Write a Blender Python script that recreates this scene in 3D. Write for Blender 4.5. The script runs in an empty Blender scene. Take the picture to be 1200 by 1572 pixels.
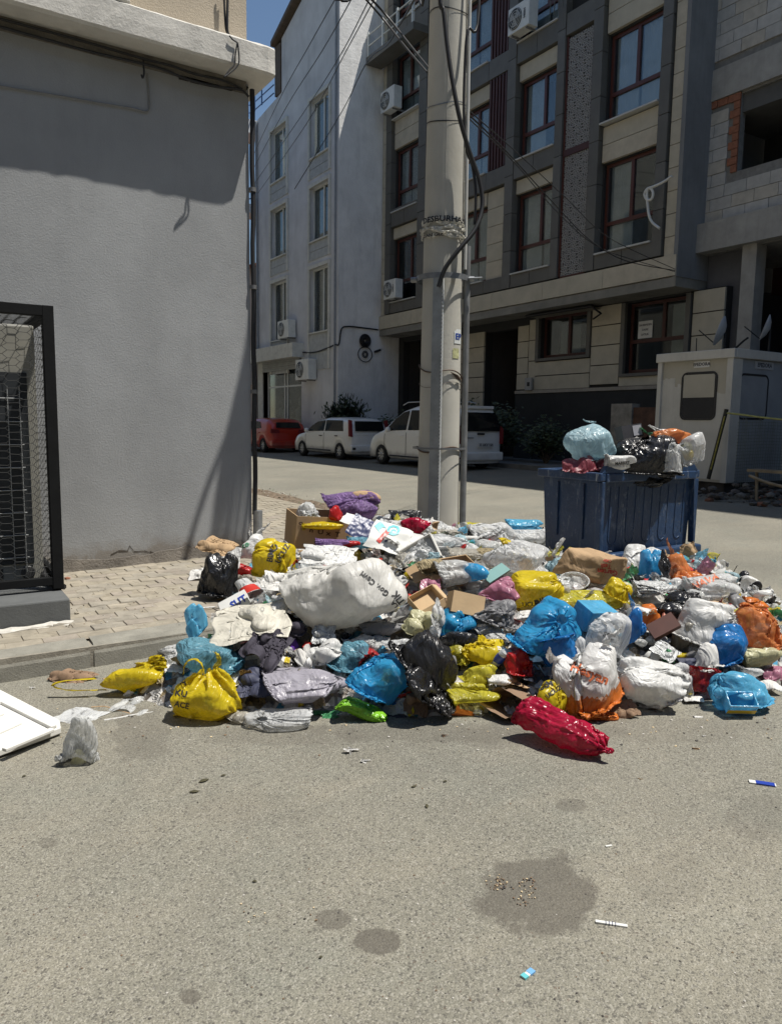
import bpy, bmesh, math, random
import numpy as np
from mathutils import Vector, Matrix
from mathutils.bvhtree import BVHTree

# ------------------------------------------------------------------ camera, world, sun, exposure
SC = bpy.context.scene
COL = SC.collection
FPX = 1150.0                      # focal length in pixels of a 1200 wide picture
TILT, ROLL, YAW, CAMZ = math.radians(6.8), math.radians(0.8), math.radians(32.5), 1.6
CAM = np.array([0, 0, CAMZ])
FW = np.array([math.sin(YAW)*math.cos(TILT), math.cos(YAW)*math.cos(TILT), -math.sin(TILT)])
_r0 = np.array([math.cos(YAW), -math.sin(YAW), 0.0]); _u0 = np.cross(_r0, FW)
RT = _r0*math.cos(ROLL) + _u0*math.sin(ROLL)
UP = np.cross(RT, FW)
cd = bpy.data.cameras.new('camera'); cam = bpy.data.objects.new('camera', cd); COL.objects.link(cam)
m = Matrix.Identity(4)
for i in range(3):
    m[i][0] = RT[i]; m[i][1] = UP[i]; m[i][2] = -FW[i]; m[i][3] = CAM[i]
cam.matrix_world = m
cd.sensor_fit = 'HORIZONTAL'; cd.sensor_width = 36; cd.lens = FPX/1200*36
cd.clip_start = 0.05; cd.clip_end = 600
SC.camera = cam

SUN = Vector((-0.29, 0.265, -1.0)).normalized()          # direction the light travels
w = bpy.data.worlds.new('World'); SC.world = w; w.use_nodes = True
nt = w.node_tree; nt.nodes.clear()
sky = nt.nodes.new('ShaderNodeTexSky'); sky.sky_type = 'NISHITA'; sky.sun_disc = False
sky.sun_elevation = math.asin(-SUN.z)
sky.sun_rotation = math.atan2(-SUN.x, -SUN.y)
sky.air_density = 1.25; sky.dust_density = 0.4; sky.ozone_density = 3.5
bg = nt.nodes.new('ShaderNodeBackground'); bg.inputs['Strength'].default_value = 0.074
wo = nt.nodes.new('ShaderNodeOutputWorld')
nt.links.new(sky.outputs[0], bg.inputs[0]); nt.links.new(bg.outputs[0], wo.inputs[0])
sl = bpy.data.lights.new('sun', 'SUN'); sl.energy = 5.0; sl.angle = math.radians(0.53); sl.color = (1.0, 0.955, 0.88)
so = bpy.data.objects.new('sun', sl); COL.objects.link(so)
so.rotation_euler = SUN.to_track_quat('-Z', 'Y').to_euler()
SC.view_settings.view_transform = 'Standard'; SC.view_settings.look = 'None'
SC.view_settings.exposure = 0.33; SC.view_settings.gamma = 1; SC.view_settings.use_curve_mapping = False

# ------------------------------------------------------------------ measuring helpers
def ray(u, v): return FW + RT*((u-600)/FPX) + UP*((786-v)/FPX)
def onX(u, v, x): d = ray(u, v); return CAM + d*(x/d[0])
def onY(u, v, y): d = ray(u, v); return CAM + d*(y/d[1])
def onZ(u, v, z=0.0): d = ray(u, v); return CAM + d*((z-CAMZ)/d[2])
def G(x): return 0.024*max(0.0, x-0.5)                   # the road climbs gently to the right
def onG(u, v):
    p = onZ(u, v, 0.0)
    for _ in range(6): p = onZ(u, v, G(p[0]))
    return p
def depth(p): return float((np.array(p)-CAM) @ FW)

# ------------------------------------------------------------------ mesh helpers
class MB:
    def __init__(s): s.v = []; s.f = []; s.mi = []; s.sm = []
    def add(s, vs, fs, mi=0, smooth=False):
        o = len(s.v); s.v += [tuple(map(float, p)) for p in vs]
        for f in fs: s.f.append(tuple(i+o for i in f)); s.mi.append(mi); s.sm.append(smooth)
        return s
    def box(s, a, b, mi=0, M=None):
        x0, x1 = sorted((a[0], b[0])); y0, y1 = sorted((a[1], b[1])); z0, z1 = sorted((a[2], b[2]))
        vs = [(x0,y0,z0),(x1,y0,z0),(x1,y1,z0),(x0,y1,z0),(x0,y0,z1),(x1,y0,z1),(x1,y1,z1),(x0,y1,z1)]
        if M is not None: vs = [tuple(M @ Vector(p)) for p in vs]
        return s.add(vs, [(0,3,2,1),(4,5,6,7),(0,1,5,4),(1,2,6,5),(2,3,7,6),(3,0,4,7)], mi)
    def quad(s, a, b, c, d, mi=0): return s.add([a,b,c,d], [(0,1,2,3)], mi)
    def prism(s, poly, off, mi=0, smooth=False):         # 3D polygon extruded by a vector
        n = len(poly); P = [Vector(p) for p in poly]; Q = [p+Vector(off) for p in P]
        return s.add(P+Q, [tuple(range(n))[::-1], tuple(range(n, 2*n))] + [(i,(i+1)%n,n+(i+1)%n,n+i) for i in range(n)], mi, smooth)
    def tube(s, path, r, n=8, mi=0, caps=True, smooth=True):
        P = [Vector(p) for p in path]; rs = r if isinstance(r, (list, tuple)) else [r]*len(P)
        vs = []; fs = []; ref = None
        for i, p in enumerate(P):
            t = (P[min(i+1, len(P)-1)] - P[max(i-1, 0)]).normalized()
            if ref is None: ref = t.orthogonal().normalized()
            ref = (ref - t*ref.dot(t)).normalized() if (ref - t*ref.dot(t)).length > 1e-6 else t.orthogonal().normalized()
            bi = t.cross(ref)
            for k in range(n):
                a = 2*math.pi*k/n; vs.append(p + (ref*math.cos(a)+bi*math.sin(a))*rs[i])
        for i in range(len(P)-1):
            for k in range(n):
                a = i*n+k; b = i*n+(k+1)%n; fs.append((a, b, b+n, a+n))
        s.add(vs, fs, mi, smooth)
        if caps:
            s.add(vs[:n], [tuple(range(n))[::-1]], mi); s.add(vs[-n:], [tuple(range(n))], mi)
        return s
    def lathe(s, prof, n=24, mi=0, M=None, smooth=True):
        vs = []; fs = []
        for r, z in prof:
            for k in range(n):
                a = 2*math.pi*k/n; vs.append(Vector((r*math.cos(a), r*math.sin(a), z)))
        if M is not None: vs = [M @ p for p in vs]
        for i in range(len(prof)-1):
            for k in range(n):
                a = i*n+k; b = i*n+(k+1)%n; fs.append((a, b, b+n, a+n))
        return s.add(vs, fs, mi, smooth)
    def build(s, name, mats, parent=None, bevel=0.0, org=None):
        me = bpy.data.meshes.new(name)
        o_ = org if org is not None else (parent.get('_org') if parent is not None else None)
        if o_ is not None: vs = [(p[0]-o_[0], p[1]-o_[1], p[2]-o_[2]) for p in s.v]
        else: vs = s.v
        me.from_pydata(vs, [], s.f)
        mats = mats if isinstance(mats, (list, tuple)) else [mats]
        for mm in mats: me.materials.append(mm)
        me.polygons.foreach_set('material_index', s.mi); me.polygons.foreach_set('use_smooth', s.sm)
        me.update()
        o = bpy.data.objects.new(name, me); COL.objects.link(o)
        if parent is not None:
            o.parent = parent
            if parent.get('_org') is not None: o['_org'] = parent['_org']
        elif org is not None: o.location = org; o['_org'] = list(org)
        if bevel:
            bv = o.modifiers.new('bevel', 'BEVEL'); bv.width = bevel; bv.segments = 2; bv.limit_method = 'ANGLE'
        return o

def tag(o, label=None, cat=None, group=None, kind=None):
    if label: o['label'] = label
    if cat: o['category'] = cat
    if group: o['group'] = group
    if kind: o['kind'] = kind
    return o
def empty(name, loc, label, cat, group=None, rz=0.0):     # parts are given in world coordinates when rz is 0
    o = bpy.data.objects.new(name, None); COL.objects.link(o); o.location = loc; o.rotation_euler = (0, 0, rz)
    o.empty_display_size = 0.1
    o['_org'] = [float(c) for c in loc] if rz == 0 else [0.0, 0.0, 0.0]
    return tag(o, label, cat, group)
def struct(name, mb, mats, org=None, bevel=0):
    o = mb.build(name, mats, None, bevel, org); o['kind'] = 'structure'; return o

# ------------------------------------------------------------------ material helpers
MATS = {}
def _new(name):
    mt = bpy.data.materials.new(name); mt.use_nodes = True
    return mt, mt.node_tree, mt.node_tree.nodes['Principled BSDF'], mt.node_tree.nodes['Material Output']
def N(nt, t, **kw):
    n = nt.nodes.new(t)
    for k, v in kw.items():
        if k.startswith('i_'):
            key = k[2:].replace('_', ' ')
            n.inputs[int(key) if key.isdigit() else key].default_value = v
        else: setattr(n, k, v)
    return n
def ramp(nt, fac, stops, interp='LINEAR'):
    r = nt.nodes.new('ShaderNodeValToRGB'); cr = r.color_ramp; cr.interpolation = interp
    while len(cr.elements) < len(stops): cr.elements.new(0.5)
    for e, (p, c) in zip(cr.elements, stops):
        e.position = p; e.color = (c, c, c, 1) if isinstance(c, (int, float)) else (*c, 1)
    nt.links.new(fac, r.inputs[0]); return r.outputs[0]
def mixc(nt, fac, a, b, bt='MIX'):
    x = nt.nodes.new('ShaderNodeMix'); x.data_type = 'RGBA'; x.blend_type = bt
    for sock, val in ((x.inputs[0], fac), (x.inputs[6], a), (x.inputs[7], b)):
        if isinstance(val, (int, float)): sock.default_value = val
        elif isinstance(val, tuple): sock.default_value = (*val, 1) if len(val) == 3 else val
        else: nt.links.new(val, sock)
    return x.outputs[2]
def mth(nt, op, a, b=None, clamp=False):
    x = nt.nodes.new('ShaderNodeMath'); x.operation = op; x.use_clamp = clamp
    for i, val in enumerate((a, b)):
        if val is None: continue
        if isinstance(val, (int, float)): x.inputs[i].default_value = val
        else: nt.links.new(val, x.inputs[i])
    return x.outputs[0]
def coords(nt, kind='Object'): return nt.nodes.new('ShaderNodeTexCoord').outputs[kind]
def worldpos(nt): return nt.nodes.new('ShaderNodeNewGeometry').outputs['Position']
def noise(nt, co, scale, detail=3, rough=0.55, dist=0.0, typ=None):
    n = nt.nodes.new('ShaderNodeTexNoise'); n.inputs['Scale'].default_value = scale
    n.inputs['Detail'].default_value = detail; n.inputs['Roughness'].default_value = rough
    n.inputs['Distortion'].default_value = dist
    if typ: n.noise_type = typ
    nt.links.new(co, n.inputs['Vector']); return n.outputs[0]
def voro(nt, co, scale, feat='F1', rnd=1.0, out=0):
    n = nt.nodes.new('ShaderNodeTexVoronoi'); n.feature = feat; n.inputs['Scale'].default_value = scale
    n.inputs['Randomness'].default_value = rnd; nt.links.new(co, n.inputs['Vector']); return n.outputs[out]
def bump(nt, h, strength, dist, bsdf=None, prev=None):
    b = nt.nodes.new('ShaderNodeBump'); b.inputs['Strength'].default_value = strength; b.inputs['Distance'].default_value = dist
    nt.links.new(h, b.inputs['Height'])
    if prev is not None: nt.links.new(prev, b.inputs['Normal'])
    if bsdf is not None: nt.links.new(b.outputs[0], bsdf.inputs['Normal'])
    return b.outputs[0]
def scl(nt, co, v):
    n = nt.nodes.new('ShaderNodeMapping'); n.inputs['Scale'].default_value = v; nt.links.new(co, n.inputs[0]); return n.outputs[0]

def mat(name, col, rough=0.7, var=0.12, vs=3.0, bs=0.0, bd=0.01, bscale=60, metal=0.0, spec=0.5, grime=0.0, pos=True, streak=0.0):
    """painted / plaster / wood like surface with colour variation, grime and fine relief"""
    if name in MATS: return MATS[name]
    mt, nt, b, out = _new(name); co = worldpos(nt) if pos else coords(nt)
    c = tuple(col); n1 = noise(nt, co, vs, 5, 0.6)
    lo = tuple(max(0, x*(1-var)) for x in c); hi = tuple(min(1, x*(1+var)) for x in c)
    cc = ramp(nt, n1, [(0.3, lo), (0.7, hi)])
    if grime:
        g = noise(nt, co, vs*0.45, 6, 0.7, 0.4)
        cc = mixc(nt, ramp(nt, g, [(0.5, 0.0), (0.75, grime)]), cc, tuple(x*0.35 for x in c))
    if streak:
        s_ = noise(nt, scl(nt, co, (5, 5, 0.35)), 2.0, 5, 0.65)
        cc = mixc(nt, ramp(nt, s_, [(0.5, 0.0), (0.8, streak)]), cc, tuple(x*0.4 for x in c))
    nt.links.new(cc, b.inputs['Base Color'])
    b.inputs['Roughness'].default_value = rough; b.inputs['Metallic'].default_value = metal
    b.inputs['Specular IOR Level'].default_value = spec
    if bs: bump(nt, noise(nt, co, bscale, 4, 0.65), bs, bd, b)
    MATS[name] = mt; return mt

def plastic(name, col, clear=0.0, trans=0.3, rough=0.3, bs=0.55, sc=9.0, dirt=0.25):
    rough = rough+.05; bs = bs*1.25
    """thin plastic film: gloss + light let through, crumpled relief"""
    if name in MATS: return MATS[name]
    mt, nt, b, out = _new(name); co = coords(nt)
    n1 = noise(nt, co, 7, 4, 0.6)
    lo = tuple(x*0.78 for x in col); hi = tuple(min(1, x*1.12+0.01) for x in col)
    cc = ramp(nt, n1, [(0.3, lo), (0.7, hi)])
    g = noise(nt, co, 5.0, 6, 0.7, 0.6)
    cc = mixc(nt, ramp(nt, g, [(0.54, 0.0), (0.76, min(.7, dirt+.16))]), cc, (0.09, 0.07, 0.05))
    nt.links.new(cc, b.inputs['Base Color']); b.inputs['Roughness'].default_value = rough
    b.inputs['Specular IOR Level'].default_value = 0.5
    wn = nt.nodes.new('ShaderNodeTexNoise'); wn.inputs['Scale'].default_value = 3.2; wn.inputs['Detail'].default_value = 1; nt.links.new(co, wn.inputs['Vector'])
    wv = nt.nodes.new('ShaderNodeVectorMath'); wv.operation = 'MULTIPLY_ADD'; nt.links.new(wn.outputs['Color'], wv.inputs[0]); wv.inputs[1].default_value = (.35, .35, .35); nt.links.new(co, wv.inputs[2])
    rt_ = nt.nodes.new('ShaderNodeMapping'); rt_.inputs['Rotation'].default_value = (.6, .5, .3); rt_.inputs['Scale'].default_value = (1.5, 1.0, 0.38); nt.links.new(wv.outputs[0], rt_.inputs[0])
    def facets(scale, rnd_=1.0):                         # flat facets meeting in sharp creases
        v = nt.nodes.new('ShaderNodeTexVoronoi'); v.distance = 'CHEBYCHEV'; v.feature = 'F1'; v.inputs['Scale'].default_value = scale; v.inputs['Randomness'].default_value = rnd_
        nt.links.new(rt_.outputs[0], v.inputs['Vector']); return v.outputs[0]
    r1 = noise(nt, rt_.outputs[0], sc, 2.5, 0.5, 0.3, 'RIDGED_MULTIFRACTAL')
    n_a = bump(nt, mth(nt, 'ADD', facets(sc*1.5), mth(nt, 'MULTIPLY', r1, .35)), bs*1.1, 0.020)
    nn = bump(nt, facets(sc*4.2), bs*.9, 0.006, b, n_a)
    cur = b.outputs[0]
    if trans > 0:
        tr = nt.nodes.new('ShaderNodeBsdfTranslucent'); nt.links.new(cc, tr.inputs[0]); nt.links.new(nn, tr.inputs['Normal'])
        mx = nt.nodes.new('ShaderNodeMixShader'); mx.inputs[0].default_value = trans
        nt.links.new(cur, mx.inputs[1]); nt.links.new(tr.outputs[0], mx.inputs[2]); cur = mx.outputs[0]
    if clear > 0:
        tp = nt.nodes.new('ShaderNodeBsdfTransparent')
        tint = mixc(nt, 0.45, (1.0, 1.0, 1.0), tuple(min(1, x*1.25) for x in col)); nt.links.new(tint, tp.inputs[0])
        fr = nt.nodes.new('ShaderNodeLayerWeight'); fr.inputs[0].default_value = 0.35; nt.links.new(nn, fr.inputs['Normal'])
        fac = mth(nt, 'MULTIPLY', mth(nt, 'SUBTRACT', 1.0, fr.outputs['Facing'], True), clear)
        wr = ramp(nt, r1, [(0.3, 1.0), (1.2, 0.35)])
        fac = mth(nt, 'MULTIPLY', fac, wr, True)
        mx = nt.nodes.new('ShaderNodeMixShader'); nt.links.new(fac, mx.inputs[0])
        nt.links.new(cur, mx.inputs[1]); nt.links.new(tp.outputs[0], mx.inputs[2]); cur = mx.outputs[0]
    nt.links.new(cur, out.inputs[0])
    MATS[name] = mt; return mt
def glassy(name, col=(0.012, 0.014, 0.016), rough=0.06, var=0.0):
    if name in MATS: return MATS[name]
    mt, nt, b, out = _new(name); b.inputs['Base Color'].default_value = (*col, 1); b.inputs['Roughness'].default_value = rough
    b.inputs['Specular IOR Level'].default_value = 0.35
    bump(nt, noise(nt, worldpos(nt), 1.2, 2), 0.05, 0.05, b)
    MATS[name] = mt; return mt
def window_glass(name):                                  # real pane: mirror + see-through
    if name in MATS: return MATS[name]
    mt, nt, b, out = _new(name)
    gl = nt.nodes.new('ShaderNodeBsdfGlossy'); gl.inputs['Roughness'].default_value = 0.03
    tp = nt.nodes.new('ShaderNodeBsdfTransparent'); tp.inputs[0].default_value = (0.82, 0.86, 0.86, 1)
    fr = nt.nodes.new('ShaderNodeFresnel'); fr.inputs[0].default_value = 1.5
    f2 = mth(nt, 'ADD', mth(nt, 'MULTIPLY', fr.outputs[0], 0.6), 0.015, True)
    mx = nt.nodes.new('ShaderNodeMixShader'); nt.links.new(f2, mx.inputs[0])
    nt.links.new(tp.outputs[0], mx.inputs[1]); nt.links.new(gl.outputs[0], mx.inputs[2]); nt.links.new(mx.outputs[0], out.inputs[0])
    MATS[name] = mt; return mt
# ================================================================== GROUND
def asphalt_mat():
    mt, nt, b, out = _new('worn_asphalt'); co = worldpos(nt)
    big = noise(nt, co, 0.55, 6, 0.62, 0.5)
    base = ramp(nt, big, [(0.30, (0.148, 0.143, 0.116)), (0.50, (0.190, 0.181, 0.145)), (0.72, (0.245, 0.232, 0.184))])
    dust = noise(nt, scl(nt, co, (0.5, 1.6, 1)), 1.3, 6, 0.65, 0.3)
    base = mixc(nt, ramp(nt, dust, [(0.48, 0.0), (0.75, 0.55)]), base, (0.275, 0.248, 0.190))
    cool = noise(nt, co, 1.7, 5, 0.6)
    base = mixc(nt, ramp(nt, cool, [(0.5, 0.0), (0.78, 0.45)]), base, (0.175, 0.188, 0.160))
    # aggregate stones
    vc = nt.nodes.new('ShaderNodeTexVoronoi'); vc.inputs['Scale'].default_value = 135; nt.links.new(co, vc.inputs['Vector'])
    sep = nt.nodes.new('ShaderNodeSeparateColor'); nt.links.new(vc.outputs['Color'], sep.inputs[0])
    base = mixc(nt, ramp(nt, sep.outputs[0], [(0.085, 0.7), (0.115, 0.0)]), base, (0.07, 0.066, 0.058))
    base = mixc(nt, ramp(nt, sep.outputs[1], [(0.80, 0.0), (0.9, 0.35)]), base, (0.36, 0.345, 0.30))
    vb = nt.nodes.new('ShaderNodeTexVoronoi'); vb.inputs['Scale'].default_value = 40; nt.links.new(co, vb.inputs['Vector'])
    sb2 = nt.nodes.new('ShaderNodeSeparateColor'); nt.links.new(vb.outputs['Color'], sb2.inputs[0])
    dot = mth(nt, 'MULTIPLY', ramp(nt, mth(nt, 'ADD', vb.outputs['Distance'], mth(nt, 'MULTIPLY', sb2.outputs[1], .12)), [(.20, 1.0), (.26, 0.0)]), ramp(nt, sb2.outputs[0], [(.50, 0.0), (.55, .8)]))
    base = mixc(nt, dot, base, mixc(nt, sb2.outputs[2], (0.055, 0.05, 0.045), (0.13, 0.10, 0.075)))
    vf = voro(nt, co, 260, 'F1', 1.0, 1)
    s2 = nt.nodes.new('ShaderNodeSeparateColor'); nt.links.new(vf, s2.inputs[0])
    base = mixc(nt, ramp(nt, s2.outputs[0], [(0.22, 0.6), (0.3, 0.0)]), base, (0.09, 0.085, 0.072))
    base = mixc(nt, ramp(nt, s2.outputs[2], [(0.75, 0.0), (1.0, 0.5)]), base, (0.40, 0.375, 0.31))
    # cracks of the old surface
    vd = voro(nt, co, 0.55, 'DISTANCE_TO_EDGE')
    # stains with their own shape
    wob = noise(nt, co, 6, 4, 0.6)
    sepp = nt.nodes.new('ShaderNodeSeparateXYZ'); nt.links.new(co, sepp.inputs[0])
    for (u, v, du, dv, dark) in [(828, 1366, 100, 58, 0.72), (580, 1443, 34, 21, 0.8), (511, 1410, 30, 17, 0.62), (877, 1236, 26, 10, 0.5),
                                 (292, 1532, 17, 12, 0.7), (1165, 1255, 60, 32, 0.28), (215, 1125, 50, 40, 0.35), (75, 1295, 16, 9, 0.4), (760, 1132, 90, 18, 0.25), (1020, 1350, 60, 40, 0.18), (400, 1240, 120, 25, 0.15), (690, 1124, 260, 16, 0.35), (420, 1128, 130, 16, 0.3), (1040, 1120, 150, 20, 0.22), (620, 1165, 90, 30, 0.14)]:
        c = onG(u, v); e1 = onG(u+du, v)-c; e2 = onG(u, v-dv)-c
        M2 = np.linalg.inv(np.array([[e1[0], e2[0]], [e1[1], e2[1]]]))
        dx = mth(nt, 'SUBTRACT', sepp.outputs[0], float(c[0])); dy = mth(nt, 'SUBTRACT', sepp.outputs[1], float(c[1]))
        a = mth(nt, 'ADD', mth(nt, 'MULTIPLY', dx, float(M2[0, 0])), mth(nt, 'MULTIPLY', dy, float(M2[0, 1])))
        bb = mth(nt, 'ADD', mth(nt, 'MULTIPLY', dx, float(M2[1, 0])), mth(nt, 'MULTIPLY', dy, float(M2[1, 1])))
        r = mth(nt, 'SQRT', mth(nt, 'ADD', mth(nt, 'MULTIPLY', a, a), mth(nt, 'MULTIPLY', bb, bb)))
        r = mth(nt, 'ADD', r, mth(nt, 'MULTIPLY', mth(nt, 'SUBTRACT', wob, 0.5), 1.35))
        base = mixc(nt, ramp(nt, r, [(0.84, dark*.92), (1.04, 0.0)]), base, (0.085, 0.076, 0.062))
    nt.links.new(base, b.inputs['Base Color']); b.inputs['Roughness'].default_value = 0.85; b.inputs['Specular IOR Level'].default_value = 0.35
    h = mth(nt, 'ADD', mth(nt, 'MULTIPLY', vc.outputs['Distance'], -0.9), mth(nt, 'MULTIPLY', noise(nt, co, 45, 4, 0.6), 1.2))
    n1 = bump(nt, h, 0.6, 0.0045)
    bump(nt, noise(nt, co, 5, 3), 0.25, 0.03, b, n1)
    return mt
ASPH = asphalt_mat()
g = MB()
xs = [-60, 0.5] + list(range(3, 14, 2)) + [80]; ys = [-30, -5, 0, 3, 6, 9, 12, 18, 30, 60, 160]
for i in range(len(xs)):
    for y in ys: g.v.append((xs[i], y, G(xs[i])))
for i in range(len(xs)-1):
    for j in range(len(ys)-1):
        a = i*len(ys)+j; g.f.append((a, a+len(ys), a+len(ys)+1, a+1)); g.mi.append(0); g.sm.append(False)
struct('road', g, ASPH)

# sidewalk bed, pavers, curb stones
BED = mat('sand_bed', (0.24, 0.21, 0.16), 0.95, 0.3, 20, 0.5, 0.01, 60)
SWP = [(-3, 5.13), (3.3, 5.13), (5.25, 7.9), (5.25, 26), (2.9, 26), (2.9, 7.42), (-3, 7.42)]
def inpoly(x, y, P):
    c = False; n = len(P)
    for i in range(n):
        x0, y0 = P[i]; x1, y1 = P[(i+1) % n]
        if (y0 > y) != (y1 > y) and x < (x1-x0)*(y-y0)/(y1-y0)+x0: c = not c
    return c
def polydist(x, y, P):
    best = 1e9
    for i in range(len(P)):
        ax, ay = P[i][:2]; bx, by = P[(i+1) % len(P)][:2]
        t = max(0, min(1, ((x-ax)*(bx-ax)+(y-ay)*(by-ay))/((bx-ax)**2+(by-ay)**2)))
        best = min(best, math.hypot(x-ax-t*(bx-ax), y-ay-t*(by-ay)))
    return best
sw = MB()
for (x0, x1, y0, y1) in [(-3, 0.5, 5.1, 7.42), (0.5, 3.3, 5.1, 7.42)]:
    sw.add([(x0,y0,G(x0)+.1525),(x1,y0,G(x1)+.1525),(x1,y1,G(x1)+.1525),(x0,y1,G(x0)+.1525)], [(0,1,2,3)])
sw.add([(3.3,5.1,G(3.3)+.1525),(5.25,7.9,G(5.25)+.1525),(5.25,26,G(5.25)+.1525),(2.9,26,G(2.9)+.1525),(2.9,7.42,G(2.9)+.1525),(3.3,7.42,G(3.3)+.1525)], [(0,1,2,3,4,5)])
walk = struct('sidewalk', sw, BED)
PV = [mat('paver_%s' % n, c, 0.88, 0.22, 9, 0.5, 0.004, 130, grime=0.35) for n, c in
      (('sand', (0.275, 0.245, 0.19)), ('grey', (0.265, 0.24, 0.195)), ('rose', (0.262, 0.230, 0.188)), ('dust', (0.295, 0.262, 0.205)))]
def paver_mesh(i, L=0.2168, W=0.1318):
    # wavy-edged interlocking block with chamfered top
    mb = MB(); rr = random.Random(i); n = 5; wav = 0.004
    out = [(-L/2+L*k/n, -W/2+wav*math.sin(k*math.pi*2/n+i)) for k in range(n+1)] + [(L/2-L*k/n, W/2+wav*math.sin((n-k)*math.pi*2/n+i)) for k in range(n+1)]
    inn = [(x*0.972, y*0.95) for x, y in out]; m_ = len(out)
    dz = [rr.uniform(-0.002, 0.002) for _ in out]
    mb.add([(x, y, 0) for x, y in out]+[(x, y, 0.045) for x, y in out]+[(x, y, 0.052+d) for (x, y), d in zip(inn, dz)],
           [(k, (k+1) % m_, m_+(k+1) % m_, m_+k) for k in range(m_)]+[(m_+k, m_+(k+1) % m_, 2*m_+(k+1) % m_, 2*m_+k) for k in range(m_)]+[tuple(range(2*m_, 3*m_))])
    return mb
pm = [paver_mesh(i).build('paver', PV[i % 4]) for i in range(8)]
pmes = [o.data for o in pm]
for o in pm: bpy.data.objects.remove(o)
rnd = random.Random(5); cnt = 0; rest = MB()
rows = []
for j in range(0, 17):
    y = 5.2+0.133*j
    for i in range(-14, 32): rows.append((0.10+0.218*i+(0.109 if j % 2 else 0), y))
for j in range(17, 110):
    y = 5.2+0.133*j
    for i in range(13, 25): rows.append((0.10+0.218*i+(0.109 if j % 2 else 0), y))
def visible_px(p):
    q = np.array(p)-CAM; z = q@FW
    return (600+FPX*(q@RT)/z, 786-FPX*(q@UP)/z) if z > 0.1 else (-999, -999)
rows = [r for r in rows if inpoly(r[0], r[1], SWP) and polydist(r[0], r[1], SWP) > 0.07]
rows.sort(key=lambda r: math.hypot(*r))
for (x, y) in rows:
    z = G(x)+0.105+rnd.uniform(-0.003, 0.003)
    u, v = visible_px((x, y, z+0.05))
    if -30 < u < 430 and cnt < 298 and not (u > 300 and y < 7.3 and x > 2.6):
        o = bpy.data.objects.new('paver', rnd.choice(pmes)); COL.objects.link(o); o.parent = walk
        o.location = (x, y, z); o.rotation_euler = (rnd.uniform(-.012, .012), -0.024+rnd.uniform(-.012, .012), rnd.uniform(-.02, .02)+(math.pi if rnd.random() < .5 else 0)); cnt += 1
    else:
        rest.box((x-.105, y-.062, z), (x+.105, y+.062, z+.05))
o = rest.build('paver', PV[0]); o.parent = walk; o['kind'] = 'stuff'; o['label'] = 'the remaining concrete pavers farther along the sidewalk'

CURB = mat('curb_concrete', (0.235, 0.225, 0.19), 0.9, 0.2, 6, 0.6, 0.006, 90, grime=0.4)
def curb_profile(): return [(0, -0.03), (0, 0.09), (0.012, 0.128), (0.04, 0.152), (0.175, 0.158), (0.175, -0.03)]   # (across, z) rounded street edge
def curb_run(p0, p1, L=0.98, gap=0.026):
    d = Vector((p1[0]-p0[0], p1[1]-p0[1], 0)); tot = d.length; d.normalize(); nrm = Vector((-d.y, d.x, 0)); k = 0.0
    while k < tot-0.1:
        l = min(L, tot-k); mb = MB(); a = Vector((p0[0], p0[1], 0))+d*(k+gap/2); b_ = Vector((p0[0], p0[1], 0))+d*(k+l-gap/2); ring = []
        for i in range(5):
            c = a.lerp(b_, i/4)
            for (q, z) in curb_profile(): ring.append((c.x+nrm.x*q, c.y+nrm.y*q, G(c.x)+z+rnd.uniform(-.0015, .0015)))
        n = 6; fs = [(i*n+j, i*n+j+1, (i+1)*n+j+1, (i+1)*n+j) for i in range(4) for j in range(n-1)]
        mb.add(ring, fs+[tuple(range(n))[::-1], tuple(range(4*n, 5*n))])
        o = mb.build('curb_stone', CURB); o.parent = walk; k += L
curb_run((-3.02, 4.955), (0.9, 4.955)); curb_run((0.9, 4.955), (3.35, 4.955))
curb_run((3.35, 4.955), (5.4, 7.85))
# mortar between the stones
mo = MB(); mo.box((-3, 4.961, -0.02), (3.3, 5.126, 0.146)); 
o = mo.build('mortar_joint', mat('mortar', (0.24, 0.22, 0.18), .95, .25, 20, .5, .01, 80)); o.parent = walk
# soil strip with broken curb along the side street
SOIL = mat('dry_soil', (0.15, 0.115, 0.08), 0.97, 0.45, 12, 0.9, 0.03, 30)
sb = MB(); nx, ny = 8, 150
vs = []
for j in range(ny):
    for i in range(nx):
        x = 5.22+0.8*i/(nx-1); y = 8.0+18*j/(ny-1)
        vs.append((x, y, G(x)+0.045+0.05*math.sin(math.pi*i/(nx-1))*(1+0.8*math.sin(y*5.1+i))+rnd.uniform(-.02, .02)))
sb.add(vs, [(j*nx+i, j*nx+i+1, (j+1)*nx+i+1, (j+1)*nx+i) for j in range(ny-1) for i in range(nx-1)], 0, True)
o = sb.build('soil_strip', SOIL); o['kind'] = 'structure'
lb = MB()
for k in range(700):
    x = rnd.uniform(5.25, 6.0); y = 8+16*rnd.random()**1.5; s = rnd.uniform(.008, .035); a = rnd.uniform(0, 6.3); z = G(x)+.09+rnd.uniform(-.02, .03)
    c, s_ = math.cos(a)*s, math.sin(a)*s
    lb.add([(x-c, y-s_, z), (x+s_*.5, y-c*.5, z+rnd.uniform(0, .02)), (x+c, y+s_, z), (x-s_*.5, y+c*.5, z+rnd.uniform(0, .02))], [(0, 1, 2, 3)], rnd.choice([0, 0, 0, 1, 2]))
o = lb.build('leaf_litter', [mat('dead_leaf', (0.13, 0.08, 0.045), .9, .5, 30), mat('pale_scrap', (0.55, 0.53, 0.48), .8, .2, 30), mat('green_scrap', (0.07, 0.1, 0.04), .8, .3, 30)]); o['kind'] = 'stuff'
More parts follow.
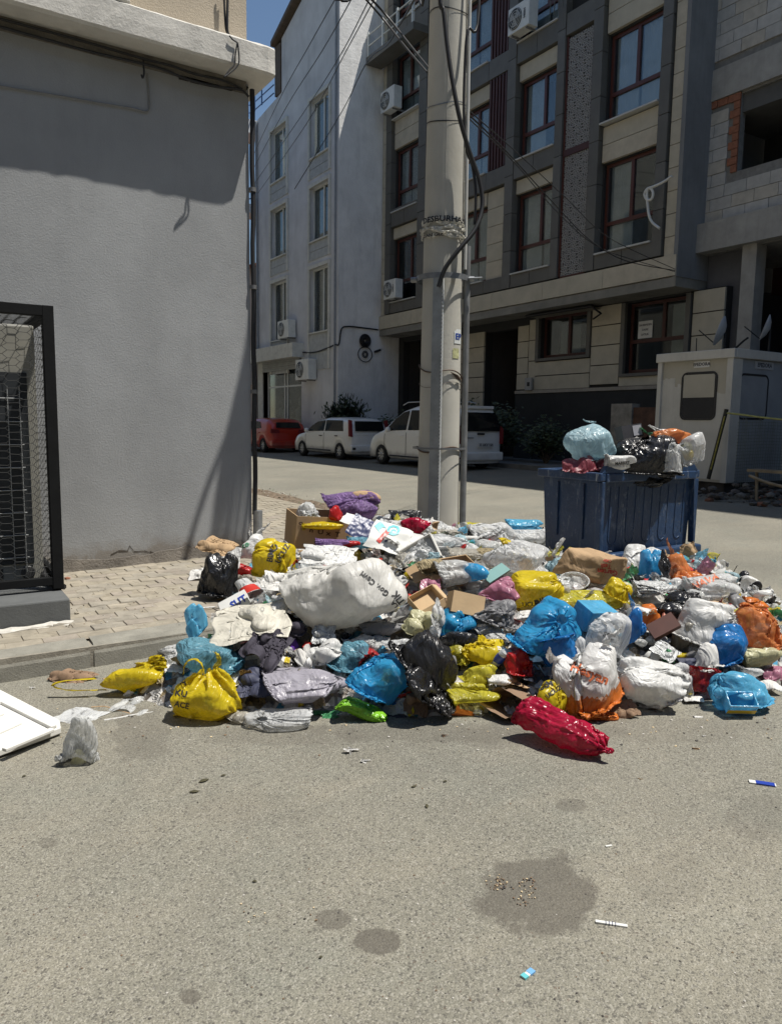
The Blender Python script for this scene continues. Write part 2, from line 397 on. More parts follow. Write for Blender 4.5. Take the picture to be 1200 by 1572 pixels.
for i, (u, v, l, rz) in enumerate([(466, 768, .95, 1.60), (428, 751, .9, 1.5), (405, 744, .8, 1.66), (505, 768, .9, 1.15), (575, 786, .9, 1.62)]):
    p = onZ(u, v, 0.2); mb = MB()
    M_ = Matrix.Translation((0, 0, 0)) @ Matrix.Rotation(rnd.uniform(-.06, .06), 4, 'X')
    mb.box((-l/2, -.075, -.08), (l/2, .075, .055), 0, M_)
    o = mb.build('curb_block', mat('old_curb', (0.33, 0.29, 0.23), .92, .25, 8, .6, .01, 60, grime=.5), None, 0.012, [p[0], p[1], G(p[0])+.1])
    o.rotation_euler = (0, 0, rz)
    tag(o, ['tilted broken curb block nearest the cardboard box full of bags', 'pale broken curb block lying in the soil strip', 'farthest broken curb block beside the grey building corner',
            'leaning curb block just behind the purple bag', 'curb block between purple bag and concrete pole'][i], 'curb block', 'old curb blocks along the side street')

# ================================================================== GREY CORNER BUILDING (left)
def stucco(name, col, sb_=1.0, dist=0.012, sc_=55, grime=0.0, band=None):
    if name in MATS: return MATS[name]
    mt, nt, b, out = _new(name); co = worldpos(nt)
    n1 = noise(nt, co, 0.9, 6, 0.6); c = col
    cc = ramp(nt, n1, [(0.3, tuple(x*0.84 for x in c)), (0.7, tuple(x*1.1 for x in c))])
    n2 = noise(nt, scl(nt, co, (1.6, 1.6, 0.4)), 1.1, 5, 0.65)
    cc = mixc(nt, ramp(nt, n2, [(0.5, 0.0), (0.8, 0.35+grime)]), cc, tuple(x*0.55 for x in c))
    if band:
        sep = nt.nodes.new('ShaderNodeSeparateXYZ'); nt.links.new(co, sep.inputs[0])
        e = mth(nt, 'ADD', sep.outputs[2], mth(nt, 'MULTIPLY', mth(nt, 'SUBTRACT', noise(nt, co, 3.5, 5, 0.7), 0.5), 0.5))
        cc = mixc(nt, ramp(nt, mth(nt, 'SUBTRACT', e, band), [(0.0, 0.85), (0.03, 0.5), (0.16, 0.0)]), cc, (0.21, 0.19, 0.165))
    nt.links.new(cc, b.inputs['Base Color']); b.inputs['Roughness'].default_value = 0.92; b.inputs['Specular IOR Level'].default_value = 0.2
    n_ = bump(nt, noise(nt, co, sc_, 5, 0.72), sb_, dist)
    bump(nt, noise(nt, co, 2, 3), 0.16, 0.03, b, n_)
    MATS[name] = mt; return mt
WY = 7.4
GREYST = stucco('grey_stucco', (0.325, 0.333, 0.337), 0.6, 0.006, 62, band=0.31)
LEDGE = stucco('ledge_concrete', (0.62, 0.60, 0.55), 0.6, 0.012, 26, grime=0.25)
BEIGE = stucco('beige_stucco', (0.52, 0.45, 0.35), 0.8, 0.010, 60)
bl = empty('corner_building', (1.0, WY, 0), 'grey stuccoed corner building with a white concrete ledge above bare wall', 'building')
wall = MB(); wall.box((-6, WY, -0.1), (2.975, 18, 4.9)); wo_ = wall.build('wall', GREYST, bl)
# chipped plaster above the footing: footing strip a little behind the stucco skin
ft = MB()
px_ = [-2+0.07*i for i in range(71)]
for i in range(len(px_)-1):
    if px_[i+1] > 2.97: break
    h0 = .31+.04*math.sin(px_[i]*3.1)+rnd.uniform(-.012, .012)
    if i == 0: hp = h0
    ft.add([(px_[i], WY-.012, .1), (px_[i+1], WY-.012, .1), (px_[i+1], WY-.012, h0), (px_[i], WY-.012, hp), (px_[i], WY-.001, hp), (px_[i+1], WY-.001, h0)], [(0, 1, 2, 3), (3, 2, 5, 4)]); hp = h0
ft.build('footing', mat('footing_cement', (0.21, 0.19, 0.165), .95, .3, 7, .9, .012, 45, grime=.5), bl)
cr = MB()
for (pts) in [[(170,852),(182,846),(196,846),(199,838),(206,847),(222,846),(229,848)], [(262,858),(276,852),(284,849),(296,842),(304,840)], [(230,848),(246,853),(262,858)]]:
    P = [onY(u, v, WY-.004) for u, v in pts]
    for a, b_ in zip(P[:-1], P[1:]):
        t = rnd.uniform(.005, .014); cr.quad((a[0], WY-.003, a[2]-t), (b_[0], WY-.003, b_[2]-t*.6), (b_[0], WY-.003, b_[2]+t*.5), (a[0], WY-.003, a[2]+t))
cr.build('crack', mat('crack_dark', (0.06, 0.05, 0.04), 1), bl)
# ledge: slightly uneven long slab
def uneven_slab(x0, x1, y0, y1, z0, z1, seed=1, amp=.006, step=.08):
    mb = MB(); rr = random.Random(seed); n = int((x1-x0)/step); ring = []
    for i in range(n+1):
        x = x0+(x1-x0)*i/n; e = 0.0 if i < n else 0.02
        a = [rr.uniform(-amp, amp)*.5+amp*.5*math.sin(x*2.3+q*1.7) for q in range(8)]; a[1] *= .4; a[0] *= .5; a[3] *= .4
        ring += [(x, y1, z0), (x, y0+.02+e+a[0], z0+a[1]), (x, y0+e+a[2], z0+.022+a[3]), (x, y0+e+a[4]*.6, (z0+z1)/2), (x, y0+e+a[5], z1-.02+a[6]), (x, y0+.02+e, z1+a[7]), (x, y1, z1)]
    m_ = 7; fs = [(i*m_+j, (i+1)*m_+j, (i+1)*m_+(j+1) % m_, i*m_+(j+1) % m_) for i in range(n) for j in range(m_)]
    mb.add(ring, fs+[tuple(range(m_)), tuple(range(n*m_, (n+1)*m_))[::-1]], 0, False); return mb
uneven_slab(-6, 3.13, 7.08, 8.2, 4.895, 5.16, 3).build('ledge', LEDGE, bl)
uneven_slab(-6, 1.78, 7.075, 7.36, 5.161, 6.0, 4, .003).build('balcony_parapet', LEDGE, bl)
dk = MB(); dk.box((-6, 7.405, 4.9), (2.95, 8.0, 4.9))
up = MB(); up.box((-6, 7.42, 5.155), (2.97, 18, 15.5)); up.build('upper_wall', BEIGE, bl)
cv = MB(); cv.box((-6, 7.34, 4.80), (2.93, 7.40, 4.894)); cv.build('cornice_shadow_strip', mat('ledge_shade_dark', (0.16, 0.145, 0.12), .95, .3, 8, .8, .02, 30), bl).name = 'cornice_shade_strip'  # dark strip under the ledge, its shade put into the colour
# black strip pipe on the corner with clamps and a metal cuff at the foot
RUB = mat('black_rubber', (0.018, 0.018, 0.02), .55, .2, 10)
pp = empty('corner_pipe', (3.02, WY-.02, .2), 'black downpipe running down the corner of the grey building', 'pipe')
tb = MB(); P = []
for i in range(24):
    z = 4.85-(4.85-.62)*i/23; P.append((3.005+.006*math.sin(i*1.3), WY-.02, z))
tb.tube(P, .026, 8); tb.build('pipe', RUB, pp)
tb = MB(); tb.tube([(3.03, WY-.03, .2), (3.03, WY-.03, .66)], .05, 12); tb.build('foot_sleeve', mat('galvanised', (.36, .37, .37), .45, .25, 9, .3, .004, 50, metal=.6, grime=.3), pp)
for z in (2.95, 1.9, 3.9):
    tb = MB(); tb.tube([(3.005, WY-.02, z-.02), (3.005, WY-.02, z+.02)], .036, 10); tb.build('clamp', mat('clamp_steel', (.2, .2, .2), .5, .2, 10, metal=.5), pp)
# cables under the ledge
CAB = mat('cable_black', (0.014, 0.014, 0.015), .5, .1, 10)
def px_tube(name, pts, r, label, cat='cable', mtl=None, n=6, sub=6, seed=0, group=None):
    P = [Vector(p) for p in pts]; Q = []
    for i in range(len(P)-1):
        p0 = P[max(i-1, 0)]; p1 = P[i]; p2 = P[i+1]; p3 = P[min(i+2, len(P)-1)]
        for k in range(sub):
            t = k/sub
            Q.append(0.5*((2*p1)+(-p0+p2)*t+(2*p0-5*p1+4*p2-p3)*t*t+(-p0+3*p1-3*p2+p3)*t**3))
    Q.append(P[-1]); mb = MB(); mb.tube(Q, r, n)
    o = mb.build(name, mtl or CAB, None, 0, list(Q[0])); return tag(o, label, cat, group)
Yc = 7.30
def yl(l, Y): return [onY(u, v, Y) for u, v in l]
px_tube('cable', yl([(-30, 20), (60, 44), (140, 66), (222, 90), (262, 100), (300, 113), (340, 122), (372, 136)], Yc), .011, 'upper black cable strung along the wall right under the ledge')
px_tube('cable', yl([(-30, 32), (60, 57), (140, 79), (222, 98), (250, 106), (290, 122), (330, 132), (368, 137), (382, 148)], Yc), .012, 'lower black cable strung along the wall under the ledge')
px_tube('cable', yl([(219, 88), (221, 110), (219, 119), (217, 114)], Yc), .008, 'short black cable hook hanging below the ledge cables', 'cable hook')
px_tube('cable', yl([(226, 112), (229, 150), (226, 170), (200, 165), (150, 157), (100, 148), (40, 138), (-20, 128)], 7.385), .007, 'thin grey painted cable running across the shaded wall', 'cable', mat('painted_cable', (.22, .22, .21), .8, .1, 10))
px_tube('cable', yl([(343, -30), (345, 20), (347, 45), (352, 54)], 7.36), .010, 'black cable hanging down the beige wall onto the ledge, left strand', 'cable')
px_tube('cable', yl([(350, -30), (349, 20), (349, 45), (352, 54)], 7.345), .012, 'black cable hanging down the beige wall onto the ledge, right strand', 'cable')
px_tube('cable', yl([(352, 54), (357, 60), (363, 64)], 7.06)+yl([(364, 66), (361, 84), (360, 98), (352, 107), (345, 117)], 7.05)+yl([(345, 117), (352, 112), (363, 102), (367, 92), (365, 66)], 7.045), .007, 'black wire loop hanging over the face of the ledge', 'cable')
# dark gap with broken mortar at the wall head
bm = MB()
for k in range(26):
    u = 285+k*3.6+rnd.uniform(-2, 2); v = 118+(u-285)*.19+rnd.uniform(-2, 3); p = onY(u, v, 7.37); s = rnd.uniform(.012, .035)
    bm.box((p[0]-s*1.6, 7.35, p[2]-s*.5), (p[0]+s*1.6, 7.401, p[2]+s*.5), 0)
bm.build('broken_plaster', mat('dark_void', (.03, .027, .023), 1, .4, 20), bl)

# ================================================================== WHITE APARTMENT BUILDING (middle)
WX, WYN = 14.4, 26.7
WST = stucco('white_render', (0.60, 0.61, 0.63), 0.5, 0.01, 14, grime=0.15)
WST2 = stucco('white_render_worn_lit', (0.80, 0.79, 0.77), 0.8, 0.02, 8, grime=0.35)  # worn side wall, base colour lifted to brighten its sunlit patch
wb = empty('apartment_building', (WX, 30, 0.3), 'white rendered apartment building with framed windows and a ground floor shop', 'building')
def P2(u, v, x=WX): p = onX(u, v, x); return (p[1], p[2])
front = [P2(513.5, 620), P2(520, -60), P2(495, -52), P2(432, 50), P2(432, 130), P2(397, 172), P2(399, 620)]
front = [(y, max(z, 0.0)) for y, z in front]
front[0] = (WYN, 0); front[1] = (WYN, front[1][1]); front[-1] = (34.8, 0); front[-2] = (34.8, front[-2][1])
openings = []
cols_ = [(27.45, 29.15), (31.42, 33.15)]
rows_ = [(5.3, 7.9), (9.0, 11.15), (12.3, 14.55)]
# wall with real openings: vertical bands between the openings
def wall_with_holes(mb, X, ya, yb, za, zb, holes, thick, mi=0):
    ycuts = sorted({ya, yb}|{h[0] for h in holes}|{h[1] for h in holes}); ycuts = [y for y in ycuts if ya <= y <= yb]
    for y0, y1 in zip(ycuts[:-1], ycuts[1:]):
        hs = sorted([(h[2], h[3]) for h in holes if h[0] < (y0+y1)/2 < h[1]]); z = za
        for h0, h1 in hs:
            if h0 > z: mb.box((X, y0, z), (X+thick, y1, h0), mi)
            z = h1
        if z < zb: mb.box((X, y0, z), (X+thick, y1, zb), mi)
holesW = [(a, b_, c, d) for a, b_ in cols_ for c, d in rows_] + [(30.0, 34.2, 0.35, 4.45)]
mb = MB(); wall_with_holes(mb, WX, WYN, 34.8, 0, 15.0, holesW, 0.3)
top = [(WYN, 15.0), (WYN, 19.6), (29.6, 18.9), (31.97, 18.1), (31.97, 15.9), (34.8, 15.6), (34.8, 15.0)]
mb.prism([(WX, y, z) for y, z in top], (0.3, 0, 0))
mb.build('wall', WST, wb)
mb = MB(); mb.box((WX+.3, WYN+.3, 0), (WX+6, 34.8, 15)); 
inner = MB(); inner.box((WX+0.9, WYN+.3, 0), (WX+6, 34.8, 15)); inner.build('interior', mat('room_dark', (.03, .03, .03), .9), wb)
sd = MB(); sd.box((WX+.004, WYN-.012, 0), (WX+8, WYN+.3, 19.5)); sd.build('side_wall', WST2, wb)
ef = MB(); ef.prism([(WX-.25, 29.5, 19.15), (WX-.25, 32.6, 17.95), (WX-.25, 32.6, 18.15), (WX-.25, 29.5, 19.35)], (1.5, 0, 0)); ef.box((WX-.05, 32.0, 15.9), (WX+1.2, 32.6, 17.95))
ef.build('roof_eave', mat('brown_eave', (0.10, 0.075, 0.055), .8, .3, 5), wb)
sf = MB(); sf.box((WX-1.0, 34.8, 15.0), (WX+.3, 36.2, 15.6)); sf.box((WX-.8, 34.8, 11.4), (WX+.3, 36.0, 11.8)); sf.build('balcony_slab', WST, wb)
rl = MB()
for z in (15.95, 16.3): rl.tube([(WX-.9, 36.0, z), (WX-.2, 34.9, z), (WX-.1, 32.6, z+.1)], .03, 6)
for y in (33, 33.8, 34.6, 35.3, 36.0): rl.tube([(WX-.5, y, 15.6), (WX-.5, y, 16.35)], .03, 6)
for z in (12.1, 12.4): rl.tube([(WX-.7, 36.0, z), (WX-.2, 34.9, z)], .03, 6)
rl.build('balcony_rail', mat('blue_rail', (.05, .12, .28), .5), wb)
WFR = mat('white_pvc', (0.62, 0.64, 0.62), .5, .08, 5, grime=.2)
SURR = mat('white_surround', (0.60, 0.60, 0.55), .8, .1, 5, grime=.3, streak=.3)
PANEL = mat('spandrel_panel', (0.42, 0.44, 0.44), .85, .15, 6, .5, .006, 40, grime=.3)
GL = window_glass('window_glass')
CURT = mat('net_curtain', (0.50, 0.52, 0.52), .9, .25, 1.0)
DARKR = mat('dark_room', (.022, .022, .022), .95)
for (ya, yb) in cols_:
    for k, (za, zb) in enumerate(rows_):
        # projecting surround round window and spandrel
        sp0 = max(za-1.55, (rows_[k-1][1]+.34) if k else 0)
        mb = MB(); t = .14; o_ = .07
        mb.box((WX-o_, ya-t, sp0), (WX+.02, ya, zb)); mb.box((WX-o_, yb, sp0), (WX+.02, yb+t, zb)); mb.box((WX-o_, ya-t, zb), (WX+.02, yb+t, zb+t))
        mb.build('window_surround', SURR, wb)
        h = (za-sp0)/3 if False else (za-.06-sp0)/2
        for q in range(2):
            mb = MB(); mb.box((WX-.028, ya+.004, sp0+q*h+.012), (WX+.004, yb-.004, sp0+(q+1)*h-.012)); mb.build('spandrel_panel', PANEL, wb)
        mb = MB(); mb.box((WX-.10, ya+.003, za-.055), (WX+.25, yb-.003, za)); mb.build('window_sill', SURR, wb)
        fr = MB(); X = WX+.16; f = .07
        fr.box((X, ya, za), (X+.06, ya+f, zb)); fr.box((X, yb-f, za), (X+.06, yb, zb)); fr.box((X, ya+f, za), (X+.06, yb-f, za+f)); fr.box((X, ya+f, zb-f), (X+.06, yb-f, zb))
        ym = ya+(yb-ya)*.45; fr.box((X-.01, ym-.045, za+f), (X+.06, ym+.045, zb-f))
        w_ = fr.build('window', WFR, wb)
        pn = MB(); pn.box((X+.02, ya+f, za+f), (X+.03, ym-.045, zb-f)); pn.box((X+.02, ym+.045, za+f), (X+.03, yb-f, zb-f)); pn.build('pane', GL, w_)
        cu = MB(); n = 14
        vs = [];
        for i in range(n+1):
            y = ym+.02+(yb-f-ym)*i/n*(.9 if k else .5); vs += [(X+.10+.02*math.sin(i*2.1), y, za+.05), (X+.10+.02*math.sin(i*2.1+.3), y, zb-.05)]
        cu.add(vs, [(2*i, 2*i+2, 2*i+3, 2*i+1) for i in range(n)], 0, True); cu.build('curtain', CURT, w_)
# downpipes
def pipe_thing(pts, r, label, mtl, cat='pipe', group=None):
    return px_tube('downpipe', pts, r, label, cat, mtl, 8, 4, 0, group)
GP = mat('grey_pipe', (.26, .28, .30), .6, .15, 6, grime=.3)
pipe_thing([(WX-.06, WYN+.16, z) for z in (19.5, 14, 9, 4.6, .5)], .038, 'grey downpipe on the near corner of the white building', GP)
pipe_thing([(WX-.08, 34.7, z) for z in (15.5, 12, 9, 4.6)], .06, 'grey downpipe at the far edge of the white building', GP)
# shop front
sh = MB(); sh.box((WX-.55, 29.75, 4.35), (WX, 35.0, 4.95)); sh.build('shop_canopy', SURR, wb)
sh = MB()
for i in range(5): sh.box((WX-.10+.02*(i % 2), 30.05, 3.9+.09*i), (WX+.05, 34.1, 3.98+.09*i))
sh.build('roller_shutter', mat('shutter_grey', (.3, .31, .3), .6, .15, 5, grime=.3), wb)
sh = MB(); sh.box((WX-.04, 34.2, .3), (WX+.3, 34.8, 4.35)); sh.build('shop_pillar', SURR, wb)
fr = MB(); X = WX+.12
for y in (30.05, 31.7, 32.0, 33.9): fr.box((X, y-.045, .35), (X+.06, y+.045, 3.9))
fr.box((X-.005, 30.05, 3.15), (X+.06, 33.9, 3.22)); fr.box((X-.005, 30.05, .35), (X+.06, 33.9, .45)); w_ = fr.build('shop_window', WFR, wb)
pn = MB(); pn.box((X+.025, 30.05, .4), (X+.035, 33.9, 3.9)); pn.build('pane', GL, w_)
dm = MB()
for i, y in enumerate((30.6, 31.2, 32.6, 33.2)):
    dm.lathe([(.02, 2.75), (.12, 2.6), (.11, 2.4), (.06, 2.28), (.28, 2.1), (.24, 1.6), (.3, 1.2), (.34, .6), (.3, .4)], 10, i % 2, Matrix.Translation((WX+.55, y, 0)))
dm.build('shop_display', [mat('display_white', (.55, .54, .5), .8, .4, 9), mat('display_dark', (.2, .22, .2), .8, .4, 9)], wb)

def ac_unit(c, ax, w, h, d, label, mtl=None, text=None, group='outdoor air conditioner units'):
    """outdoor condenser. c: low corner centre of front; front faces -X, width runs along Y"""
    e = empty('air_conditioner', c, label, 'air conditioner', group); m0 = mtl or mat('ac_white', (.66, .67, .64), .45, .08, 5, grime=.3)
    x, y, z = c; b_ = MB(); b_.box((x, y-w/2, z), (x+d, y+w/2, z+h)); b_.build('casing', m0, e, .012)
    fy = y+w*.16; fz = z+h*.5; R = min(h, w)*.40
    f_ = MB(); M_ = Matrix.Translation((x-.004, fy, fz)) @ Matrix.Rotation(-math.pi/2, 4, 'Y')
    f_.lathe([(R, 0), (R, .012), (R*.001, .012)], 20, 0, M_); f_.build('fan_opening', mat('fan_dark', (.05, .055, .055), .6), e)
    gl_ = MB()
    for k in range(1, 5):
        rr = R*k/4.2; gl_.tube([(x-.03, fy+rr*math.cos(a*math.pi/8), fz+rr*math.sin(a*math.pi/8)) for a in range(17)], .006, 4, 0, False)
    for k in range(6):
        a = k*math.pi/3; gl_.tube([(x-.03, fy, fz), (x-.03, fy+R*math.cos(a), fz+R*math.sin(a))], .006, 4)
    gl_.build('fan_guard', m0, e)
    for k in range(3):
        bl_ = MB(); a = k*2.09; bl_.add([(x-.02, fy, fz), (x-.018, fy+R*.85*math.cos(a), fz+R*.85*math.sin(a)), (x-.024, fy+R*.85*math.cos(a+.9), fz+R*.85*math.sin(a+.9))], [(0, 1, 2)]); bl_.build('blade', mat('blade_grey', (.3, .31, .31), .5), e)
    br = MB()
    for q in (-.35, .35): br.box((x+.03, y+w*q-.02, z-.05), (x+d+.25, y+w*q+.02, z-.002))
    br.build('bracket', mat('bracket_steel', (.2, .2, .2), .6), e)
    if text: text_obj(text, 'brand_lettering', e, Vector((x-.012, y-w*.30, z+h*.5)), (0, 0, 1), (-1, 0, 0), h*.15, mat('ink_dark', (.04, .04, .05), .6))
    return e

def text_mesh(txt, size, bold=False):
    cu = bpy.data.curves.new('t', 'FONT'); cu.body = txt; cu.size = size; cu.align_x = 'CENTER'; cu.align_y = 'CENTER'; cu.resolution_u = 2
    if bold: cu.offset = size*.03
    o = bpy.data.objects.new('t', cu); COL.objects.link(o)
    dg = bpy.context.evaluated_depsgraph_get(); me = bpy.data.meshes.new_from_object(o.evaluated_get(dg))
    vs = [tuple(v.co) for v in me.vertices]; fs = [tuple(p.vertices) for p in me.polygons]
    bpy.data.objects.remove(o); bpy.data.meshes.remove(me); return vs, fs
def text_obj(txt, name, parent, at, right, normal, size, mtl, bold=True, squash=1.0):
    vs, fs = text_mesh(txt, size, bold); r = Vector(right).normalized(); n = Vector(normal).normalized(); u = n.cross(r)
    mb = MB(); mb.add([Vector(at)+r*v[0]*squash+u*v[1]+n*.001 for v in vs], fs); return mb.build(name, mtl, parent)
ac_unit((WX-.42, 29.1, 3.35), 0, 1.25, .85, .38, 'larger air conditioner unit beside the shop canopy of the white building')
ac_unit((WX-.42, 31.0, 5.25), 0, 1.15, .75, .36, 'small air conditioner unit under the lowest far window of the white building')
# cable and coil on the side wall
px_tube('cable', [onX(u, v, WX-.05) for u, v in [(452, 540), (480, 541), (500, 535), (514, 529)]]+[onY(u, v, WYN-.06) for u, v in [(520, 528), (524, 505), (534, 501), (556, 503), (580, 506)]], .03, 'black cable climbing from shop canopy round the white building corner')
ce = empty('cable_coil', onY(560, 523, WYN-.08), 'black coil of spare cable hung on the side of the white building', 'cable coil')
cc_ = onY(560, 523, WYN-.1); mb = MB()
for k in range(7):
    R = .07+.03*k; mb.tube([(cc_[0]+R*math.cos(a*.4+k), cc_[1]-.02*k % .05, cc_[2]+R*math.sin(a*.4+k)) for a in range(17)], .028, 5)
mb.build('coil', CAB, ce)
mb = MB(); c2 = onY(562, 544, WYN-.1)
for R in (.08, .13, .3): mb.tube([(c2[0]-.05+R*math.cos(a*.4)*(1 if R < .25 else 1.1), c2[1], c2[2]+R*math.sin(a*.4)) for a in range(17)], .02, 5)
mb.tube([onY(575, 540, WYN-.1), onY(584, 537, WYN-.1)], .05, 6)
mb.build('loose_loop', CAB, ce)

# neighbours that close the crossing behind the viewer and line the far side of the street
NBM = mat('neighbour_render', (.20, .19, .165), .9, .15, .6)
for (a, b_, lab) in (((-9, 18.4, 0), (2.8, 60, 15.5), 'long neighbouring block on the near side of the street, beyond the corner building'), ((-60, -26, 0), (14, -14, 14), 'neighbouring block closing the crossing behind the viewer'), ((-40, -13, 0), (-14, 30, 12), 'neighbouring block left of the viewer')):
    e = empty('neighbour_building', ((a[0]+b_[0])/2, (a[1]+b_[1])/2, 0), lab, 'building'); q = MB(); q.box(a, b_); q.build('wall', NBM, e)
    for z in np.arange(1.2, b_[2]-2.2, 3.1):
        for t in range(8):
            q = MB()
            if b_[1]-a[1] > 30: y = a[1]+2+t*(b_[1]-a[1]-4)/8; q.box((b_[0]-.05, y, z), (b_[0]+.03, y+1.5, z+1.6))
            else: x = b_[0]-3-t*4.5; q.box((x-1.6, b_[1]-.05, z), (x, b_[1]+.03, z+1.6))
            q.build('window', glassy('far_glass', (.05, .06, .07), .15), e)
# distant street end: buildings seen in the slit by the grey wall
def far_block(x, y0, y1, z1, col, label, roofc=None, wins=3):
    e = empty('distant_building', (x, y0, .2), label, 'building', None)
    mb = MB(); mb.box((x, y0, 0), (x+8, y1, z1)); mb.build('wall', mat('far_'+str(len(MATS)), col, .9, .12, 2), e)
    if roofc: mb = MB(); mb.prism([(x-.4, y0-.3, z1), (x+8, y0-.3, z1), (x+4, y0-.3, z1+1.6)], (0, y1-y0+.6, 0)); mb.build('roof', mat('far_roof'+str(x), roofc, .9, .2, 4), e)
    n = 0; z = 3.6
    while z+1.6 < z1 and n < 8:
        for yy in np.arange(y0+.8, y1-1.6, 3.2):
            mb = MB(); mb.box((x-.03, yy, z), (x+.05, yy+1.5, z+1.5)); wq = mb.build('window', SURR, e)
            mb = MB(); mb.box((x-.045, yy+.1, z+.1), (x-.032, yy+1.4, z+1.4)); mb.build('pane', glassy('far_glass', (.05, .06, .07), .15), wq)
            n += 1
        z += 3.1
    return e
fb = far_block(14.9, 36.6, 44, 9.3, (.42, .36, .33), 'grey building with red roof far down the street', (.30, .09, .05))
fb2 = far_block(15.2, 44.5, 60, 7.4, (.55, .50, .40), 'cream shop building at the far end of the street', (.32, .12, .07))
fb3 = far_block(12.0, 62, 80, 5.2, (.5, .46, .38), 'low pale building closing the far end of the street', (.3, .12, .08))
sg = MB(); sg.box((14.60, 36.9, 3.45), (14.9, 43.5, 4.45)); so_ = sg.build('shop_sign', mat('sign_white', (.6, .6, .58), .6), None, 0, [14.6, 40, 3.45]); tag(so_, 'white shop sign with grey letters beyond the grey wall corner', 'sign')
# readable letters
text_obj('SGK', 'lettering', so_, Vector((14.585, 37.9, 3.95)), (0, -1, 0), (-1, 0, 0), .95, mat('ink_grey', (.12, .13, .14), .6))
# ================================================================== BEIGE AND CHARCOAL APARTMENT HOUSE (right, in shade)
FX, FY0, FY1, FTOP = 16.3, 12.5, 26.66, 18.6
BG_ = mat('beige_board', (0.46, 0.42, 0.325), .8, .10, 2.5, .4, .004, 60, grime=.15)
BG2 = mat('beige_board_warm', (0.48, 0.43, 0.33), .8, .12, 3.5, .4, .004, 60, grime=.2)
CH = mat('charcoal_board', (0.115, 0.110, 0.095), .55, .12, 2.0, .2, .003, 30, grime=.15)
CH2 = mat('charcoal_board_b', (0.13, 0.125, 0.11), .55, .12, 2.5, .2, .003, 30, grime=.15)
JNT = mat('joint_dark', (.03, .03, .028), .9)
MAR = mat('maroon_frame', (0.085, 0.028, 0.020), .35, .15, 4)
SLT = mat('maroon_slat', (0.06, 0.018, 0.013), .5, .2, 4)
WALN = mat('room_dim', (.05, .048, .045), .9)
SHEER = mat('sheer_curtain', (0.78, 0.80, 0.82), .9, .18, 2.5)
ah = empty('apartment_house', (FX, 20, .4), 'beige and charcoal panelled apartment house with lattice strips, in shade', 'building')
WIN = {}
def win(y0, y1, z0, z1, X=FX+.30, split=.5, trans=.33, curt=1.0, fr=MAR, parent=None):
    pr = parent or ah; f = .085; mb = MB()
    mb.box((X, y0, z0), (X+.07, y0+f, z1)); mb.box((X, y1-f, z0), (X+.07, y1, z1)); mb.box((X, y0+f, z0), (X+.07, y1-f, z0+f)); mb.box((X, y0+f, z1-f), (X+.07, y1-f, z1))
    zt = z0+(z1-z0)*trans; ym = y0+(y1-y0)*split
    if trans: mb.box((X-.012, y0+f, zt-.05), (X+.07, y1-f, zt+.05))
    mb.box((X-.006, ym-.05, (zt+.05) if trans else z0+f), (X+.07, ym+.05, z1-f))
    w_ = mb.build('window', fr, pr)
    pn = MB(); pn.box((X+.03, y0+f, z0+f), (X+.04, y1-f, z1-f)); pn.build('pane', window_glass('window_glass'), w_)
    if curt:
        for (a, b_) in ((y0+f, ym-.05), (ym+.05, y1-f)):
            if rnd.random() > curt: continue
            cu = MB(); n = 26; vs = []
            for i in range(n+1):
                y = a+(b_-a)*i/n; q = .025*math.sin(i*1.9+a)+.01*math.sin(i*4.3); vs += [(X+.14+q, y, z0+f+.02), (X+.13+q*.5, y, z1-.02)]
            cu.add(vs, [(2*i, 2*i+2, 2*i+3, 2*i+1) for i in range(n)], 0, True); cu.build('curtain', SHEER, w_)
    return w_
# structural skin with openings
H = []
Zs = [(6.36, 8.75), (9.80, 12.08), (13.25, 15.5), (16.65, 18.2)]
BAYS = [(13.35, 15.2), (17.02, 18.70), (20.15, 21.9), (24.1, 25.85)]
for (a, b_) in BAYS:
    for (c, d) in Zs: H.append((a, b_, c, d))
mb = MB(); wall_with_holes(mb, FX+.22, FY0, FY1, 5.34, FTOP, H, .35); mb.build('wall', JNT, ah)
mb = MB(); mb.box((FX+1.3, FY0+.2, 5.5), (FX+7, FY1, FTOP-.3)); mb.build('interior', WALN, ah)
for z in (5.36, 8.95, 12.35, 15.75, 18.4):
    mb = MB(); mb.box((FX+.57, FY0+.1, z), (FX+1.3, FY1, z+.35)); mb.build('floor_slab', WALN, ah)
GRYR = mat('grey_render', (0.20, 0.205, 0.205), .9, .12, 1.2, .4, .006, 40, grime=.3, streak=.3)
mb = MB(); mb.box((FX+.0, FY0-.02, 5.34), (FX+8, FY0+.1, FTOP)); mb.build('side_wall', GRYR, ah)
mb = MB(); mb.box((FX, FY0+.1, FTOP), (FX+8, FY1, FTOP+.25)); mb.build('roof', GRYR, ah)
mb = MB(); mb.box((FX+.0, FY0, 5.10), (FX+2, FY1, 5.34)); mb.build('soffit', mat('soffit_dirty', (.22, .21, .18), .9, .2, 2, grime=.4), ah)
def boards(y0, y1, z0, z1, mats_, X0=FX, X1=None, step_y=None, step_z=None, gap=.018, name='cladding_panel'):
    X1 = X1 if X1 is not None else FX+.215
    ny = max(1, round((y1-y0)/step_y)) if step_y else 1; nz = max(1, round((z1-z0)/step_z)) if step_z else 1
    for i in range(ny):
        for j in range(nz):
            a = y0+(y1-y0)*i/ny; b_ = y0+(y1-y0)*(i+1)/ny; c = z0+(z1-z0)*j/nz; d = z0+(z1-z0)*(j+1)/nz
            mb = MB(); mb.box((X0+rnd.uniform(0, .004), a+gap/2, c+gap/2), (X1, b_-gap/2, d-gap/2)); mb.build(name, rnd.choice(mats_), ah)
CHS = [CH, CH, CH2]; BGS = [BG_, BG_, BG2]
XB = FX+.12
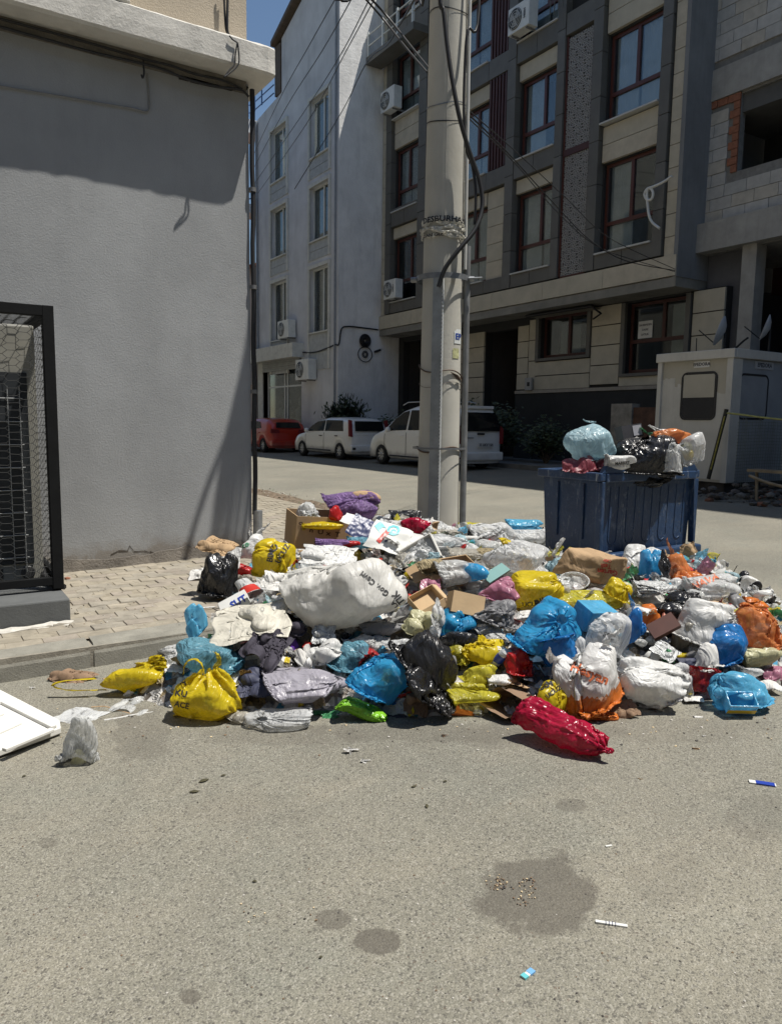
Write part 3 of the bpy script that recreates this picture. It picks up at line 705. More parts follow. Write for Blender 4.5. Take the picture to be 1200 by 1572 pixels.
# fins
FINS = [(12.98, 13.30), (15.24, 15.60), (16.66, 16.98), (18.74, 19.14), (21.98, 22.35), (23.55, 24.05), (25.9, 26.3)]
for k, (a, b_) in enumerate(FINS):
    boards(a, b_, 5.92, FTOP, CHS, FX-.02, FX+.24, None, 1.12)
# bands between floors for the middle bays
for (a, b_) in ((16.98, 18.74), (19.14, 21.98)):
    for (c, d) in ((5.92, 6.34), (9.22, 9.78), (12.62, 13.22), (16.0, 16.6)): boards(a, b_, c, d, CHS, FX, FX+.24, 1.1)
boards(15.60, 16.66, 12.62, 13.22, CHS, FX, FX+.24); boards(15.60, 16.66, 16.0, 16.6, CHS, FX, FX+.24)
boards(13.30, 15.24, 5.92, 6.34, CHS, FX, FX+.24, 1.0)
for (c, d) in ((8.78, 9.24), (9.24, 9.72)): boards(13.32, 15.22, c, d, BGS, XB, FX+.24)
for (c, d) in ((12.12, 12.62), (12.62, 13.2)): boards(13.32, 15.22, c, d, BGS, XB, FX+.24)
# D bay, far left
for (c, d) in ((5.92, 6.30), (9.22, 9.9)): boards(24.05, 25.9, c, d, CHS, FX, FX+.24, 1.0)
for (c, d) in ((12.15, 12.72), (12.72, 13.2)): boards(24.07, 25.88, c, d, BGS, XB, FX+.24)
boards(24.05, 25.9, 16.0, 16.6, CHS, FX, FX+.24, 1.0)
for (a, b_) in ((17.0, 18.72), (20.14, 21.96), (24.07, 25.88)):
    boards(a, b_, 8.78, 9.20, BGS, XB, FX+.24)
for (a, b_) in ((17.0, 18.72), (20.14, 21.96)):
    boards(a, b_, 12.12, 12.60, BGS, XB, FX+.24); boards(a, b_, 15.55, 15.98, BGS, XB, FX+.24)
# window cheeks and sills
for (a, b_) in BAYS:
    for (c, d) in Zs:
        win(a+.01, b_-.01, c+.01, d, curt=.95 if c > 9 else .85, split=rnd.choice([.42, .5, .55]))
        mb = MB(); mb.box((FX-.05, a-.02, c-.045), (FX+.45, b_+.02, c-.003)); mb.build('window_sill', mat('pale_sill', (.5, .5, .47), .6, .1, 4), ah)
# wooden slat strip beside bay C, boards on the floor below
for z0, z1 in ((9.8, 12.6), (13.24, 15.98)):
    for i in range(6):
        mb = MB(); y = 19.2+i*.15; mb.box((FX+.02, y, z0), (FX+.12, y+.085, z1)); mb.build('slat', SLT, ah)
boards(19.2, 20.1, 6.36, 9.18, BGS, XB, FX+.24, None, .55)
for z0, z1 in ((6.36, 9.2),):
    for i in range(4):
        mb = MB(); y = 23.0+i*.13; mb.box((FX+.02, y, z0), (FX+.12, y+.075, z1)); mb.build('slat', SLT, ah)
# beige boards at the right corner of the facade
boards(FY0+.005, 12.95, 5.8, FTOP, BGS, XB-.06, FX+.24, None, .56)
boards(26.32, FY1, 5.9, FTOP, BGS, XB-.06, FX+.24, None, .56)
# long beige band under the first floor
boards(FY0, FY1, 5.36, 5.88, BGS, FX-.03, FX+.24, 2.4, None, .01)
# lattice strips: eight pointed star pattern cut in pale metal
def lattice(y0, y1, z0, z1):
    mb = MB(); c = .33; X = FX+.08; t = .013
    ny = max(1, round((y1-y0)/c)); cy = (y1-y0)/ny; nz = round((z1-z0)/c); cz = (z1-z0)/nz
    def bar(p, q):
        d = Vector((0, q[0]-p[0], q[1]-p[1])); L = d.length
        if L < 1e-4: return
        d.normalize(); n = Vector((0, -d.z, d.y))*t; P = Vector((X, p[0], p[1])); Q = Vector((X, q[0], q[1])); e = Vector((.03, 0, 0))
        vs = [P-n, P+n, Q+n, Q-n, P-n+e, P+n+e, Q+n+e, Q-n+e]
        mb.add(vs, [(0, 1, 2, 3), (0, 3, 7, 4), (1, 5, 6, 2)])
    for i in range(ny):
        for j in range(nz):
            oy = y0+cy*(i+.5); oz = z0+cz*(j+.5); pts = []
            for k in range(16):
                a = k*math.pi/8; r = (.5 if k % 2 == 0 else .27)
                pts.append((oy+cy*r*math.cos(a), oz+cz*r*math.sin(a)))
            for k in range(16): bar(pts[k], pts[(k+1) % 16])
            for k in range(1, 16, 2):
                a = k*math.pi/8; q = (oy+cy*.13*math.cos(a), oz+cz*.13*math.sin(a)); bar(pts[k], q)
                q2 = (oy+cy*.13*math.cos(a+math.pi/4), oz+cz*.13*math.sin(a+math.pi/4)); bar(q, q2)
            for sy in (-1, 1):
                for sz in (-1, 1):
                    cnr = (oy+sy*cy*.5, oz+sz*cz*.5); ins = (oy+sy*cy*.34, oz+sz*cz*.34); bar(cnr, ins)
                    bar(ins, (oy+sy*cy*.5, oz+sz*cz*.2)); bar(ins, (oy+sy*cy*.2, oz+sz*cz*.5))
    return mb
LAT = mat('lattice_pale', (.36, .35, .33), .5, .1, 4)
for z0, z1 in ((5.95, 9.32), (9.5, 12.55)):
    o = lattice(15.66, 16.62, z0, z1).build('lattice_screen', LAT, ah); o['kind'] = 'stuff'
    fr = MB(); fr.box((FX+.05, 15.602, z0-.05), (FX+.2, 15.66, z1+.05)); fr.box((FX+.05, 16.60, z0-.05), (FX+.2, 16.658, z1+.05)); fr.build('lattice_frame', MAR, ah)
mb = MB(); mb.box((FX+.04, 15.602, 9.32), (FX+.2, 16.658, 9.5)); mb.build('lattice_divider', SLT, ah)
mb = MB(); mb.box((FX+.05, 15.602, 5.9), (FX+.2, 16.658, 5.95)); mb.build('lattice_divider', MAR, ah)
o = lattice(22.4, 23.5, 9.9, 15.9).build('lattice_screen', LAT, ah); o['kind'] = 'stuff'
# air conditioners on the sills, rail
ac_unit((FX-.42, 18.25, 13.3), 0, .92, .75, .36, 'air conditioner with vertical lettering on the high ledge right of the pole', None, 'NISIH')
ac_unit((FX-.30, 25.45, 6.42), 0, .85, .72, .34, 'air conditioner in the lowest window left of the pole', None, 'HISEN')
ac_unit((FX-.42, 25.6, 13.42), 0, .95, .78, .36, 'air conditioner on the beige spandrel of the upper far window')
rl = empty('window_railing', (FX-.3, 16.9, 13.3), 'dark railing with cables beside the highest air conditioner', 'railing')
mb = MB()
for k in range(8): mb.tube([(FX-.3, 15.9+.16*k, 13.25), (FX-.3, 15.9+.16*k, 14.2)], .015, 5)
mb.tube([(FX-.3, 15.8, 14.2), (FX-.3, 17.2, 14.2)], .02, 5); mb.build('rail', CH, rl)
# upper left balcony
mb = MB(); mb.box((FX-.75, 23.4, 15.35), (FX-.05, FY1, 15.6)); mb.build('balcony_slab', CH, ah)
for z in (15.9, 16.3): mb = MB(); mb.tube([(FX-.7, 23.4, z+.1), (FX-.7, FY1, z+.1)], .03, 6); mb.build('balcony_rail', WFR, ah)
for y in (23.5, 24.5, 25.5, 26.55): mb = MB(); mb.box((FX-.74, y-.04, 15.6), (FX-.66, y+.04, 16.5)); mb.build('balcony_post', WFR, ah)
# ---- ground floor, set back
GX = 17.2
Hg = [(12.8, 14.78, 3.08, 5.05), (16.2, 18.25, 3.72, 5.05), (19.30, 21.0, .3, 4.8), (22.4, 26.3, .3, 4.9)]
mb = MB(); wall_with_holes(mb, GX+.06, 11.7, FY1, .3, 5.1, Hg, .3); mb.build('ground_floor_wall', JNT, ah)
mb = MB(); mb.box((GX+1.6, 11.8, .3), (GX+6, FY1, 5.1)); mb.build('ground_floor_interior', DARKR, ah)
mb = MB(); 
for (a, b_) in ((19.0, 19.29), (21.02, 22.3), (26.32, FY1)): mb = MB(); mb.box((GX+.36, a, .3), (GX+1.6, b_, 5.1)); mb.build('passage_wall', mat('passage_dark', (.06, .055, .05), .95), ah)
def gb(y0, y1, z0, z1, step_z=.58, step_y=None, ms=None): boards(y0, y1, z0, z1, ms or BGS, GX, GX+.062, step_y, step_z, .03)
gb(14.95, 16.05, 2.8, 5.08); gb(11.7, 12.62, 2.8, 5.08); gb(12.62, 14.95, 2.72, 3.0, None); gb(16.05, 18.6, 2.72, 3.62, .45, 2.6)
gb(18.75, 19.29, 2.75, 4.85); gb(21.02, 22.38, 2.2, 4.85); gb(18.4, 18.74, 3.0, 5.0, .7)
PLN = mat('plinth_dark', (.025, .026, .025), .85, .2, 2, .4, .01, 20, grime=.3)
mb = MB(); mb.box((GX-.03, 11.7, .2), (GX+.062, 19.29, 2.70)); mb.box((GX-.03, 21.02, .2), (GX+.062, 22.38, 2.18)); mb.build('plinth', PLN, ah)
mb = MB(); mb.box((GX-.06, 11.7, 2.62), (GX-.031, 19.29, 2.72)); mb.build('plinth_trim', mat('trim_beige', (.32, .29, .24), .8, .2, 4), ah)
for (y0, y1, z0, z1) in ((12.8, 14.78, 3.08, 5.05), (16.2, 18.25, 3.72, 5.05)):
    mb = MB(); t = .14
    mb.box((GX-.05, y0-t, z0-t*.6), (GX+.1, y0, z1)); mb.box((GX-.05, y1, z0-t*.6), (GX+.1, y1+t, z1)); mb.box((GX-.05, y0, z0-t*.6), (GX+.1, y1, z0)); mb.build('window_surround', CH, ah)
w1 = win(12.82, 14.76, 3.1, 5.03, GX+.2, .42, .45, 0, SLT); w2 = win(16.22, 18.23, 3.74, 5.03, GX+.2, .45, 0, 0, SLT)
mb = MB(); mb.box((GX+.45, 12.95, 3.2), (GX+.47, 13.55, 4.9)); mb.box((GX+.45, 16.9, 3.8), (GX+.47, 17.25, 4.8)); mb.box((GX+.45, 17.5, 3.8), (GX+.47, 17.75, 4.8)); mb.build('blind', mat('blind_pale', (.42, .42, .40), .8), ah)
pp_ = MB(); pp_.box((GX+.21, 14.02, 4.05), (GX+.225, 14.5, 4.52)); po = pp_.build('paper_notice', mat('paper', (.62, .62, .6), .7), None, 0, [GX+.2, 14.26, 4.28]); tag(po, 'white paper notice taped inside the dark ground floor window', 'notice')
for i, t_ in enumerate(('SAHIBINDEN', 'DAIRE', 'SATILIK')): text_obj(t_, 'lettering', po, Vector((GX+.208, 14.26, 4.41-.13*i)), (0, -1, 0), (-1, 0, 0), .075, mat('ink_dark', (.04, .04, .05), .6))
# meter boxes, awning arm, lamps
def simple(name, a, b_, mtl, label, cat, bev=.01, group=None):
    mb = MB(); mb.box(a, b_); c = [(a[i]+b_[i])/2 for i in range(3)]; o = mb.build(name, mtl, None, bev, c); return tag(o, label, cat, group)
mbx = empty('meter_box', (GX-.12, 18.55, 2.95), 'small pale meter box on the beige boards left of the ground floor windows', 'meter box')
mb = MB(); mb.box((GX-.14, 18.42, 2.72), (GX-.061, 18.72, 3.12)); mb.build('box', mat('meter_pale', (.33, .33, .31), .6), mbx, .01)
mb = MB(); mb.box((GX-.15, 18.49, 2.85), (GX-.14, 18.6, 2.98)); mb.build('dial', JNT, mbx)
mbx = empty('meter_box', (GX-.1, 12.9, 1.9), 'little white socket box on the dark plinth left of the cabin', 'meter box')
mb = MB(); mb.box((GX-.1, 12.85, 1.95), (GX-.031, 13.1, 2.15)); mb.build('box', mat('meter_white', (.5, .5, .5), .6), mbx, .01)
mb = MB(); mb.box((GX-.09, 12.87, 1.85), (GX-.04, 13.06, 1.94)); mb.build('lower_part', JNT, mbx)
aw = empty('folded_awning', (GX-.4, 17, 5.05), 'folded awning arm under the soffit above the left ground floor window', 'awning')
mb = MB(); mb.tube([(GX-.5, 15.6, 5.02), (GX-.55, 18.3, 5.02)], .05, 8); mb.tube([(GX-.52, 15.62, 5.02), (GX-.45, 15.3, 4.78), (GX-.1, 15.9, 4.72)], .03, 6); mb.build('arm', CAB, aw)
mb = MB(); mb.box((GX-.5, 15.7, 4.98), (GX-.05, 18.2, 5.0)); mb.build('fabric', mat('awning_cloth', (.2, .18, .14), .9, .2, 3), aw)
# white corrugated hose curling at bay A
px_tube('hose', [onX(u, v, FX-.18) for u, v in [(1031, 270), (1018, 279), (1003, 286), (993, 290), (989, 298), (993, 306), (1000, 305), (1002, 295), (997, 288), (993, 296), (995, 325), (1000, 340), (1012, 350)]], .035, 'white hose curling out of the facade beside the lowest right window', 'hose', mat('hose_white', (.6, .6, .56), .5, .1, 5))
# rubble wall stub left of the cabin
rs = empty('gate_post', onX(958, 640, 15.6), 'pale weathered gate post standing left of the white cabin', 'post'); p0 = onX(940, 620, 15.6); p1 = onX(972, 660, 15.6)
mb = MB(); mb.box((15.5, p1[1], .4), (15.8, p0[1]-.05, p0[2])); mb.build('post', mat('old_plaster', (.27, .25, .21), .95, .3, 4, .7, .02, 20, grime=.6), rs)
mb = MB(); mb.box((15.55, p1[1]-1.2, .4), (15.7, p1[1]-.01, p0[2]-.1)); mb.build('panel', mat('rust_panel', (.10, .05, .03), .8, .4, 4), rs)

# ================================================================== UNFINISHED BLOCK BUILDING (far right)
AX = 17.3
ub = empty('unfinished_building', (AX, 8, .4), 'unfinished building of grey aerated blocks with red brick edged opening', 'building')
AAC = [mat('aerated_block_%d' % i, c, .95, .12, 6, .6, .006, 70, grime=.2) for i, c in enumerate([(.42, .41, .38), (.45, .44, .41), (.38, .38, .36), (.44, .41, .35)])]
MORT = mat('block_mortar', (.20, .195, .18), .98, .2, 8)
CONC = mat('raw_concrete', (.34, .33, .30), .92, .15, 2.5, .6, .012, 14, grime=.3, streak=.25)
BRK = mat('red_brick', (.28, .115, .065), .9, .25, 12, .5, .01, 40, grime=.3)
hole = (4.0, 11.70, 7.82, 9.62)
mb = MB(); wall_with_holes(mb, AX+.03, 3.0, 12.62, 5.96, 21.6, [hole], .2); mb.build('wall_core', MORT, ub)
blk = {}
def block(y0, y1, z0, z1, ms=AAC, name='block', d0=0):
    ms = ms if isinstance(ms, list) else [ms]
    key = (round(y1-y0, 3), round(z1-z0, 3), id(ms)); 
    if key not in blk:
        mb = MB(); mb.box((0, 0, 0), (.05, y1-y0, z1-z0))
        blk[key] = []
        for mt_ in ms:
            me = bpy.data.meshes.new(name); me.from_pydata(mb.v, [], mb.f); me.materials.append(mt_); blk[key].append(me)
    o = bpy.data.objects.new(name, rnd.choice(blk[key])); COL.objects.link(o); o.parent = ub; o.location = (AX-.01+rnd.uniform(-.006, .006)-AX+d0, y0-8, z0-.4)
nb = 0; far_ = MB()
for j in range(52):
    z0 = 6.7+.30*j; z1 = z0+.285
    if z0 > 21.3: break
    if 9.62 <= z0 < 10.5 or 9.6 < z1 < 10.4: continue
    y = 12.60
    first = .22 if j % 2 else .6
    while y > 3.2:
        L = first if y == 12.60 else .6
        y0 = y-L
        c = z0
        if c < hole[3] and z1 > hole[2] and y0 < hole[1]+.28:
            if y > hole[1]+.28+.08: block(max(y0, hole[1]+.28), y-.012, z0, z1)
            break
        if y0 < 9.0 or z0 > 13.4: far_.box((AX-.01, y0, z0), (AX+.04, y-.012, z1))
        else: block(y0, y-.012, z0, z1)
        y = y0
o = far_.build('block', AAC[0], ub); o['kind'] = 'stuff'; o['label'] = 'grey aerated blocks of the upper and right courses'
# courses right of the opening bottom are covered above; brick jamb and lintel course
z = hole[2]; k = 0
while z < hole[3]-.1:
    w__ = .26 if k % 2 else .16; block(hole[1], hole[1]+w__, z, z+.17, [BRK], 'brick', -.005); z += .185; k += 1
y = 12.60; 
while y > hole[1]+.3: block(y-.27, y-.012, 9.50, 9.66, [BRK], 'brick', -.005); y -= .28
mb = MB(); mb.box((AX-.05, 3, 9.67), (AX+.5, 12.62, 10.40)); mb.build('concrete_beam', CONC, ub)
mb = MB(); mb.box((AX-.30, 3, 5.98), (AX+6, 12.66, 6.68)); mb.build('concrete_slab', CONC, ub)
mb = MB(); mb.box((AX+.1, 3, 9.2), (AX+6, 12.4, 9.66)); mb.build('inner_ceiling', mat('raw_dark', (.1, .1, .095), .95), ub)
mb = MB(); mb.box((AX+2.2, 3, 6.7), (AX+2.4, 12.4, 9.6)); mb.build('inner_wall', mat('raw_darker', (.05, .05, .048), .95), ub)
mb = MB(); mb.box((AX+.6, 10.2, 6.7), (AX+.9, 10.5, 9.2)); mb.build('inner_column', CONC, ub)
mb = MB(); mb.box((AX-.1, 10.95, .3), (AX+.3, 11.32, 5.98)); mb.build('concrete_column', CONC, ub)
mb = MB(); mb.box((AX-.1, 7.0, .3), (AX+.3, 7.4, 5.98)); mb.build('concrete_column', CONC, ub)
mb = MB(); mb.box((AX+.2, 11.35, .3), (AX+.6, 12.45, 5.98)); mb.build('dark_grey_column', mat('column_dark', (.10, .10, .105), .9, .15, 2), ub)  # dark grey column set back beside the concrete one
mb = MB(); mb.box((AX+3, 3, .3), (AX+3.2, 12.4, 5.98)); mb.build('rear_wall', mat('rear_brick_dark', (.075, .03, .022), .95, .3, 3), ub)
mb = MB(); mb.box((AX-.1, -14, 21.6), (AX+6, 12.4, 22.1)); mb.build('roof_slab', CONC, ub)

mb = MB(); mb.box((AX, -14, 0), (AX+6, 3.0, 21.6)); mb.build('side_wing', CONC, ub)
# ================================================================== WHITE SITE CABIN
cb = empty('site_cabin', (12.9, 8.5, .5), 'white steel site cabin with rounded rubber framed windows beside the block building', 'cabin')
CW = mat('cabin_white', (.52, .51, .47), .5, .08, 2, .15, .01, 8, grime=.25, streak=.2)
CW2 = mat('cabin_panel', (.40, .375, .31), .55, .1, 1.5, .15, .01, 8, grime=.2)
CG = mat('cabin_grey', (.27, .29, .31), .55, .1, 2, .15, .01, 8, grime=.3)
X0, Y0 = 12.9, 8.52
z0, z1 = .55, 3.06; Y1 = 10.20; X1 = 16.2
cm = MB(); cm.box((X0+.05, Y0+.05, z0), (X1, Y1, z1-.03)); cm.build('body', CW2, cb)
fr = MB()
t = .10
fr.box((X0, Y0, z0), (X0+.06, Y0+t*1.3, z1)); fr.box((X0, Y1-t, z0), (X0+.06, Y1, z1)); fr.box((X0-.03, Y0-.03, z1-.17), (X0+.06, Y1+.03, z1))
fr.box((X0+.062, Y0, z0), (X0+.3, Y0+.048, z1-.171)); fr.box((X0+.062, Y0-.03, z1-.17), (X1, Y0+.048, z1)); fr.box((14.75, Y0, z0), (15.0, Y0+.048, z1-.171))
fr.build('corner_frame', CW, cb, .01)
def round_rect(y0, y1, za, zb, r, n=5):
    pts = []
    for cx_, cz_, a0 in ((y1-r, zb-r, 0), (y0+r, zb-r, math.pi/2), (y0+r, za+r, math.pi), (y1-r, za+r, 1.5*math.pi)):
        for k in range(n+1): a = a0+math.pi/2*k/n; pts.append((cx_+r*math.cos(a), cz_+r*math.sin(a)))
    return pts
# lower white repainted patch + windows, on the street side (faces -X)
pa = onX(1045, 572, X0); pb = onX(1095, 645, X0)
ya, yb, za, zb = pb[1], pa[1], pb[2], pa[2]
pts = round_rect(ya, yb, za, zb, .12); pin = round_rect(ya+.035, yb-.035, za+.035, zb-.035, .09)
w_ = MB(); n = len(pts)
w_.add([(X0+.03, y, z) for y, z in pts]+[(X0+.03, y, z) for y, z in pin]+[(X0+.06, y, z) for y, z in pts], [(i, (i+1) % n, n+(i+1) % n, n+i) for i in range(n)]+[(i, (i+1) % n, 2*n+(i+1) % n, 2*n+i) for i in range(n)])
w_ = w_.build('window', RUB, cb); q = MB(); q.add([(X0+.037, y, z) for y, z in pin], [tuple(range(n))]); q.build('pane', glassy('cabin_glass', (.02, .02, .022), .08), w_)
q = MB(); zs = za+(zb-za)*.47; q.box((X0+.031, ya+.05, zs), (X0+.036, yb-.05, zb-.05)); q.build('blind', CW2, w_)
pa = onY(1138, 572, Y0); pb = onY(1178, 645, Y0)
xa, xb, za, zb = pa[0], pb[0], pb[2], pa[2]; pts = round_rect(xa, xb, za, zb, .14); pin = round_rect(xa+.04, xb-.04, za+.04, zb-.04, .1)
w_ = MB(); w_.add([(x, Y0+.03, z) for x, z in pts]+[(x, Y0+.03, z) for x, z in pin]+[(x, Y0+.06, z) for x, z in pts], [(i, (i+1) % n, n+(i+1) % n, n+i) for i in range(n)]+[(i, (i+1) % n, 2*n+(i+1) % n, 2*n+i) for i in range(n)])
w_ = w_.build('window', RUB, cb); q = MB(); q.add([(x, Y0+.04, z) for x, z in pin], [tuple(range(n))]); q.build('pane', glassy('cabin_glass'), w_)
sd_ = MB(); sd_.box((X0+.31, Y0+.035, z0), (14.74, Y0+.049, z1-.18)); sd_.build('side_panel', CG, cb)
# repainted lower half with ragged top
rp = MB(); yy = [Y0+.14+i*.06 for i in range(25)]; yy = [y for y in yy if y < Y1-.12]; prev = None
for i, y in enumerate(yy):
    e = (2.55 if y > 9.75 else (2.25 if y < 9.0 else 2.42))+rnd.uniform(-.03, .03); rp.add([(X0+.046, y, z0+.05), (X0+.046, y+.06, z0+.05), (X0+.046, y+.06, e), (X0+.046, y, e)], [(0, 1, 2, 3)])
rp.build('repainted_patch', CW, cb)
for (yy_, lab) in ((9.35, 0),):
    q = MB(); p = onX(1075, 559, X0); q.box((X0+.035, p[1]-.17, p[2]-.06), (X0+.048, p[1]+.17, p[2]+.06)); sgn = q.build('name_plate', mat('paper', (.62, .62, .6)), cb)
    text_obj('EFEDORA', 'lettering', cb, Vector((X0+.033, p[1], p[2])), (0, -1, 0), (-1, 0, 0), .085, mat('ink_dark', (.04, .04, .05), .6))
p = onY(1175, 561, Y0); q = MB(); q.box((p[0]-.3, Y0+.02, p[2]-.07), (p[0]+.3, Y0+.034, p[2]+.07)); q.build('name_plate', mat('plate_grey', (.4, .41, .42), .6), cb)
text_obj('EFEDORA', 'lettering', cb, Vector((p[0], Y0+.018, p[2])), (1, 0, 0), (0, -1, 0), .11, mat('ink_dark', (.04, .04, .05), .6))
bb = MB(); bb.box((X0+.1, Y0+.1, .3), (X0+.4, Y0+.5, z0)); bb.box((X0+.1, Y1-.5, .3), (X0+.4, Y1-.2, z0)); bb.box((15, Y0+.1, .3), (15.4, Y0+.5, z0)); bb.box((X0+.15, Y0+.12, .3), (16, Y1-.1, z0-.002)); bb.build('support', mat('support_dark', (.05, .045, .04), .95), cb)
# satellite dishes on the cabin roof
def dish(p, r, label, rz):
    e = empty('satellite_dish', p, label, 'satellite dish', 'satellite dishes above the cabin'); M_ = Matrix.Translation(p) @ Matrix.Rotation(rz, 4, 'Z') @ Matrix.Rotation(math.radians(72), 4, 'Y')
    mb = MB(); mb.lathe([(.001, 0), (r*.5, .03), (r, .11), (r, .125), (r*.5, .045), (.001, .015)], 20, 0, M_); mb.build('reflector', mat('dish_grey', (.4, .41, .42), .5, .1, 4), e)
    mb = MB(); mb.tube([tuple(p), (p[0], p[1], p[2]-.45)], .025, 6); mb.tube([M_ @ Vector((r*.9, 0, .1)), M_ @ Vector((r*.3, 0, .5))], .012, 5); mb.build('arm', CAB, e); return e
pd = onX(1113, 510, 14.0); dish(Vector(pd), .30, 'satellite dish seen edge-on behind the left roof corner of the cabin', math.radians(118))
px_tube('bracket_arm', [onX(u, v, 13.4) for u, v in [(1128, 535), (1140, 524), (1148, 518)]], .02, 'thin metal arm sticking up from the cabin roof corner', 'bracket')
pd = onX(1182, 505, 15.4); dish(Vector(pd), .28, 'dark satellite dish right above the cabin roof', math.radians(126))
px_tube('antenna_rod', [onX(1068, 547, 13.2), onX(1069, 519, 13.2)], .01, 'thin rod standing on the cabin roof edge', 'rod')
# leaning pole, tape, netting, rubble
lp = empty('leaning_post', onG(1090, 736), 'black and yellow striped post leaning on the cabin corner', 'post')
a = np.array(onX(1087, 735, 12.7)); b_ = np.array(onX(1115, 628, 12.75)); mb = MB(); mb.tube([a, b_], .038, 8); mb.build('shaft', mat('post_black', (.03, .028, .02), .7, .3, 8), lp)
mb = MB(); mb.tube([a*.86+b_*.14+np.array([-.03, -.02, 0]), a*.1+b_*.9+np.array([-.03, -.02, 0])], .014, 6); mb.build('stripe', mat('post_yellow', (.30, .26, .05), .6, .4, 12), lp)
px_tube('barrier_tape', [onX(u, v, 12.6) for u, v in [(1116, 634), (1135, 636), (1165, 640), (1210, 645)]], .018, 'faded yellow tape strung from the leaning post across the cabin', 'tape', mat('tape_yellow', (.30, .30, .10), .6, .3, 9))
px_tube('barrier_tape', [onX(u, v, 12.4) for u, v in [(1150, 730), (1175, 740), (1205, 748)]], .03, 'long pale plank edge lying on the rubble heap by the cabin', 'plank', mat('plank_pale', (.25, .2, .13), .8, .3, 5))
nm = MB()
for i in range(26):
    x = 12.75+.07*i; nm.tube([(x, 8.25, .5), (x+.05*math.sin(i), 8.22, 1.75+.04*math.sin(i*.9))], .004, 3)
for j in range(20): nm.tube([(12.75, 8.25, .55+.06*j), (13.6, 8.2, .55+.06*j+.02), (14.55, 8.25, .55+.06*j)], .004, 3)
o = nm.build('safety_net', mat('net_green', (.17, .18, .14), .8, .2, 9), None, 0, [13, 8.25, .5]); tag(o, 'torn green safety netting hanging in front of the cabin side', 'netting')
def rock(mb, c, s, seed, mi=0, fl=.6):
    rr = random.Random(seed); bm_ = bmesh.new(); bmesh.ops.create_icosphere(bm_, subdivisions=1, radius=1)
    vs = [(c[0]+v.co.x*s*rr.uniform(.7, 1.3), c[1]+v.co.y*s*rr.uniform(.7, 1.3), c[2]+v.co.z*s*fl*rr.uniform(.7, 1.2)) for v in bm_.verts]
    mb.add(vs, [tuple(q.index for q in f.verts) for f in bm_.faces], mi); bm_.free()
rb = MB()
for k in range(700):
    x = rnd.uniform(12.0, 15.5); y = rnd.uniform(4.5, 9.6); hh = max(0, 1-abs(x-12.9)/1.2)*.28
    if x > X0-.1 and y > Y0-.1: y = rnd.uniform(4.6, 8.3)
    rock(rb, (x, y, G(x)+rnd.uniform(0, hh+.03)), rnd.uniform(.02, .10), k, rnd.choice([0, 1, 1, 2]))
o = rb.build('rubble', [mat('rubble_grey', (.15, .145, .13), .95, .3, 9, .6, .01, 40), mat('rubble_dark', (.10, .09, .08), .95, .3, 9), mat('rubble_red', (.22, .10, .06), .95, .3, 9)]); o['kind'] = 'stuff'
for i, (u, v, s) in enumerate([(1146, 758, .34), (1172, 768, .26), (1118, 752, .22), (1188, 752, .30)]):
    p = onZ(u, v, .36); mb = MB(); M_ = Matrix.Rotation(rnd.uniform(0, 3), 4, 'Z') @ Matrix.Rotation(rnd.uniform(-.2, .2), 4, 'X')
    mb.box((-s, -s*.5, -.1), (s, s*.5, s*.5), 0, M_); o = mb.build('concrete_lump', mat('rubble_grey', (.15, .145, .13)), None, .02, [p[0], p[1], G(p[0])+.12])
    tag(o, ['grey concrete lump right of the blue container, nearest the sunlit road', 'low concrete lump in front of the plank trestle', 'small concrete lump just right of the container corner', 'concrete lump at the right picture edge by the rubble'][i], 'concrete lump', 'concrete lumps in the rubble')
tr = empty('trestle', onG(1180, 770), 'rough wooden trestle standing in the rubble at the far right', 'trestle'); c = onG(1186, 772); mb = MB()
mb.box((c[0]-.05, c[1]-1.1, G(c[0])+.52), (c[0]+.25, c[1]+.5, G(c[0])+.57)); mb.build('plank', mat('plank_pale', (.25, .2, .13)), tr)
for dy in (-.7, .3):
    mb = MB(); mb.tube([(c[0], c[1]+dy, G(c[0])), (c[0]+.1, c[1]+dy+.1, G(c[0])+.53)], .03, 5); mb.build('leg', mat('plank_pale', (.25, .2, .13)), tr)
# pavement in front of the apartment house
sp = MB(); sp.box((14.45, 9.9, .2), (17.3, 26.7, G(14.45)+.14)); sp.box((14.3, 26.7, .2), (14.9, 44, G(14.45)+.14)); struct('pavement', sp, mat('pavement_grey', (.15, .145, .13), .9, .2, 4, .5, .01, 30, grime=.4))
# ================================================================== CARS
TYRE = mat('tyre', (.02, .02, .02), .85, .2, 12)
ALLOY = mat('alloy', (.42, .43, .44), .35, .1, 9, metal=.7)
CGL = glassy('car_glass', (.010, .012, .013), .04)
CBLK = mat('car_black_trim', (.02, .02, .02), .5, .1, 9)
def carpaint(name, col, rough=.28):
    if name in MATS: return MATS[name]
    mt, nt, b, out = _new(name); co = worldpos(nt)
    sep = nt.nodes.new('ShaderNodeSeparateXYZ'); nt.links.new(co, sep.inputs[0])
    d = mth(nt, 'ADD', sep.outputs[2], mth(nt, 'MULTIPLY', noise(nt, co, 4, 4), .5))
    cc = mixc(nt, ramp(nt, d, [(0.70, 0.5), (1.15, 0.0)]), tuple(col), (.22, .19, .15))
    nt.links.new(cc, b.inputs['Base Color']); b.inputs['Roughness'].default_value = rough
    b.inputs['Coat Weight'].default_value = .6; b.inputs['Coat Roughness'].default_value = .12
    MATS[name] = mt; return mt
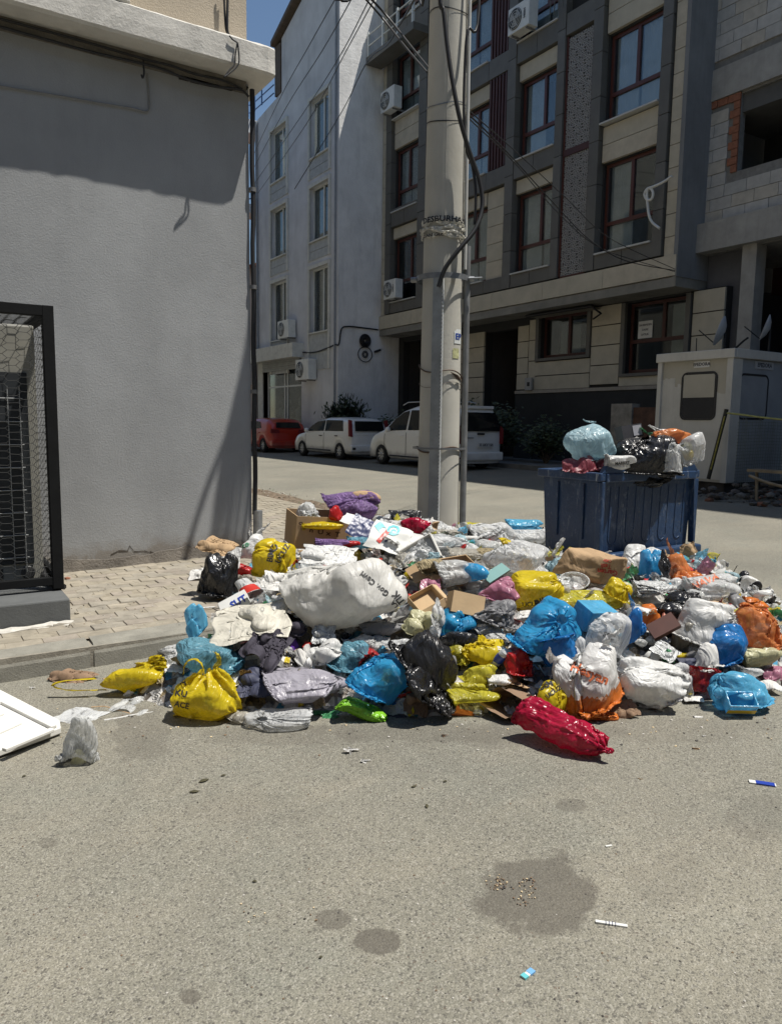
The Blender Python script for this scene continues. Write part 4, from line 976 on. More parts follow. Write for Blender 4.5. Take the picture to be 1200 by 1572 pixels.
def car(name, label, paint, x0, yr, Lc, Wd, Hh, prof, belt, glasses, wheels, zg, rear, group='cars parked along the shaded kerb'):
    """prof: roofline [(t, z)] t 0 rear..1 front; belt: beltline z at t; body in world axes: rear at y=yr, left side at x=x0"""
    e = empty(name, (x0+Wd/2, yr+Lc/2, zg), label, 'car', group)
    def lerp(tab, t):
        for (a, za), (b_, zb) in zip(tab[:-1], tab[1:]):
            if t <= b_: return za+(zb-za)*max(0, (t-a)/(b_-a) if b_ > a else 0)
        return tab[-1][1]
    ts = sorted(set([p[0] for p in prof]+[i/40 for i in range(41)])); ring = []; n = 0
    wy = [wheels[0], wheels[1]]; wr = wheels[2]
    for t in ts:
        top = lerp(prof, t); bl_ = min(lerp(belt, t), top-.01)
        end = min(t, 1-t); tap = 1-0.16*max(0, 1-end/.10)**2                  # plan taper at both ends
        hw = Wd/2*tap; roofw = hw-.30*max(0, (top-bl_))/.75*.62-.02
        sill = .20
        y = yr+t*Lc
        arch = sill
        for w_ in wy:
            dd = abs(t*Lc-w_)
            if dd < wr+.07: arch = max(arch, math.sqrt(max(0, (wr+.07)**2-dd*dd))+wr*.98)
        arch = min(arch, bl_-.12)
        sec = [(0, .2), (hw*.86, .2), (hw*.97, arch), (hw, max(arch+.05, .45)), (hw*1.005, (max(arch+.05, .45)+bl_)/2), (hw*.985, bl_-.03), (hw*.97, bl_), (roofw+.03, top-.07), (roofw-.08, top-.015), (0, top)]
        n = len(sec)
        for (dx, z) in sec: ring.append((x0+Wd/2-dx, y, zg+z))
        for (dx, z) in sec: ring.append((x0+Wd/2+dx, y, zg+z))
    mb = MB(); m_ = 2*n; fs = []; 
    for i in range(len(ts)-1):
        for j in range(n-1):
            a = i*m_+j; fs.append((a, a+m_, a+m_+1, a+1)); b_ = i*m_+n+j; fs.append((b_, b_+1, b_+m_+1, b_+m_))
    for base in (0, (len(ts)-1)*m_):
        for j in range(n-1): fs.append((base+j, base+j+1, base+n+j+1, base+n+j))
    mb.add(ring, fs, 0, True); body = mb.build('body', paint, e)
    sb_ = body.modifiers.new('sub', 'SUBSURF'); sb_.levels = 1; sb_.render_levels = 1
    def side_pt(t, z, off=.012):
        top = lerp(prof, t); bl_ = min(lerp(belt, t), top-.01); end = min(t, 1-t); tap = 1-0.16*max(0, 1-end/.10)**2; hw = Wd/2*tap
        roofw = hw-.30*max(0, (top-bl_))/.75*.62-.02
        if z <= bl_: dx = hw*(.985 if z > bl_-.1 else 1.003)
        else: f = min(1, (z-bl_)/max(.01, top-.07-bl_)); dx = hw*.97*(1-f)+(roofw+.03)*f
        return (x0+Wd/2-dx-off, yr+t*Lc, zg+z)
    for gpoly in glasses:
        q = MB(); pts = [side_pt(t, z, .010) for t, z in gpoly]; q.prism(pts, (.012, 0, 0)); q.build('side_window', CGL, e)
    for t in rear.get('door_lines', []):
        q = MB(); P = [side_pt(t, z, .004) for z in (.33, .6, .85, lerp(belt, t)-.02)]
        q.tube(P, .006, 4); q.build('door_gap', CBLK, e)
    for t in rear.get('handles', []):
        q = MB(); c = side_pt(t, lerp(belt, t)-.12, .02); q.box((c[0]-.012, c[1]-.09, c[2]-.016), (c[0]+.03, c[1]+.09, c[2]+.016)); q.build('door_handle', rear.get('handle_mat', paint), e, .006)
    q = MB(); q.tube([side_pt(t, .30, .0) for t in (.30, .5, .70)], .022, 6); q.build('sill_trim', CBLK, e)
    for wt in wy:
        for sx in (0, 1):
            cx = x0+.02+(Wd-.04)*sx; M_ = Matrix.Translation((cx, yr+wt, zg+wr)) @ Matrix.Rotation(math.pi/2*(1 if sx else -1), 4, 'Y')
            q = MB(); q.lathe([(wr*.62, .0), (wr*.9, .01), (wr, -.03), (wr, -.17), (wr*.8, -.2)], 28, 0, M_); we = q.build('wheel', TYRE, e)
            q = MB(); q.lathe([(wr*.64, -.004), (wr*.60, -.03), (wr*.58, -.12), (.001, -.12)], 24, 0, M_)
            q.build('rim', mat('rim_dark', (.05, .05, .05), .5), we)
            q = MB()
            for k in range(9):
                a = 2*math.pi*k/9; d = Vector((math.cos(a), math.sin(a), 0)); n_ = Vector((-d.y, d.x, 0))
                vs = [M_ @ (d*wr*.12+n_*.03+Vector((0, 0, -.02))), M_ @ (d*wr*.12-n_*.03+Vector((0, 0, -.02))), M_ @ (d*wr*.63-n_*.022+Vector((0, 0, -.012))), M_ @ (d*wr*.63+n_*.022+Vector((0, 0, -.012)))]
                q.add(vs, [(0, 1, 2, 3)])
            q.lathe([(.001, -.008), (wr*.17, -.012), (wr*.17, -.05)], 14, 0, M_); q.lathe([(wr*.66, -.002), (wr*.66, -.02), (wr*.58, -.02), (wr*.58, -.002)], 24, 0, M_); q.build('spokes', ALLOY, we)
    cxm = x0+Wd/2; yb = yr
    def rear_poly(pts, nm, mt_, dy=.02, th=.03):
        q = MB(); q.prism([(cxm+a, yb-dy+(rear['slope'](z)), zg+z) for a, z in pts], (0, th, 0)); return q.build(nm, mt_, e)
    rear_poly(rear['glass'], 'rear_window', CGL, .03, .02)
    for P_ in rear['lamps']: rear_poly(P_, 'tail_lamp', mat('tail_lamp_red', (.16, .008, .008), .2), .045, .10)
    if 'plate' in rear:
        a, b_, z, txt = rear['plate']; rear_poly([(a, z-.055), (b_, z-.055), (b_, z+.055), (a, z+.055)], 'number_plate', mat('plate_white', (.6, .6, .58), .5), .075, .02)
        text_obj(txt, 'plate_lettering', e, Vector((cxm+(a+b_)/2, yb-.078+rear['slope'](z), zg+z)), (1, 0, 0), (0, -1, 0), .10, mat('ink_dark', (.04, .04, .05)))
    if 'bumper' in rear:
        q = MB(); q.box((cxm-Wd*.46, yb-.07, zg+.28), (cxm+Wd*.46, yb+.18, zg+.52)); q.build('bumper', paint, e, .04)
    for (nm, a, b_, mt_) in rear.get('extra', []):
        q = MB(); q.box((cxm+a[0], yb+a[1], zg+a[2]), (cxm+b_[0], yb+b_[1], zg+b_[2])); q.build(nm, mt_, e, .01)
    # mirror
    t = rear['mirror']; c = side_pt(t, lerp(belt, t)+.05, .0); q = MB(); M_ = Matrix.Translation((c[0]-.11, c[1], c[2]+.03))
    q.lathe([(.001, -.07), (.07, -.05), (.09, 0), (.07, .06), (.001, .08)], 12, 0, M_ @ Matrix.Diagonal((1, .75, 1.15, 1))); q.build('mirror', rear.get('mirror_mat', paint), e)
    return e
WHITE = carpaint('white_car_paint', (.74, .74, .71)); RED = carpaint('red_car_paint', (.42, .028, .012))
SX = 12.45; zg = G(SX+.5)
# white people carrier nearest, behind the pole
van = car('parked_van', 'white tall van with dark rear window parked behind the concrete pole', WHITE, SX, 16.35, 4.75, 1.75, 1.80,
    [(0, 1.05), (.004, 1.25), (.03, 1.70), (.06, 1.80), (.25, 1.86), (.48, 1.83), (.60, 1.70), (.70, 1.45), (.79, 1.13), (.90, .98), (.965, .82), (1, .62)],
    [(0, 1.0), (.3, 1.05), (.62, 1.03), (.78, .98), (.9, .85), (1, .55)],
    [[(.10, 1.09), (.30, 1.10), (.30, 1.66), (.13, 1.64)], [(.32, 1.10), (.50, 1.09), (.50, 1.68), (.32, 1.68)], [(.52, 1.09), (.74, 1.05), (.755, 1.10), (.66, 1.43), (.58, 1.62), (.52, 1.67)]],
    (.85, 3.88, .315), zg, dict(slope=lambda z: 0.0 if z < 1.2 else (z-1.2)*.30, glass=[(-.66, 1.10), (.66, 1.10), (.70, 1.25), (.60, 1.62), (-.60, 1.62), (-.70, 1.25)],
    lamps=[[(-.80, .75), (-.70, .75), (-.72, 1.25), (-.80, 1.15)], [(.80, .75), (.70, .75), (.72, 1.25), (.80, 1.15)]], plate=(-.12, .42, .72, '35 AKV 164'),
    bumper=1, door_lines=[.30, .51, .765], handles=[.36, .56], mirror=.70, mirror_mat=WHITE,
    extra=[('wiper', (-.1, -.06, 1.10), (.35, -.045, 1.125), CBLK), ('boot_handle', (-.12, -.05, 1.0), (.12, 0, 1.05), CBLK), ('badge', (-.52, -.035, .90), (-.25, -.02, .935), ALLOY),
           ('roof_spoiler', (-.55, .10, 1.72), (.55, .32, 1.80), WHITE), ('reflector', (-.78, -.09, .34), (-.62, -.06, .38), mat('tail_lamp_red', (.16, .008, .008)))]))
for sx in (.28, 1.47):
    q = MB(); q.tube([(SX+sx, 17.3, zg+1.90), (SX+sx, 17.6, zg+1.94), (SX+sx, 19.1, zg+1.92), (SX+sx, 19.35, zg+1.84)], .018, 6); q.build('roof_rail', ALLOY, van)
hatch = car('parked_hatchback', 'dirty white hatchback parked between the white van and the red car', WHITE, SX+.05, 22.35, 4.55, 1.66, 1.48,
    [(0, .88), (.01, 1.05), (.03, 1.30), (.07, 1.42), (.2, 1.48), (.42, 1.48), (.56, 1.38), (.68, 1.12), (.76, .95), (.90, .86), (.97, .72), (1, .5)],
    [(0, .93), (.3, .95), (.7, .90), (.85, .78), (1, .5)],
    [[(.10, .99), (.40, .98), (.40, 1.37), (.14, 1.36)], [(.42, .98), (.72, .95), (.64, 1.15), (.55, 1.31), (.42, 1.37)]],
    (.75, 3.72, .30), zg, dict(slope=lambda z: 0.0 if z < 1.0 else (z-1.0)*.35, glass=[(-.58, 1.0), (.58, 1.0), (.55, 1.34), (-.55, 1.34)],
    lamps=[[(-.82, .82), (-.70, .80), (-.66, 1.36), (-.76, 1.38)], [(.82, .82), (.70, .80), (.66, 1.36), (.76, 1.38)]], bumper=1, door_lines=[.41, .735], handles=[.20, .46], handle_mat=CBLK, mirror=.68,
    extra=[('wiper', (-.1, -.03, 1.01), (.3, -.015, 1.03), CBLK), ('fog_lamp', (-.72, -.09, .36), (-.6, -.06, .44), CBLK)]))
redc = car('parked_hatchback', 'red hatchback parked farthest along the kerb by the shop', RED, SX-.15, 28.6, 4.3, 1.7, 1.46,
    [(0, .85), (.01, 1.05), (.04, 1.25), (.12, 1.40), (.3, 1.46), (.45, 1.44), (.6, 1.30), (.72, 1.02), (.9, .85), (.97, .7), (1, .5)],
    [(0, .98), (.25, .96), (.7, .90), (.85, .78), (1, .5)],
    [[(.22, 1.02), (.42, .97), (.42, 1.32), (.28, 1.28)], [(.44, .97), (.70, .93), (.62, 1.14), (.55, 1.27), (.44, 1.33)]],
    (.80, 3.4, .31), G(SX), dict(slope=lambda z: 0.0 if z < 1.0 else (z-1.0)*.6, glass=[(-.56, 1.04), (.56, 1.04), (.50, 1.27), (-.50, 1.27)],
    lamps=[[(-.80, .82), (-.42, .84), (-.46, .96), (-.80, 1.0)], [(.80, .82), (.42, .84), (.46, .96), (.80, 1.0)]], bumper=1, door_lines=[.43, .72], handles=[.27, .5], mirror=.66, mirror_mat=RED, extra=[]))

# ================================================================== SHRUBS against the houses
LEAF = mat('leaf_dark', (.03, .045, .018), .55, .5, 15); LEAF2 = mat('leaf_mid', (.075, .10, .04), .5, .4, 15); STEM = mat('stem_brown', (.08, .06, .04), .9)
def shrub(c, rx, ry, h, n, label, seed, leaf=.09, spiky=False):
    rr = random.Random(seed); e = empty('shrub', c, label, 'shrub', 'shrubs planted against the houses'); lm = MB(); sm_ = MB()
    tips = []
    for k in range(max(9, n//70)):
        a = rr.uniform(0, 6.28); r = rr.random()**.5; top = (c[0]+rx*r*math.cos(a), c[1]+ry*r*math.sin(a), c[2]+h*rr.uniform(.55, 1.0)*(1-.35*r))
        mid = (c[0]+(top[0]-c[0])*.35, c[1]+(top[1]-c[1])*.35, c[2]+(top[2]-c[2])*.55); sm_.tube([c, mid, top], [.025, .016, .006], 5); tips.append((mid, top))
    for k in range(n):
        mid, top = rr.choice(tips); t = rr.uniform(.0, 1.08); p = Vector(mid).lerp(Vector(top), t)+Vector((rr.gauss(0, .13), rr.gauss(0, .13), rr.gauss(0, .10)))
        if spiky: d = Vector((rr.gauss(0, .6), rr.gauss(0, .6), .9)).normalized()
        else: d = Vector((rr.gauss(0, 1), rr.gauss(0, 1), rr.uniform(-.3, .9))).normalized()
        s_ = d.orthogonal().normalized()*leaf*.22; L = leaf*rr.uniform(.7, 1.4)
        lm.add([p, p+d*L*.5+s_, p+d*L, p+d*L*.5-s_], [(0, 1, 2, 3)], rr.choice([0, 0, 1]))
    sm_.build('stem', STEM, e); o = lm.build('foliage', [LEAF, LEAF2], e); o['kind'] = 'stuff'; return e
shrub((14.25, 25.7, .45), .75, .55, 2.35, 2600, 'spiky dark shrub in front of the white building side wall', 3, .22, True)
shrub((14.3, 27.2, .45), .45, .7, 1.6, 1300, 'low leafy shrub left of the spiky one by the white building', 4, .2, True)
shrub((15.2, 23.5, .45), .7, 1.2, 1.9, 1800, 'dark shrub filling the space between hatchback and van', 5, .16)
shrub((15.4, 20.3, .45), .7, .9, 2.5, 3000, 'dark leafy shrub rising right of the pole behind the van', 6, .15)
shrub((15.6, 18.2, .45), .7, 1.0, 2.0, 2600, 'dense dark shrub right of the van roof', 7, .15)
shrub((15.7, 16.2, .45), .6, .9, 1.5, 1800, 'low dark shrub by the plinth right of the van', 8, .14)

# ================================================================== CONCRETE POLE
PX, PY = 4.675, 6.413
POLEM = stucco('pole_concrete', (.47, .455, .40), .35, .006, 30, grime=.15)
pe = empty('utility_pole', (PX, PY, G(PX)+.1), 'thick round concrete utility pole rising out of the rubbish heap', 'utility pole')
mb = MB(); rings = [(.224-.0075*i*.55, .05+i*.6) for i in range(17)]
mb.lathe([(r, z) for r, z in rings], 40, 0, Matrix.Translation((PX, PY, 0))); mb.build('shaft', POLEM, pe)
def pole_r(z): return .224-.0075*.55*(z-.05)/.6
def pole_pt(z, ang, off=0.0):                            # ang 0 faces the camera, positive to the right
    base = math.atan2(-PY, -PX); a = base+math.radians(ang); r = pole_r(z)+off; return Vector((PX+r*math.cos(a), PY+r*math.sin(a), z))
# mould seam and joints
mb = MB(); mb.tube([pole_pt(z, 2, -.004) for z in np.linspace(.3, 9, 30)], .006, 4); mb.build('seam', POLEM, pe)
GALV = mat('galvanised_channel', (.27, .285, .29), .45, .2, 6, .2, .003, 40, metal=.45, grime=.3)
def zpix(u, v):                                          # height of a pixel at the pole's front
    d = ray(u, v); t = 7.82; return float((CAM+d*t)[2])
ztop = zpix(672, 437); mb = MB()
a0 = -8
for z0_, z1_ in ((.3, ztop),):
    P = [pole_pt(z0_, a0-13, .002), pole_pt(z0_, a0-13, .06), pole_pt(z0_, a0+9, .06), pole_pt(z0_, a0+9, .002)]; Q = [pole_pt(z1_, a0-13, .002), pole_pt(z1_, a0-13, .06), pole_pt(z1_, a0+9, .06), pole_pt(z1_, a0+9, .002)]
    mb.add(P+Q, [(0, 1, 5, 4), (1, 2, 6, 5), (2, 3, 7, 6), (4, 5, 6, 7)])
mb.build('cable_channel', GALV, pe)
mb = MB(); mb.add([pole_pt(.3, a0+9, .055), pole_pt(.3, a0+13, .012), pole_pt(ztop, a0+13, .012), pole_pt(ztop, a0+9, .055)], [(0, 1, 2, 3)]); 
for k in range(70):
    z = .35+k*(ztop-.45)/70; p = pole_pt(z, a0+9, .063); mb.box((p.x-.007, p.y-.007, z), (p.x+.007, p.y+.007, z+.018))
mb.build('channel_edge', mat('galv_bright', (.6, .62, .62), .4, .15, 12, metal=.5), pe)
zc = zpix(708, 385); mb = MB(); P = [pole_pt(z, 84, .045) for z in np.linspace(.3, zc, 12)]; mb.tube(P, .034, 8); mb.build('conduit', mat('conduit_grey', (.20, .205, .205), .5, .25, 6, metal=.3, grime=.3), pe)
mb = MB(); P = [pole_pt(z, 74, .03) for z in np.linspace(zpix(712, 420), 9.0, 12)]; mb.tube(P, .018, 6); mb.build('bare_conduit', mat('conduit_pale', (.5, .5, .47), .5, .1, 6), pe)
def pole_band(v, wdt, mtl, nm, off=.006, tail=None, wob=0):
    z = zpix(680, v); mb = MB(); n = 40; vs = []
    for k in range(n+1):
        a = k*360/n; zz = z+wob*math.sin(math.radians(a)*2+v); vs += [pole_pt(zz-wdt/2, a, off), pole_pt(zz+wdt/2, a, off)]
    mb.add(vs, [(2*i, 2*i+2, 2*i+3, 2*i+1) for i in range(n)], 0, True)
    # lugs
    return mb.build(nm, mtl, pe)
STRAP = mat('steel_strap', (.2, .21, .22), .45, .2, 14, metal=.5)
pole_band(433, .055, STRAP, 'clamp_band', .065); pole_band(688, .02, STRAP, 'clamp_band', .064); pole_band(60, .012, CAB, 'tie_wire', .006, wob=.02); pole_band(188, .012, STRAP, 'tie_wire', .006, wob=.02); pole_band(212, .012, CAB, 'tie_wire', .006, wob=.015)
z = zpix(680, 433); mb = MB(); p = pole_pt(z, 92, .03); p2 = pole_pt(z, 60, .26); mb.tube([pole_pt(z, 70, .07), pole_pt(z+.01, 80, .20)], .008, 6); mb.tube([pole_pt(z, -88, .06), pole_pt(z, -92, .12)], .028, 6); mb.tube([pole_pt(z, 78, .07), pole_pt(z, 80, .12)], .026, 6)
mb.build('clamp_bolt', STRAP, pe)
for v, s in ((572, .012), (592, .004), (690, .016)):
    z = zpix(680, v); mb = MB(); mb.tube([pole_pt(z+.03*math.sin(a*.045)+(.0 if v != 572 else -.0006*a), a, .016) for a in range(-90, 100, 10)], s*.6, 5); mb.build('wire_tie', mat('rusty_wire', (.09, .06, .04), .7), pe)
z = zpix(690, 576); mb = MB()
for k in range(7): mb.tube([pole_pt(z+.02-.01*k, 25+k*3, .02), pole_pt(z-.01-.008*k, 45+k*2, .035), pole_pt(z-.035-.006*k, 62+k, .02)], .004, 4)
mb.build('wire_knot', mat('rusty_wire', (.09, .06, .04)), pe)
# white lettered tape wound round
def tape_strip(v0, v1, wdt, ph, off, mtl, nm='tape'):
    mb = MB(); n = 60; vs = []; rr = random.Random(int(v0))
    for k in range(n+1):
        a = -110+220*k/n; zz = zpix(680, v0+(v1-v0)*k/n)+.012*math.sin(k*.35+ph); tw = wdt*(.75+.25*math.sin(k*.5+ph)); o1 = off+.012*abs(math.sin(k*.9+ph)); o2 = off+.016*abs(math.sin(k*.7+ph+1)); vs += [pole_pt(zz-tw/2, a, o1), pole_pt(zz, a, off+.022*abs(math.sin(k*1.3+ph))), pole_pt(zz+tw/2, a, o2)]
    mb.add(vs, [(3*i, 3*i+3, 3*i+4, 3*i+1) for i in range(n)]+[(3*i+1, 3*i+4, 3*i+5, 3*i+2) for i in range(n)], 0, True); return mb.build(nm, mtl, pe)
TAPE = plastic('tape_white', (.66, .64, .56), 0, .2, .5, .4, 12)
tape_strip(352, 356, .075, 0, .008, TAPE); tape_strip(366, 362, .05, 2, .018, TAPE); tape_strip(372, 376, .04, 4, .010, TAPE); tape_strip(360, 378, .035, 1, .028, TAPE)
def pole_text(txt, v, a0_, a1_, size, off, mtl):
    vs, fs = text_mesh(txt, 1.0, True); xs_ = [q[0] for q in vs]; w0, w1 = min(xs_), max(xs_); z = zpix(680, v); mb = MB()
    mb.add([pole_pt(z+q[1]*size, a0_+(a1_-a0_)*(q[0]-w0)/(w1-w0), off) for q in vs], fs); return mb.build('lettering', mtl, pe)
INK = mat('ink_black', (.02, .02, .022), .6)
pole_text('DESBURHAN', 352, -62, 66, .075, .034, INK); pole_text('DAN GIZ', 374, -60, 0, .04, .030, INK)
# sticker
mb = MB(); vs = []; z = zpix(698, 520)
for k in range(9): a = 38+k*4; vs += [pole_pt(z-.07, a, .004), pole_pt(z+.075-(.02 if k < 2 else 0), a, .004)]
mb.add(vs, [(2*i, 2*i+2, 2*i+3, 2*i+1) for i in range(8)], 0, True); mb.build('sticker', mat('sticker_white', (.6, .62, .6), .5), pe)
pole_text('EP', 520, 42, 68, .085, .007, mat('ink_blue', (.02, .05, .25), .5))
mb = MB(); vs = []; z = zpix(698, 545)
for k in range(7): a = 34+k*4; vs += [pole_pt(z-.05, a, .004), pole_pt(z+.05, a, .004)]
mb.add(vs, [(2*i, 2*i+2, 2*i+3, 2*i+1) for i in range(6)], 0, True); mb.build('sticker', mat('sticker_yellow', (.42, .42, .22), .7, .4, 30), pe)
# thick cables on and around the pole (they are things of their own)
def at_depth(u, v, d): return CAM+ray(u, v)*d
def along_pole(u, v, out=0.0): return at_depth(u, v, 7.56-out-.00079*(650-v))     # a point just in front of the tapering shaft
px_tube('power_cable', [pole_pt(9.2, 0, .03), pole_pt(7.6, -5, .05)]+[along_pole(*q) for q in [(676, -30), (681, 20), (689, 90), (703, 170), (718, 225, -.05), (735, 275, -.1), (740, 315, -.1), (730, 350, -.05), (705, 382), (683, 412), (673, 440)]], .023, 'thick black cable running down the pole front and bowing out to its right', 'cable')
px_tube('power_cable', [pole_pt(9.2, 60, .03), pole_pt(8.0, 75, .1)]+[along_pole(*q) for q in [(735, 10, -.15), (718, 45, -.08), (713, 110, -.08), (712, 180, -.08), (716, 230, -.1), (725, 255, -.1), (730, 300, -.1), (728, 345, -.1)]], .014, 'thinner black cable hugging the right edge of the pole', 'cable')
# overhead wires
WIRES = [([(552, -12, 7.9), (585, 25, 8.3), (625, 75, 8.0), (655, 110, 7.7)], .011, 'double black wire coming from the top edge to the left of the pole, upper'),
 ([(560, -12, 7.9), (592, 22, 8.3), (632, 72, 8.0), (658, 104, 7.7)], .012, 'double black wire coming from the top edge to the left of the pole, lower'),
 ([(716, 172, 7.8), (780, 235, 10), (850, 312, 13), (905, 368, 15), (960, 400, 15.9), (1036, 415, 16.2)], .009, 'lowest sagging wire from the pole to the corner of the apartment house'),
 ([(718, 180, 7.8), (790, 250, 10), (860, 330, 13), (925, 382, 15), (1036, 417, 16.2)], .007, 'second sagging wire from the pole to the apartment house corner'),
 ([(716, 166, 7.8), (800, 240, 10.5), (870, 305, 13), (935, 365, 15), (1036, 413, 16.2)], .007, 'top sagging wire from the pole to the apartment house corner'),
 ([(640, -10, 8), (625, 18, 8.5), (608, 45, 9.5), (594, 68, 11), (560, 100, 16), (524, 172, 24), (452, 290, 26)], .013, 'thin wire dropping past the balcony to the white building'),
 ([(520, -12, 12), (474, 70, 16), (430, 150, 22), (386, 244, 32)], .010, 'first thin wire crossing the white building, farthest left'),
 ([(545, -12, 12), (494, 78, 16), (436, 170, 22), (384, 268, 32)], .010, 'second thin wire crossing the white building'),
 ([(572, -12, 12), (520, 88, 16), (462, 178, 22), (386, 288, 32)], .010, 'third thin wire crossing the white building'),
 ([(580, -12, 12), (530, 80, 16), (470, 190, 22), (396, 296, 32)], .010, 'fourth thin wire crossing the white building, nearest the pole')]
for pts, r, lab in WIRES: px_tube('overhead_wire', ([pole_pt(9.3, 180, .03), Vector(at_depth(*pts[0]))*1.9-Vector(at_depth(*pts[1]))*.9] if pts[0][1] < 0 else [])+[at_depth(*p) for p in pts], r, lab, 'overhead wire', None, 5, 6, 0, 'overhead wires')
# unseen cable bundles added overhead, shaped to throw the slanted shade on the grey wall
def above_wall(u, v, t): p = onY(u, v, WY); return Vector(p)-SUN/abs(SUN.z)*t
k_ = 0
for (top, bot, r) in [((384, 560), (276, 880), .030), ((386, 500), (318, 880), .055), ((388, 520), (336, 880), .05), ((390, 560), (352, 880), .030), ((392, 600), (370, 870), .035)]:
    P = [above_wall(top[0]+(bot[0]-top[0])*q+3*math.sin(q*7+k_), top[1]+(bot[1]-top[1])*q, 6.4+.5*q) for q in np.linspace(-.25, 1.02, 7)]
    px_tube('shade_cable_bundle', P, r, ['first', 'second', 'third', 'fourth', 'fifth'][k_]+' unseen cable bundle added overhead to shade the grey wall', 'cable bundle', None, 8, 6, 0, 'unseen cable bundles added above the picture for their shade'); k_ += 1

# ================================================================== AIR CONDITIONER CAGE
CGM = mat('cage_black', (.008, .0085, .009), .75, .2, 10, .2, .002, 60, spec=.15)
ce = empty('wire_cage', (.2, 6.0, .33), 'black steel cage with hexagonal wire mesh round an air conditioner', 'cage')
Yf, Yb, Xr, Xl = 5.92, 7.28, .895, -1.2
cz0, cz1 = .40, 2.395; t = .075
def beam(a, b_, nm): q = MB(); q.box(a, b_); return q.build(nm, CGM, ce, .004)
beam((Xr-t, Yf, cz0-.06), (Xr, Yf+t, cz1), 'post'); beam((Xr-t*.6, Yb-t*.6, cz0-.06), (Xr, Yb, cz1), 'post')
beam((Xl, Yf, cz1-t), (Xr-t, Yf+t*.9, cz1-.001), 'top_rail'); beam((Xl, Yf+.004, cz0-.03), (Xr-t, Yf+.05, cz0+.03), 'bottom_rail')
beam((Xr-t*.8, Yf+t, cz1-t), (Xr-.003, Yb-t*.6, cz1-.001), 'top_rail'); beam((Xr-t*.7, Yf+t, cz0-.03), (Xr-.005, Yb-t*.6, cz0+.03), 'bottom_rail')
beam((Xr-.06, Yf+.02, .33), (Xr-.02, Yf+.06, cz0-.06), 'foot'); beam((Xr-.06, Yb-.06, .33), (Xr-.02, Yb-.02, cz0-.06), 'foot')
WIREM = mat('mesh_wire', (.045, .047, .047), .5, .2, 30, metal=.2)
def hexmesh(P, du, dv, a0, a1, b0, b1, cw, ch, r):
    mb = MB(); rr = random.Random(3)
    def pt(a, b_): return Vector(P)+Vector(du)*a+Vector(dv)*b_
    def w_(p, q):
        A = pt(*p); B = pt(*q); d = (B-A).normalized(); n1 = d.orthogonal().normalized()*r; n2 = d.cross(n1)
        vs = []
        for c in (A, B):
            for k in range(3): an = k*2.094; vs.append(c+n1*math.cos(an)+n2*math.sin(an))
        mb.add(vs, [(0, 1, 4, 3), (1, 2, 5, 4), (2, 0, 3, 5)], 0, True)
    ny = int((b1-b0)/ch)+1; nx = int((a1-a0)/cw)+2
    cache = {}
    def J(a, b_):
        k = (round(a, 4), round(b_, 4))
        if k not in cache: cache[k] = (a+rr.uniform(-.004, .004), b_+rr.uniform(-.003, .003))
        return cache[k]
    for j in range(ny):
        for i in range(nx):
            cx_ = a0+cw*1.0*i; cy_ = b0+ch*j+(ch/2 if i % 2 else 0)
            if cx_ > a1 or cy_+ch/2 > b1: continue
            # flat-topped hexagon: points left, right and four corners
            l = J(cx_-cw*.667, cy_); tl = J(cx_-cw*.333, cy_+ch/2); tr_ = J(cx_+cw*.333, cy_+ch/2); bl_ = J(cx_-cw*.333, cy_-ch/2); br_ = J(cx_+cw*.333, cy_-ch/2)
            w_(l, tl); w_(tl, tr_); w_(l, bl_)
            rr_ = J(cx_+cw*.667, cy_)
            if cx_+cw > a1: w_(tr_, rr_); w_(br_, rr_)
    return mb
o = hexmesh((0, Yf+.03, 0), (1, 0, 0), (0, 0, 1), -.55, Xr-t-.03, cz0+.03, cz1-t, .083, .052, .0022).build('front_mesh', WIREM, ce); o['kind'] = 'stuff'
o = hexmesh((Xr-.02, 0, 0), (0, 1, 0), (0, 0, 1), Yf+t+.03, Yb-.08, cz0+.03, cz1-t, .083, .052, .0022).build('side_mesh', WIREM, ce); o['kind'] = 'stuff'
o = hexmesh((0, 0, cz1-.03), (1, 0, 0), (0, 1, 0), -.55, Xr-.08, Yf+.1, Yb-.05, .083, .052, .0022).build('top_mesh', WIREM, ce); o['kind'] = 'stuff'
pl = MB(); pl.box((-3, 5.62, .10), (.885, 7.39, .325)); o = pl.build('plinth', mat('plinth_concrete', (.10, .105, .105), .9, .15, 4, .4, .006, 60, grime=.2), None, .012, [-.5, 6.2, .16]); tag(o, 'low dark concrete plinth on the sidewalk under the cage', 'plinth')
mo2 = MB(); rr = random.Random(8); xs_ = [-1+.05*i for i in range(39)]; vs = []
for x in xs_: vs += [(x, 5.60, .165+.02*rr.random()), (x, 5.55-.05*rr.random(), .1605)]
mo2.add(vs, [(2*i, 2*i+1, 2*i+3, 2*i+2) for i in range(len(xs_)-1)]); o = mo2.build('mortar_fillet', mat('mortar_pale', (.5, .48, .43), .95, .2, 15, .6, .01, 60)); tag(o, 'pale mortar smeared along the foot of the dark plinth', 'mortar')
